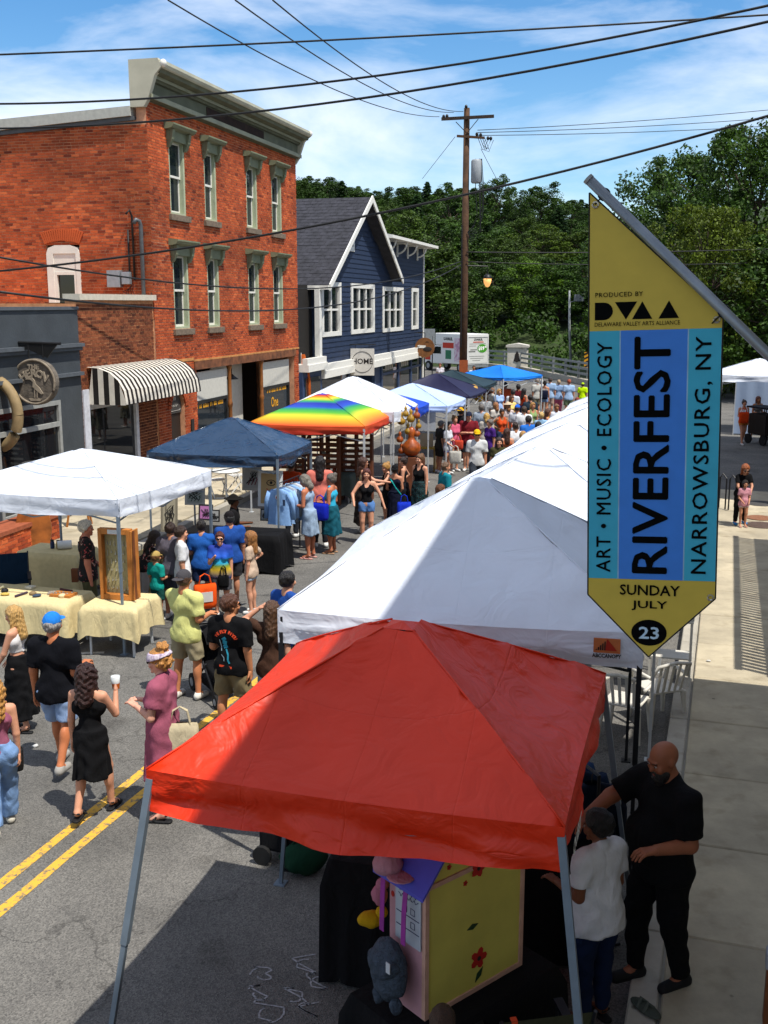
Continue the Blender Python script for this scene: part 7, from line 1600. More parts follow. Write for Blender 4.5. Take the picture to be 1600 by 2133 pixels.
    if bot and not skirt:
        Bt = Field(lo, hi, res); bk = bot[0]
        if sk: Bt.cone(V3(-.055, 0, .93), V3(.055, 0, .93), .116 * bw, .116 * bw, .03, KY * .95); Bt.cone(V3(-.05, an[1][1] * .15, .80), V3(.05, an[1][1] * .15, .80), .140 * bw, .140 * bw, .03, 1.05); add_skirt(Bt, sk, bw); garment('skirt', Bt, bot[1], .006, 30)
        else:
            o = {'shorts': .018, 'denimshorts': .012, 'pants': .018, 'jeans': .018, 'wide': .03}[bk]
            Bt.cone(V3(-.055, 0, .89 - dz_), V3(.055, 0, .89 - dz_), .108 * bw + o, .108 * bw + o, .03, KY); Bt.cone(V3(0, 0, .98 - dz_), V3(0, 0, 1.02 - dz_), .12 * bw + o * .5, .118 * bw + o * .5, .03, KY)
            fz = {'shorts': .92, 'denimshorts': .42, 'pants': 2, 'jeans': 2, 'wide': 2}[bk]
            for s in (1, -1):
                if fz < 1: e_ = hip[s] + (kn[s] - hip[s]) * fz; d_ = unit(kn[s] - hip[s]); Bt.cone(hip[s], e_ + d_ * .03, .090 * (.5 + .5 * bw) + o, .070 * (.6 + .4 * bw) + o * 1.8, .03, cut=(e_, d_))
                else: w2 = {'pants': .018, 'jeans': .016, 'wide': .05}[bk]; Bt.cone(hip[s], kn[s], (.092 * (.5 + .5 * bw) + o), .060 * (.7 + .3 * bw) + o + .008, .03); d_ = unit(an[s] - kn[s]); Bt.cone(kn[s], an[s] - d_ * .01, .060 * (.7 + .3 * bw) + o + .006, .038 + w2, .02, cut=(an[s] - d_ * .02, d_))
            Bt.clip(lambda X, Y, Z: (Z - (1.03 - dz_)) + 0 * X + 0 * Y); garment({'shorts': 'shorts', 'denimshorts': 'shorts', 'jeans': 'jeans'}.get(bk, 'trousers'), Bt, bot[1], .0065 if q == 1 else .004, 30)
    if shoes:
        for s in (1, -1):
            a = an[s]; fz = max(0, a[2] - .085); Fs = Field(a - V3(.09, .14, .12), a + V3(.09, .26, .10), .011 if q < 3 else .018)
            if shoes[0] in ('shoe', 'high'):
                Fs.cone(a + V3(0, -.035, -.035), a + V3(s * .014, .145, -.048), .046, .040, .02, ); Fs.cone(a + V3(0, -.01, -.02), a + V3(0, -.005, .02 if shoes[0] == 'high' else 0), .047, .045, .02)
                Fs.clip(lambda X, Y, Z: np.maximum((fz + .003 - Z), Z - (a[2] + .015)) + 0 * X + 0 * Y)
            else:
                Fs.cone(a + V3(0, -.04, -.075), a + V3(s * .016, .155, -.075), .043, .046, .02); Fs.clip(lambda X, Y, Z: np.maximum(fz + .002 - Z, Z - (fz + .028)) + 0 * X + 0 * Y)
                Fs.cone(a + V3(-.045, .09, -.05), a + V3(.055, .10, -.05), .014, .014, .0); Fs.cone(a + V3(-.03, .07, -.028), a + V3(.035, .09, -.03), .016, .016, .0); Fs.cone(a + V3(-.036, -.03, -.0), a + V3(.036, -.03, -.0), .012, .012, 0)
            mesh_obj('shoe' if shoes[0] != 'sandal' else 'sandal', Fs.mesh(), flat(shoes[1]), t)
    # ---- hair, hats, glasses
    hk, hcol = hair; hres = {1: .0085, 2: .011, 3: .018}[q]; iM = np.linalg.inv(HM)
    def hloc(X, Y, Z): x, y, z = X - hc[0], Y - hc[1], Z - hc[2]; return ((iM[0, 0] * x + iM[0, 1] * y + iM[0, 2] * z) / hs, (iM[1, 0] * x + iM[1, 1] * y + iM[1, 2] * z) / hs, 1.515 + (iM[2, 0] * x + iM[2, 1] * y + iM[2, 2] * z) / hs)
    if hk != 'bald':
        c = hd((0, -.03, 1.56)); Hf = Field(c - V3(.24, .26, .48 if hk in ('long', 'curlylong', 'pony') else .22), c + V3(.24, .24, .30), hres); g_ = .020 if hk != 'buzz' else .006
        Hf.ell(hd((0, -.008, 1.638)), hr((.078 + g_ * .8, .098 + g_, .094 + g_)), .0, HM)
        if hk in ('long', 'curlylong', 'bob'):
            ln = {'long': 1.33, 'curlylong': 1.36, 'bob': 1.47}[hk]; wd = .088 if hk != 'curlylong' else .115
            Hf.cone(hd((0, -.035, 1.62)), up_((0, -.085, ln)), wd, wd * .82, .03)
            for s in (1, -1): Hf.cone(hd((s * .070, -.005, 1.63)), up_((s * .085, .0 if hk != 'bob' else .01, ln + .08)), .034, .028, .03)
        if hk == 'pony': Hf.cone(hd((0, -.10, 1.66)), up_((0, -.15, 1.44)), .035, .022, .03)
        if hk == 'bun': Hf.ell(hd((0, -.085, 1.715)), hr((.052, .048, .048)), .01, HM)
        if hk == 'topbun': Hf.ell(hd((0, -.03, 1.765)), hr((.055, .055, .045)), .01, HM)
        def keep(X, Y, Z):
            x, y, z = hloc(X, Y, Z); hl = -.034 if hk not in ('long', 'curlylong', 'bob') else -.040
            d_ = hl + .75 * y - .66 * (z - 1.63)
            side = np.where(z < 1.60, .75 * (y - .035), d_) if hk in ('long', 'curlylong', 'bob') else np.maximum(d_, (1.555 if male else 1.545) - z)
            return np.maximum(side, z - 1.668) if (hat and hat[0] != 'band') else side
        Hf.clip(keep); Hf.wave(.0035 if 'curly' not in hk and hk != 'topbun' else .010, 70 if q == 1 else 50, ph); mesh_obj('hair', Hf.mesh(), hair_mat(hcol), t)
    if beard:
        c = hd((0, .04, 1.54)); Bf = Field(c - .12, c + .12, .009); Bf.ell(hd((0, .045, 1.535)), hr((.062, .066, .062)), 0, HM); Bf.ell(hd((0, .070, 1.50)), hr((.04, .04, .05)), .02, HM); Bf.clip(lambda X, Y, Z: (lambda x, y, z: np.maximum(z - 1.572, .02 - y))(*hloc(X, Y, Z))); Bf.ell(hd((0, .11, 1.546)), hr((.022, .02, .010)), sub=True); Bf.wave(.003, 80, ph); mesh_obj('beard', Bf.mesh(), hair_mat(beard), t)
    if hat:
        hk2, hcc = hat; c = hd((0, 0, 1.70)); Hh = Field(c - V3(.30, .30, .22), c + V3(.30, .30, .22), hres); br = -1 if 'back' in hk2 else 1
        if hk2.startswith('cap'):
            Hh.ell(hd((0, -.006, 1.648)), hr((.093, .114, .108)), 0, HM); Hh.clip(lambda X, Y, Z: (lambda x, y, z: 1.648 + .10 * y * br * .2 - z)(*hloc(X, Y, Z))); ch = mesh_obj('hat', Hh.mesh(), cloth(hcc), t)
            H2 = Field(c - .30, c + .30, hres * .8); H2.ell(hd((0, .125 * br, 1.652)), hr((.078, .085, .011 if q < 3 else .018)), 0, HM); mesh_obj('hat_peak', H2.mesh(), cloth(hcc), t)
        elif hk2 == 'sun':
            Hh.ell(hd((0, -.005, 1.655)), hr((.094, .112, .115)), 0, HM); Hh.clip(lambda X, Y, Z: (lambda x, y, z: 1.66 - z)(*hloc(X, Y, Z))); Hh.ell(hd((0, 0, 1.672)), hr((.20, .215, .014 if q < 3 else .02)), .02, HM); mesh_obj('hat', Hh.mesh(), cloth(hcc), t)
        elif hk2 == 'band':
            Hh.ell(hd((0, -.008, 1.640)), hr((.112, .136, .128)), 0, HM); Hh.clip(lambda X, Y, Z: (lambda x, y, z: np.maximum(1.640 - .35 * y - z + .02, z - 1.712 - .35 * y * -.4))(*hloc(X, Y, Z))); mesh_obj('headband', Hh.mesh(), hcc if not isinstance(hcc, str) else cloth(hcc), t)
    if glasses:
        g = MB()
        for s in (1, -1): g.ball((s * .036, .104, 1.620), .030, .009, .022, 12, 8); g.beam((s * .064, .095, 1.625), (s * .082, .0, 1.622), .006, .008)
        g.beam((-.01, .113, 1.624), (.01, .113, 1.624), .006, .006); g.v = [tuple(hd(v)) for v in g.v]; g.build('sunglasses', mat('lens_black', '#0b0b0d', .15, spec=.6), t, smooth=True)
    elif q <= 2 and abs(((face + hyaw) % 360) - 180) < 125:
        for s in (1, -1):
            g = MB(); g.ball((s * .034, .0925, 1.617), .0115, .008, .0058, 10, 8); g.v = [tuple(hd(v)) for v in g.v]; eo = g.build('eye', flat('#9a8d84', .3), t, smooth=True); g = MB(); g.ball((s * .034, .099, 1.617), .0060, .004, .0055, 8, 6); g.v = [tuple(hd(v)) for v in g.v]; g.build('iris', flat('#20140e', .2), eo, smooth=True)
            g = MB(); g.beam((s * .018, .098, 1.637), (s * .05, .088, 1.638), .008, .006); g.v = [tuple(hd(v)) for v in g.v]; g.build('eyebrow', hair_mat(hcol), t)
        g = MB(); g.ball((0, .0965, 1.5435), .021, .006, .0062, 10, 6); g.v = [tuple(hd(v)) for v in g.v]; g.build('mouth', flat('#8f4a44', .5), t, smooth=True)
    for ch in t.children: ch.scale = (S, S, S)
    t['_w'] = 1; del t['_w']
    J = lambda v: base + Matrix.Rotation(-R(face), 3, 'Z') @ (Vector([float(a) for a in v]) * S)
    return dict(t=t, wr={s: J(wr[s] + fdir[s] * .08) for s in wr}, sho={s: J(sho[s]) for s in sho}, top=topo, base=base, S=S, hd=lambda p: J(hd(p)), loc=lambda p: J(V3(*p)), face=face)
def bag(label, P_, rz, col, w=.34, h=.36, d=.12, strap=None, group=None, name='tote_bag', print_=None):
    """soft bag hanging from P_ (top of its handles)"""
    t = thing(name, label, 'bag', P_, rz, group); b = MB(); n = 20; vs = []; rows_ = [(0, .92, .30), (-.08, 1.0, .8), (-.2, 1.02, 1.0), (-.8, 1.0, 1.1), (-.97, .92, .9), (-1, .80, .6)]
    for j, (z, a, e) in enumerate(rows_):
        for i in range(n): th = 2 * math.pi * i / n; c, s = math.cos(th), math.sin(th); vs.append((w / 2 * a * math.copysign(abs(c) ** .5, c), d / 2 * e * math.copysign(abs(s) ** .6, s) + .008 * math.sin(5 * th + j), z * h - .16))
    b.add(vs, [(j * n + i, j * n + (i + 1) % n, (j + 1) * n + (i + 1) % n, (j + 1) * n + i) for j in range(5) for i in range(n)] + [tuple(range(5 * n, 6 * n))]); m = col if not isinstance(col, str) else cloth(col); b.build('body', m, t, smooth=True)
    for s in (-1, 1): b = MB(); b.tube([(-w * .28, s * .02, -.18), (-w * .2, s * .012, -.04), (0, 0, .0), (w * .2, s * .012, -.04), (w * .28, s * .02, -.18)], .009, 6); b.build('handle', m, t)
    if print_: b = MB(); b.bx(-w * .28, w * .28, -d * .56 - .004, -d * .56, -.16 - h * .7, -.16 - h * .3); b.build('print', flat(print_), t)
    return t
# ================================================================ everyone in the photograph
SK1, SK2, SK3, SK4 = '#c08a6e', '#b0795c', '#96613f', '#6b4028'
BLK_ = '#0c0c0e'; WH = '#c9cacb'; DEN = '#7c93b0'; KH = '#7d7358'; BRN = '#2b1a11'; BLD = '#a9793c'
NUM = 'people at the street fair'
def Pn(label, x, **k): k.setdefault('group', NUM); return person(label, x, **k)
FLOR = ramp_mat('floral_black', [(0, '#0b0b0c'), (.57, '#0b0b0c'), (.60, '#9a3a3a'), (.66, '#b9b4a4'), (.70, '#0b0b0c')], kind='noise', scale=13, dist=1.2, const=True)
DOTS = ramp_mat('dotted_white', [(0, '#c9c6c4'), (.66, '#c9c6c4'), (.69, '#a8605a')], kind='noise', scale=55, const=True)
DYE = ramp_mat('sunset_tee', [(0, '#1b2f70'), (.30, '#b89a1c'), (.42, '#5c7a2c'), (.50, '#1a8fb0'), (.60, '#2fa3d0'), (.68, '#1d55b8'), (1, '#142c80')], axis=2, lo=.80, hi=1.42)
TEALP = ramp_mat('teal_pattern', [(0, '#06090c'), (.50, '#06090c'), (.53, '#1f8f96'), (.62, '#06090c')], kind='wave', scale=9, dist=14, axis=0, const=True)
BANDM = ramp_mat('headband_marble', [(0, '#4a3650'), (.45, '#9a8aa0'), (.6, '#c9bcc4'), (1, '#6d5572')], kind='noise', scale=16, dist=2)
STRP = ramp_mat('striped_shirt', [(0, '#8a8f8a'), (.5, '#8a8f8a'), (.52, '#b9b4ac'), (1, '#b9b4ac')], kind='wave', scale=9, axis=2, const=True)
PLD = ramp_mat('blue_pattern_shirt', [(0, '#4d6d94'), (.5, '#8fa8c4'), (1, '#5c7ca4')], kind='noise', scale=22)
PLK = ramp_mat('check_shirt', [(0, '#25262c'), (.45, '#6d7076'), (.6, '#a9a9a9'), (1, '#2c2c33')], kind='noise', scale=30)
BAGP = ramp_mat('patterned_bag', [(0, '#6a3f86'), (.35, '#b9a4c4'), (.5, '#c8502a'), (.6, '#b9b4a4'), (.75, '#201a20')], kind='wave', scale=3, dist=5, axis=2)
# ---- near left
a = Pn('woman in mauve tank top and wide jeans at the picture edge', 8, foot=1735, head=1415, face=-25, skin=SK1, hair=('curlylong', BLD), top=('tank', '#8a4f64'), bot=('wide', '#6d8bb4'), shoes=('shoe', '#b9b4a6'), arms=('down', 'down'), legs='walk', q=1)
bag('black quilted shoulder bag on the mauve tank top', a['loc']((.14, .12, 1.07)), R(10), mat('quilted', '#0d0d0f', .5, var=.3, scale=40, bump=1, bscale=45), .22, .24, .08, name='shoulder_bag')
Pn('blonde woman in white crop top and long black skirt', 48, foot=1520, head=1262, face=-80, skin=SK1, hair=('long', '#b08a50'), top=('crop', DOTS), bot=('longskirt', BLK_), arms=('swingf', 'swingf'), legs='step', shoes=('sandal', BLK_), hpitch=8, q=1)
Pn('man in blue cap, black tee and denim shorts seen from behind', 128, foot=1607, head=1277, face=8, sex='m', skin='#b06a44', hair=('short', '#8f8a86'), hat=('cap', '#1f6fc0'), top=('tee', '#090a10'), bot=('shorts', '#8197b8'), shoes=('shoe', '#8f8c86'), legs='walkl', bulk=1.12, arms=('hold', 'down'), q=1)
a = Pn('woman in sleeveless black dress carrying a plastic cup', 198, foot=1703, head=1383, face=8, skin=SK1, hair=('curlylong', '#2a1410'), top=('dress', BLK_), bot=None, shoes=('sandal', BLK_), arms=('up', 'down'), legs='walk', q=1)
w_ = a['wr'][1]; t = thing('plastic_cup', 'clear plastic cup of amber drink held up by the woman in black dress', 'cup', (w_.x, w_.y, w_.z), 0); b = MB(); b.lathe([(.034, -.06), (.046, .07), (.043, .07), (.033, -.05)], seg=16); b.build('cup', mat('cup_plastic', '#b9bdbd', .2, spec=.5), t, smooth=True); b = MB(); b.lathe([(.035, -.055), (.04, .0)], seg=16); b.build('drink', flat('#a8541a', .2), t)
a = Pn('woman in rose shirt dress and marbled headband', 348, foot=1703, head=1352, face=-78, skin='#c9937c', hair=('topbun', '#a8743a'), hat=('band', BANDM), top=('shirtdress', '#8c4a5c'), bot=None, shoes=('sandal', BLK_), arms=('bent', 'bent'), glasses=True, q=1)
bag('cream canvas tote bag on the back of the rose dress', a['loc']((-.05, -.20, 1.18)), R(5), '#b5a88a', .34, .42, .10)
Pn('man in pale yellow tee and backward grey cap', 392, foot=1455, head=1188, face=25, sex='m', skin='#b5744e', hair=('short', '#4a3426'), hat=('capback', '#3f3d40'), top=('tee', '#bdbd76'), bot=('shorts', '#8a8066'), shoes=('shoe', '#c9c5bb'), legs='wide', arms=('hold', 'reach'), bulk=1.1, q=1)
pm = Pn('man in black printed tee and khaki shorts by the stroller', 478, head=1238, h=1.76, face=22, sex='m', skin='#b97a54', hair=('short', '#4a2a18'), top=('tee', BLK_), bot=('shorts', '#75684c'), arms=('down', 'hold'), legs='wide', hyaw=35, glasses=True, bulk=1.05, q=1)
Pn('woman in brown shirt shading her eyes', 566, head=1252, h=1.66, face=12, skin=SK1, hair=('long', '#4d3422'), top=('shirt', '#3f2a1f'), bot=('jeans', '#93a9c0'), arms=('down', 'brow'), q=1)
Pn('dark haired man in blue tee beside the white canopy corner', 598, head=1190, h=1.74, face=40, sex='m', skin=SK1, hair=('short', '#120d0b'), top=('tee', '#1f4488'), bot=('shorts', '#444444'), q=2)
# ---- middle left
a = Pn('man in white tee talking, seen from the side', 384, foot=1295, head=1096, face=75, sex='m', skin=SK1, hair=('short', BRN), top=('tee', WH), bot=('shorts', '#a9a9a6'), arms=('down', 'down'), bulk=1.1, q=2)
bag('white and grey bag held by the man in white tee', a['wr'][1] + Vector((0, 0, .02)), R(60), '#9a9da0', .26, .26, .08)
Pn('man in grey purple tee with his back turned at the stall', 362, foot=1288, head=1088, face=10, sex='m', skin=SK2, hair=('short', BRN), top=('tee', '#57525c'), bot=('shorts', '#3c3c44'), q=2)
Pn('dark haired man in blue tee leaning toward the stall', 424, foot=1268, head=1085, face=-5, sex='m', skin=SK2, hair=('short', '#17100c'), top=('tee', '#1d4f96'), bot=('shorts', '#1c2c4c'), lean=.15, arms=('reach', 'hold'), q=2)
Pn('man in blue tee and black cap facing the print stall', 483, foot=1262, head=1066, face=-20, sex='m', skin=SK2, hair=('short', '#222222'), hat=('cap', '#151214'), top=('tee', '#1d4488'), bot=('shorts', '#2c2c30'), bulk=1.15, beard='#77706a', q=2)
a = Pn('woman in colourful sunset tee and sunglasses', 463, foot=1283, head=1108, face=172, skin=SK1, hair=('short', '#4a2018'), top=('tee', DYE), bot=('shorts', '#3f3f44'), arms=('phone', 'down'), glasses=True, bulk=1.15, q=2)
bag('small black bag hanging in front of the sunset tee', a['loc']((-.05, .17, 1.08)), R(0), BLK_, .17, .20, .07, name='shoulder_bag')
bag('bright orange shopping bag beside the sunset tee woman', gp(426, 1195, .85), R(25), '#d04a10', .36, .40, .14, print_='#b9b4ae')
Pn('blonde girl in beige tee and pale denim shorts', 526, foot=1278, head=1110, face=-75, skin=SK1, hair=('long', '#8a5c30'), top=('tee', '#b09a86'), bot=('denimshorts', '#a4b7cc'), arms=('hip', 'down'), q=2)
Pn('small child in teal tee and tan cap at the stall', 330, foot=1292, head=1152, face=35, sex='m', skin=SK2, hair=('short', '#6d4a2a'), hat=('cap', '#a08850'), top=('tee', '#128a80'), bot=('shorts', '#16443f'), arms=('hold', 'hold'), q=2)
Pn('long haired woman bending over the shaded side table', 300, foot=1262, head=1105, face=60, skin=SK3, hair=('long', '#2c1c10'), top=('shirt', FLOR), bot=('pants', '#8f8a86'), lean=.5, arms=('reach', 'reach'), q=2)
Pn('white haired man in black floral shirt behind the tables', 190, foot=1312, head=1083, face=70, sex='m', skin='#b06e56', hair=('short', '#b9b4aa'), top=('shirt', FLOR), bot=('pants', '#4d4a30'), arms=('down', 'front'), hyaw=15, bulk=1.1, q=2)
a = Pn('grey haired woman in pale blue dress looking at shirts', 647, foot=1163, head=988, face=-65, skin='#a8674a', hair=('bob', '#6d675e'), top=('dress', '#8497ac'), bot=None, shoes=('sandal', '#a87a72'), arms=('hold', 'hold'), hpitch=18, lean=.12, q=2)
bag('royal blue shoulder bag on the pale blue dress', a['loc']((.10, -.18, 1.30)), R(-30), '#10209c', .36, .34, .16)
Pn('person in coral shirt with dark hair under the blue canopy', 668, foot=1140, head=950, face=-5, sex='f', skin=SK3, hair=('long', '#130c0a'), top=('shirt', '#c26a5c'), bot=('pants', '#26262c'), bulk=1.25, q=2)
a = Pn('woman in turquoise sleeveless top carrying a patterned bag', 692, foot=1152, head=986, face=-70, skin='#a8674a', hair=('bun', '#5d564e'), top=('tank', '#2f9fc0'), bot=('skirt', '#114a58'), shoes=('sandal', '#8a6a50'), arms=('hold', 'hold'), q=2)
bag('purple and orange patterned bag with black fringe', a['wr'][1] + Vector((.10, -.05, .05)), R(-10), BAGP, .34, .34, .12)
Pn('seated person in brimmed hat behind the print table', 486, head=1022, h=1.70, face=90, sex='m', skin=SK4, hair=('short', '#0d0a08'), hat=('sun', '#14110f'), top=('shirt', '#141315'), bot=('pants', '#141315'), pos=(gp(486, 1030, 1.30).x, gp(486, 1030, 1.30).y, 0), seat=.48, arms=('hold', 'hold'), q=3)
Pn('person in orange shirt inside the blue stall', 606, head=958, h=1.7, face=20, sex='m', skin=SK3, hair=('short', '#130c0a'), top=('tee', '#b83c14'), bot=('pants', '#22252c'), q=3)
# ---- group in the middle of the street
Pn('young woman in black strappy top and denim cut-offs', 764, foot=1132, head=976, face=178, skin=SK1, hair=('long', '#4a2018'), top=('strap', BLK_), bot=('denimshorts', '#4f74a8'), arms=('side', 'out'), q=2)
Pn('woman in cream strappy top gesturing with one hand', 757, foot=1110, head=952, face=80, skin=SK1, hair=('long', '#3a2014'), top=('crop', '#b39a72'), bot=('longskirt', '#2c2420'), glasses=True, arms=('point', 'hold'), q=2)
Pn('girl with pulled back blonde hair in black outfit', 806, foot=1100, head=964, face=-110, skin=SK1, hair=('bun', '#9a7038'), top=('tank', BLK_), bot=('shorts', BLK_), arms=('bent', 'point'), hpitch=12, q=2)
a = Pn('woman in navy maxi dress and black cap seen from behind', 822, foot=1103, head=969, face=5, skin=SK2, hair=('short', '#0e0b0b'), hat=('capback', '#0c0c0f'), top=('maxi', '#0b0f22'), bot=None, shoes=('sandal', BLK_), arms=('front', 'front'), q=2)
st2 = MB(); L_ = [a['loc']((-.16, -.0, 1.43)), a['loc']((-.05, -.165, 1.30)), a['loc']((.06, -.165, 1.12)), a['loc']((.17, -.05, .95))]; st2.tube([p_ - L_[0] for p_ in L_], .014, 6); t = thing('bag_strap', 'thin turquoise bag strap across the navy dress', 'strap', L_[0]); st2.build('strap', cloth('#1f9a98'), t)
a = Pn('woman in black tank top with bun and blue bag', 840, foot=1085, head=952, face=-80, skin=SK1, hair=('bun', '#2a1a14'), top=('tank', BLK_), bot=('skirt', '#15151a'), shoes=('sandal', '#5d4a3c'), arms=('hip', 'hold'), q=2)
bag('bright blue shopping bag held between the women in black', gp(842, 1030, .95), R(5), '#1430b0', .30, .42, .10)
Pn('woman in black tank top and teal patterned long skirt', 874, foot=1090, head=946, face=-140, skin=SK1, hair=('bun', '#5d4026'), top=('tank', BLK_), bot=('longskirt', TEALP), arms=('down', 'down'), bulk=1.15, q=2)
Pn('boy in teal tee beside the white canopy edge', 928, head=962, h=1.62, face=70, sex='m', skin=SK2, hair=('buzz', '#5d4632'), top=('tee', '#12707c'), bot=('shorts', '#33363c'), q=2)
Pn('brown haired child beneath the boy in teal', 918, head=1012, h=1.35, face=100, skin=SK2, hair=('bob', '#5a3418'), top=('tee', '#55606a'), bot=('shorts', '#33363c'), q=3)
Pn('auburn haired girl just above the white canopy edge', 758, head=1116, h=1.45, face=-40, skin=SK1, hair=('long', '#5a2f18'), top=('tee', '#4a4038'), bot=('shorts', '#33363c'), q=2)
Pn('light brown haired child at the white canopy edge', 803, head=1094, h=1.40, face=-60, skin=SK1, hair=('bob', '#8a5528'), top=('tee', '#9a8a78'), bot=('shorts', '#33363c'), q=2)
# ---- crowd along the street
Pn('man in yellow cap and white tee walking closer', 994, head=895, h=1.78, face=180, sex='m', skin=SK2, hair=('short', BRN), hat=('cap', '#d0a010'), top=('tee', '#b5b6b5'), bot=('jeans', '#2f343c'), glasses=True, legs='walk', q=2)
Pn('woman in olive blouse with long dark hair', 1040, head=911, h=1.66, face=178, skin=SK1, hair=('long', '#2a1a14'), top=('shirt', '#38361f'), bot=('jeans', '#2a3340'), q=2)
Pn('bald man in white shirt with his back turned', 1074, head=878, h=1.80, face=-5, sex='m', skin=SK3, hair=('buzz', '#2a1a12'), top=('tee', WH), bot=('pants', '#45484d'), bulk=1.15, q=2)
Pn('man in blue tee behind the white shirt man', 1101, head=866, h=1.76, face=-20, sex='m', skin=SK2, hair=('short', '#17100c'), top=('tee', '#2563b4'), bot=('pants', '#2c3038'), q=3)
Pn('black haired woman in dark top by the white canopies', 1122, head=878, h=1.66, face=0, skin=SK2, hair=('long', '#0c0a0b'), top=('tank', '#3d3a2a'), bot=('pants', '#2c3038'), q=3)
a = Pn('woman in white top and lilac shorts with cotton tote', 932, foot=988, head=879, face=120, skin=SK1, hair=('long', '#2a1a12'), top=('tee', '#b4b6bc'), bot=('denimshorts', '#6d6a94'), glasses=True, arms=('front', 'cross'), q=2)
bag('white cotton tote bag on the arm of the lilac shorts woman', a['wr'][1] + Vector((.05, -.06, .06)), R(-20), '#bdbab0', .36, .38, .10)
a = Pn('woman in pink top with long bare legs', 946, foot=982, head=866, face=150, skin=SK1, hair=('bun', '#7a5a34'), top=('tee', '#b4506a'), bot=('denimshorts', '#a44458'), arms=('front', 'down'), q=3)
bag('red and white shoulder bag beside the pink top', a['wr'][1] + Vector((.06, -.05, .25)), R(-20), '#b4402c', .26, .28, .12, name='shoulder_bag')
Pn('man in dark grey suit jacket beside the tent poles', 914, foot=985, head=876, face=70, sex='m', skin=SK2, hair=('short', '#6d6a66'), top=('shirt', '#33302c'), bot=('shorts', '#2a2826'), lean=.1, q=3)
Pn('man in maroon tee with folded arms', 977, head=858, h=1.80, face=190, sex='m', skin=SK1, hair=('short', '#2a1a12'), hat=('cap', '#1c2236'), top=('tee', '#6b1a22'), bot=('shorts', '#22242a'), arms=('cross', 'cross'), bulk=1.15, q=2)
Pn('woman in purple tee with grey hair', 1021, head=873, h=1.68, face=-120, skin=SK2, hair=('short', '#5d5650'), top=('tee', '#3f2068'), bot=('jeans', '#2c3038'), bulk=1.1, q=3)
Pn('blonde person behind the folded arms man', 1014, head=860, h=1.68, face=0, skin=SK1, hair=('bob', '#b08a48'), top=('tee', '#a9a39a'), bot=('jeans', '#2c3038'), q=3)
Pn('woman in pale top and white brimmed hat', 1058, head=838, h=1.68, face=-20, skin=SK1, hair=('bob', '#8a5a34'), hat=('sun', '#b9a48c'), top=('tee', '#b9a8a4'), bot=('longskirt', '#b8441c'), q=3)
Pn('man in bright blue cap and white tee', 1078, head=843, h=1.76, face=20, sex='m', skin=SK2, hair=('short', '#3a2a1c'), hat=('cap', '#1f5cc0'), top=('tee', '#b9bcc2'), bot=('shorts', '#5d646c'), q=3)
Pn('person in yellow straw hat and dark tee at the stall', 960, head=850, h=1.72, face=30, sex='f', skin=SK2, hair=('short', '#17100c'), hat=('sun', '#c09018'), top=('tee', '#1a1a1e'), bot=('pants', '#22242a'), q=3)
Pn('person in checked shirt under the straw hats', 1012, head=822, h=1.70, face=-30, sex='m', skin=SK2, hair=('short', '#3a2a1c'), top=('shirt', PLK), bot=('pants', '#3a3c42'), q=3)
Pn('woman in light blue blouse and jeans near the stalls', 1040, head=810, h=1.66, face=160, skin=SK1, hair=('bob', '#a07840'), top=('shirt', '#8fa8d0'), bot=('jeans', '#1c3a74'), q=3)
Pn('woman in grey striped tee beside the blue blouse', 1026, head=808, h=1.66, face=60, skin=SK1, hair=('short', '#6d4a30'), top=('tee', STRP), bot=('pants', '#77747c'), q=3)
Pn('man in orange shirt beneath the bright blue canopy', 1053, head=796, h=1.80, face=-10, sex='m', skin=SK2, hair=('short', '#130c0a'), top=('tee', '#c4502c'), bot=('pants', '#33363c'), bulk=1.1, q=3)
Pn('dark haired man in white tee beside the orange shirt', 1069, head=811, h=1.74, face=10, sex='m', skin=SK2, hair=('short', '#130c0a'), top=('tee', '#b9bcc2'), bot=('pants', '#33363c'), q=3)
Pn('man in maroon shirt beyond the white tee', 1080, head=800, h=1.78, face=0, sex='m', skin=SK3, hair=('short', '#130c0a'), top=('tee', '#54141c'), bot=('pants', '#1c2230'), q=3)
Pn('woman in red orange top and dark jeans', 1092, head=809, h=1.66, face=60, skin=SK2, hair=('long', '#17100c'), top=('tank', '#c43c14'), bot=('jeans', '#1c2a4c'), q=3)
Pn('young woman in yellow dress among the crowd', 1142, head=851, h=1.66, face=100, skin=SK2, hair=('long', '#4a2a18'), top=('dress', '#b08a2c'), bot=None, q=3)
Pn('fair haired person in pale blue behind the yellow dress', 1128, head=858, h=1.66, face=0, skin=SK1, hair=('short', '#b89a60'), top=('tee', '#7fa0bc'), bot=('pants', '#3a3c42'), q=3)
Pn('person in turquoise top just over the white canopies', 1171, head=866, h=1.64, face=0, skin=SK2, hair=('short', '#5d564e'), top=('tank', '#1c8a96'), bot=('pants', '#3a3c42'), q=3)
Pn('person in checked shirt and red cap near the vest', 1203, head=828, h=1.66, face=-10, sex='m', skin=SK2, hair=('short', '#4a3426'), hat=('cap', '#7a3a30'), top=('shirt', PLK), bot=('pants', '#3a3c42'), q=3)
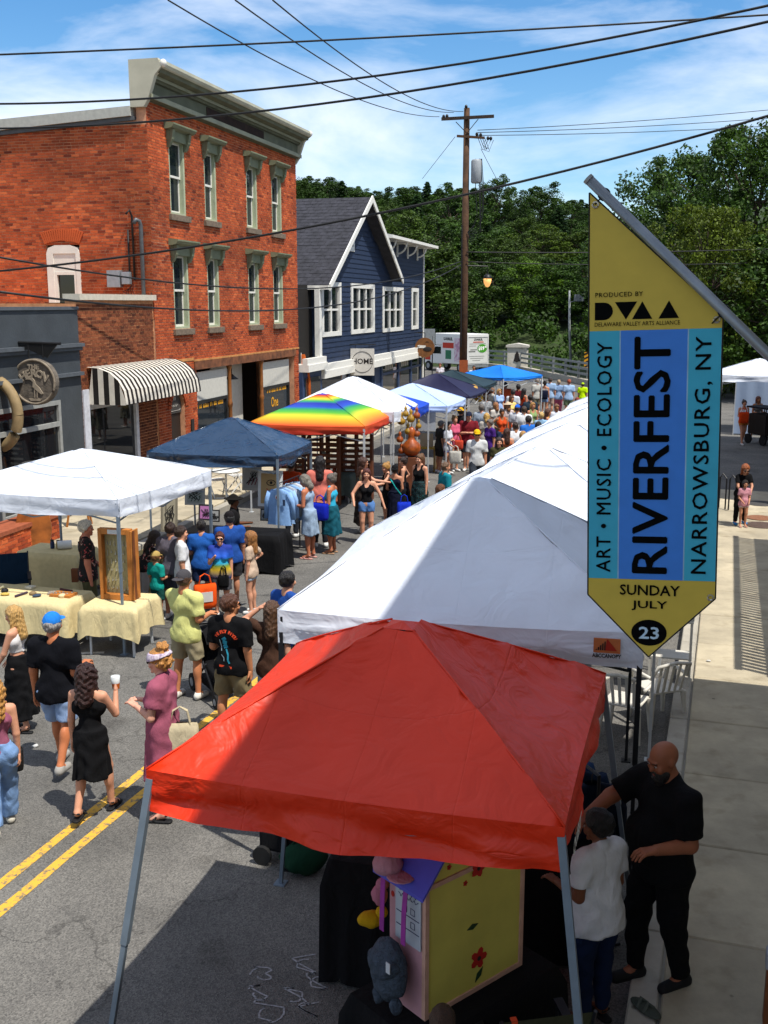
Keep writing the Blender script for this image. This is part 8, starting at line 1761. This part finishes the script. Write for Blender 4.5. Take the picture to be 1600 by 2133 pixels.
# further back in the crowd
for i, (x, y, sx, tc_, hc_2, lab, fc) in enumerate((
    (1003, 842, 'm', '#8f9aa8', '#5d5650', 'grey haired man in pale blue tee behind the folded arms man', 10), (1033, 838, 'f', '#b9b4ac', '#8a5a34', 'woman in white sleeveless top beside the straw hats', -30), (1046, 852, 'f', '#b8441c', '#2a1a12', 'dark haired woman in rust top behind the purple tee', 170),
    (1092, 846, 'm', '#c9cacb', '#3a2a1c', 'man in white tee just beyond the bright blue cap', 0), (1110, 838, 'f', '#7a8f5c', '#9a7038', 'fair haired woman in sage top near the traffic cone', 160), (1150, 872, 'm', '#44506a', '#6d6a66', 'grey haired man in slate tee above the canopy ridge', 10),
    (1187, 848, 'f', '#b07a86', '#2a1a12', 'woman in dusty pink top beside the checked shirt', -20), (1066, 824, 'f', '#d0b46a', '#4a2a18', 'woman in straw yellow top beneath the orange shirt', 150), (1018, 795, 'm', '#5d3a34', '#17100c', 'man in brick brown tee at the indigo canopy corner', 30),
    (1105, 822, 'm', '#22303c', '#17100c', 'man in dark navy tee left of the bridge group', 0), (968, 842, 'f', '#2c3a34', '#5a3418', 'woman in dark green top under the pale canopy', 60), (1160, 842, 'f', '#c0c4cc', '#6d4a30', 'woman in white top before the pink trousers', 175),
    (1056, 892, 'f', '#a05a3a', '#3a2014', 'woman in terracotta top beside the olive blouse', -10), (1090, 898, 'f', '#6a7f9c', '#a07840', 'blonde woman in denim blue top by the canopy edge', 20))):
    Pn(lab, x, head=y, h=1.76 if sx == 'm' else 1.65, face=fc, sex=sx, skin=[SK1, SK2, SK3][i % 3], hair=(['short', 'buzz', 'short'][i % 3] if sx == 'm' else ['long', 'bob', 'bun'][i % 3], hc_2), top=(['tee', 'shirt'][i % 2] if sx == 'm' else ['tank', 'tee'][i % 2], tc_), bot=(['shorts', 'pants'][i % 2] if sx == 'm' else ['jeans', 'skirt', 'denimshorts'][i % 3], ['#3a3c42', '#6d6a58', '#2c3850'][i % 3]), arms=[('down', 'down'), ('hold', 'down'), ('hip', 'down'), ('front', 'front')][i % 4], q=3)
# ---- by the bridge railing
Pn('man in striped shirt at the end of the bridge group', 1117, foot=868, head=789, face=-20, sex='m', skin=SK2, hair=('short', '#8a7a68'), top=('tee', STRP), bot=('shorts', '#6d6a58'), q=3)
Pn('white haired person behind the striped shirt', 1126, foot=860, head=790, face=0, sex='m', skin=SK1, hair=('short', '#c0bcb4'), top=('tee', '#b4b0a8'), bot=('shorts', '#6d6a58'), q=3)
a = Pn('woman with dark backpack near the bridge', 1133, foot=871, head=793, face=15, skin=SK2, hair=('bun', '#17100c'), top=('tank', '#8f8a88'), bot=('denimshorts', '#6d84a8'), q=3)
bag('dark blue backpack worn by the woman near the bridge', a['loc']((0, -.20, 1.46)), R(-15), '#12172c', .34, .38, .18, name='backpack')
Pn('tall man in blue patterned shirt near the bridge', 1144, foot=868, head=786, face=10, sex='m', skin=SK1, hair=('short', '#3a2a1c'), hat=('cap', '#3f3d40'), top=('shirt', PLD), bot=('shorts', '#a48a7c'), q=3)
Pn('woman in pale shirt and pink trousers near the bridge', 1162, foot=868, head=791, face=5, skin=SK1, hair=('short', '#9a8468'), top=('shirt', '#7f98b8'), bot=('pants', '#a8506a'), q=3)
Pn('red haired man in blue shirt and green shorts near the bridge', 1183, foot=870, head=790, face=-5, sex='m', skin=SK1, hair=('short', '#8a3c1c'), top=('shirt', PLD), bot=('shorts', '#5d6a50'), bulk=1.1, q=3)
Pn('person in bright yellow-green safety jacket', 1212, foot=862, head=797, face=20, sex='m', skin=SK2, hair=('short', '#2a1a12'), hat=('cap', '#9ab80c'), top=('blouse', '#b4d800'), bot=('pants', '#3a4a1c'), q=3)
Pn('person in white top by the truck wheel', 917, head=748, h=1.7, pos=tuple(at(917, 748, 60).xy), face=180, skin=SK2, hair=('short', '#5a2a1c'), top=('tee', '#b4b0b8'), bot=('pants', '#8f8a86'), q=3)
Pn('man in white shirt at the foot of the utility pole', 987, head=766, h=1.75, pos=tuple(at(987, 766, 57).xy), face=170, sex='m', skin=SK3, hair=('buzz', '#2a1a12'), top=('tee', '#b9bcc2'), bot=('pants', '#33363c'), q=3)
# ---- right pavement
a = Pn('woman in white tank top and orange shorts on the pavement', 1545, foot=926, head=833, face=175, skin=SK2, hair=('bun', '#2a1a14'), top=('tank', '#c4c4c4'), bot=('denimshorts', '#b8702c'), shoes=('shoe', '#b9b4ae'), legs='walk', arms=('hold', 'down'), q=2)
bag('orange bag carried by the white tank top woman', a['wr'][1] + Vector((.05, 0, .32)), R(10), '#c83c10', .36, .40, .12)
Pn('woman in grey top and shorts beside the orange bag', 1574, foot=918, head=825, face=170, skin=SK3, hair=('long', '#5a2a1c'), top=('tank', '#6d6a66'), bot=('denimshorts', '#2c3850'), legs='walkl', arms=('hold', 'hold'), q=3)
ms = Pn('woman with auburn hair bending to hold a small child', 1540, foot=1092, head=966, z0=.15, face=176, skin=SK1, hair=('long', '#8a4a22'), top=('tee', '#0c0c0e'), bot=('pants', '#0b0b0d'), shoes=('shoe', '#2f78b0'), arms=('low', 'low'), lean=.22, legs='wide', glasses=True, hpitch=12, q=2)
Pn('small child in pink top held by the auburn haired woman', 1534, foot=1095, head=1006, z0=.15, face=178, skin=SK2, hair=('bob', '#17100c'), top=('tee', '#b8808a'), bot=('denimshorts', '#b9a8a8'), shoes=('sandal', '#a88a80'), arms=('front', 'front'), pos=(ms['base'].x - .03, ms['base'].y - .30), h=1.03, q=2)
Pn('large bald bearded man in black tee at the clothes rack', 1368, foot=2048, head=1537, z0=.12, face=-112, sex='m', skin='#8a5238', hair=('bald', '#17100c'), beard='#1c1a1a', top=('tee', '#08080a'), bot=('pants', '#08080a'), shoes=('high', '#0c0c0e'), arms=('lift', 'hold'), legs='step', hpitch=20, hyaw=0, bulk=1.28, q=1)
Pn('woman in white blouse with short dark hair by the canopy leg', 1252, head=1688, h=1.62, face=-35, skin='#6d4028', hair=('short', '#060404'), top=('blouse', '#c4c4c6'), bot=('jeans', '#14213c'), shoes=('sandal', BLK_), arms=('hold', 'hold'), hpitch=6, hyaw=-25, bulk=1.18, q=1)
Pn('brown haired child at the lower edge before the play house', 922, head=2108, h=1.15, face=10, skin=SK2, hair=('short', '#3a2414'), top=('tee', '#2c2c30'), bot=('shorts', '#222226'), q=2)
# ---- print on the back of the black tee
def print_on(P_, meshes, back=True):
    me = P_['top'].data; bvh = BVHTree.FromPolygons([v.co.copy() for v in me.vertices], [tuple(p.vertices) for p in me.polygons]); sgn = -1 if back else 1
    for nm, m2, mt in meshes:
        for v in m2.vertices:
            x, z = v.co.x, v.co.y; hit = bvh.ray_cast(Vector((x, sgn * .6, z)), Vector((0, -sgn, 0))); y = hit[0].y if hit[0] else sgn * .15
            v.co = (x, y + sgn * .004, z)
        o = obj(nm, m2, mt, P_['top'])
OR2 = mat('print_orange', '#c8401c', .8); TQ = mat('print_teal', '#1c7f96', .8); PK = mat('print_pale', '#8fa4a8', .8); ms_ = []
for i, ch in enumerate('THE PLOT IN YOU'):
    if ch == ' ': continue
    tt = (i - 7) * .155; me = text_mesh(ch, .050, .002); me.transform(Matrix.Translation((0, 0, 0))); me.transform(Matrix.Rotation(-tt, 4, 'Z')); me.transform(Matrix.Translation((math.sin(tt) * .135, 1.20 + math.cos(tt) * .12, 0))); ms_.append(('print_letter', me, OR2))
def stroke(pts, w):
    b = MB()
    for p, q_ in zip(pts, pts[1:]):
        d_ = Vector((q_[0] - p[0], q_[1] - p[1])); n_ = Vector((-d_.y, d_.x)).normalized() * w; b.add([(p[0] - n_.x, p[1] - n_.y, 0), (q_[0] - n_.x, q_[1] - n_.y, 0), (q_[0] + n_.x, q_[1] + n_.y, 0), (p[0] + n_.x, p[1] + n_.y, 0)], [(0, 1, 2, 3)])
    return b.mesh('print')
ms_ += [('print_figure', stroke([(-.03, 1.25), (-.01, 1.22), (-.02, 1.17), (.0, 1.13)], .028), TQ), ('print_figure', stroke([(-.08, 1.22), (-.07, 1.14), (-.06, 1.09)], .006), PK), ('print_figure', stroke([(.0, 1.12), (.03, 1.06), (.03, 1.0), (.05, .96)], .010), TQ), ('print_figure', stroke([(-.06, 1.05), (-.02, 1.02), (-.02, .98)], .006), PK), ('print_band', stroke([(-.08, .925), (.08, .915)], .012), OR2)]
print_on(pm, ms_)
# ================================================================ houses beside the viewer and an added shade block: out of the picture, their shade falls into it
NF = 1.25
hz_ = thing('near_house', 'pale house the picture is taken from, outside the view', 'building', sn(0, 0), STREET_RZ)
b = MB(); b.bx(NF, NF + 9, -14, 9.6, 0.1, 10.9); b.bx(NF, NF + 9, 9.6, 12.85, .1, 4.4); b.build('wall', mat('cream_siding', '#a9a08c', .8), hz_, fix=False)
b = MB(); b.bx(NF - .06, NF + 9.1, -14.1, 9.7, 10.9, 11.1); b.bx(NF - .06, NF + 9.1, 9.72, 12.95, 4.4, 4.55); b.build('roof', SHG, hz_)
# balcony house further along
hb2 = thing('balcony_house', 'house with a railed balcony beyond the near house, outside the view', 'building', sn(0, 0), STREET_RZ)
b = MB(); b.bx(3.6, 12, 13.6, 24.5, .1, 5.5); b.build('wall', mat('cream_siding', ''), hb2, fix=False)
b = MB(); b.bx(2.02, 3.6, 13.6, 22.4, 2.9, 3.05); b.build('deck', mat('deck_wood', '#6b5a44', .8), hb2)
for i in range(62):
    y = 13.7 + i * .14; b = MB() if i == 0 else None
    if i == 0: b.bx(-.03, .03, -.035, .035, 3.05, 3.95); bal = b.mesh('baluster'); bal.materials.append(mat('rail_white', '#b9b6ae', .6))
    o = bpy.data.objects.new('baluster', bal); COL.objects.link(o); o.parent = hb2; o.location = (2.08, y, 0)
b = MB(); b.bx(2.04, 2.12, 13.6, 22.4, 3.952, 4.03); b.bx(2.06, 2.10, 13.6, 22.4, 3.1, 3.14); b.build('handrail', mat('rail_white', ''), hb2)
for y in (13.8, 18, 22.2): b = MB(); b.bx(2.1, 2.24, y, y + .14, .15, 2.9); b.build('post', mat('rail_white', ''), hb2)
b = MB(); b.bx(2.4, 12, 26.6, 41, .1, 6.2); t = thing('shade_block', 'block added beyond the balcony house to shade the lot, outside the view', 'building', sn(0, 0), STREET_RZ); b.build('wall', mat('shade_block_board', '#6d5a4a', .9), t, fix=False); b = MB(); b.bx(2.3, 12.1, 26.5, 41.1, 6.2, 6.4); b.build('roof', SHG, t)  # box added out of view to throw shade on the parking lot
# wooden post at the lower right edge
q = gp(1592, 2128, .15); t = thing('wooden_post', 'brown wooden post with a white cap at the lower corner', 'post', (q.x + .02, q.y, .15), STREET_RZ); b = MB(); b.bx(-.03, .09, -.05, .05, 0, .42); b.build('post', mat('dark_oak', '#6b3a18'), t); b = MB(); b.bx(-.04, .10, -.06, .06, .42, .55); b.build('cap', flat('#8f9296'), t, bevel=.015)
# litter and marks
for (x, y, lab) in ((1476, 1378, 'crumpled white paper scrap on the sunlit pavement'), (1453, 1672, 'small white paper scrap on the shaded pavement'), (74, 1555, 'tiny white scrap on the road beside the long black skirt')):
    q = gp(x, y, .155 if x > 1000 else .005); b = MB(); b.ball((0, 0, .01), .035, .028, .014, 8, 6); fuzzy(b, .02, 30, x); tag(b.build('paper_scrap', flat('#b4b4b0'), None, loc=q), lab, 'litter', 'litter')
# parked hand truck at the right tents
q = gp(1590, 925, 0); t = thing('market_cart', 'dark loaded cart at the edge of the parking lot', 'cart', (q.x, q.y, 0), R(20)); b = MB(); b.bx(-.35, .35, -.5, .5, .35, 1.1); b.build('load', cloth('#2a2420'), t, bevel=.05); b = MB(); b.bx(-.4, .4, -.55, .55, 1.3, 1.36); b.build('canvas_top', cloth('#181a20'), t)
for (x, y) in ((-.36, -.4), (.36, -.4), (-.36, .4), (.36, .4)): b = MB(); b.prism([(y + .18 * math.cos(k * .45), .18 + .18 * math.sin(k * .45)) for k in range(14)], 0, x - .03, x + .03); b.build('wheel', mat('tyre', '#141414'), t)
for (x, y) in ((-.36, -.48), (.36, .48)): b = MB(); b.beam((x, y, .3), (x, y, 1.3), .03); b.build('post', LEGK, t)
# bicycle rack edge by the banner
q = gp(1507, 1060, .15); t = thing('bike_rack', 'black metal rack beside the auburn haired woman', 'rack', q, R(-60))
for x in (-.15, .15): b = MB(); b.tube([(x, 0, 0), (x, 0, .75), (x + .08, 0, .85), (x + .2, 0, .75), (x + .2, 0, 0)], .018, 8); b.build('hoop', LEGK, t)
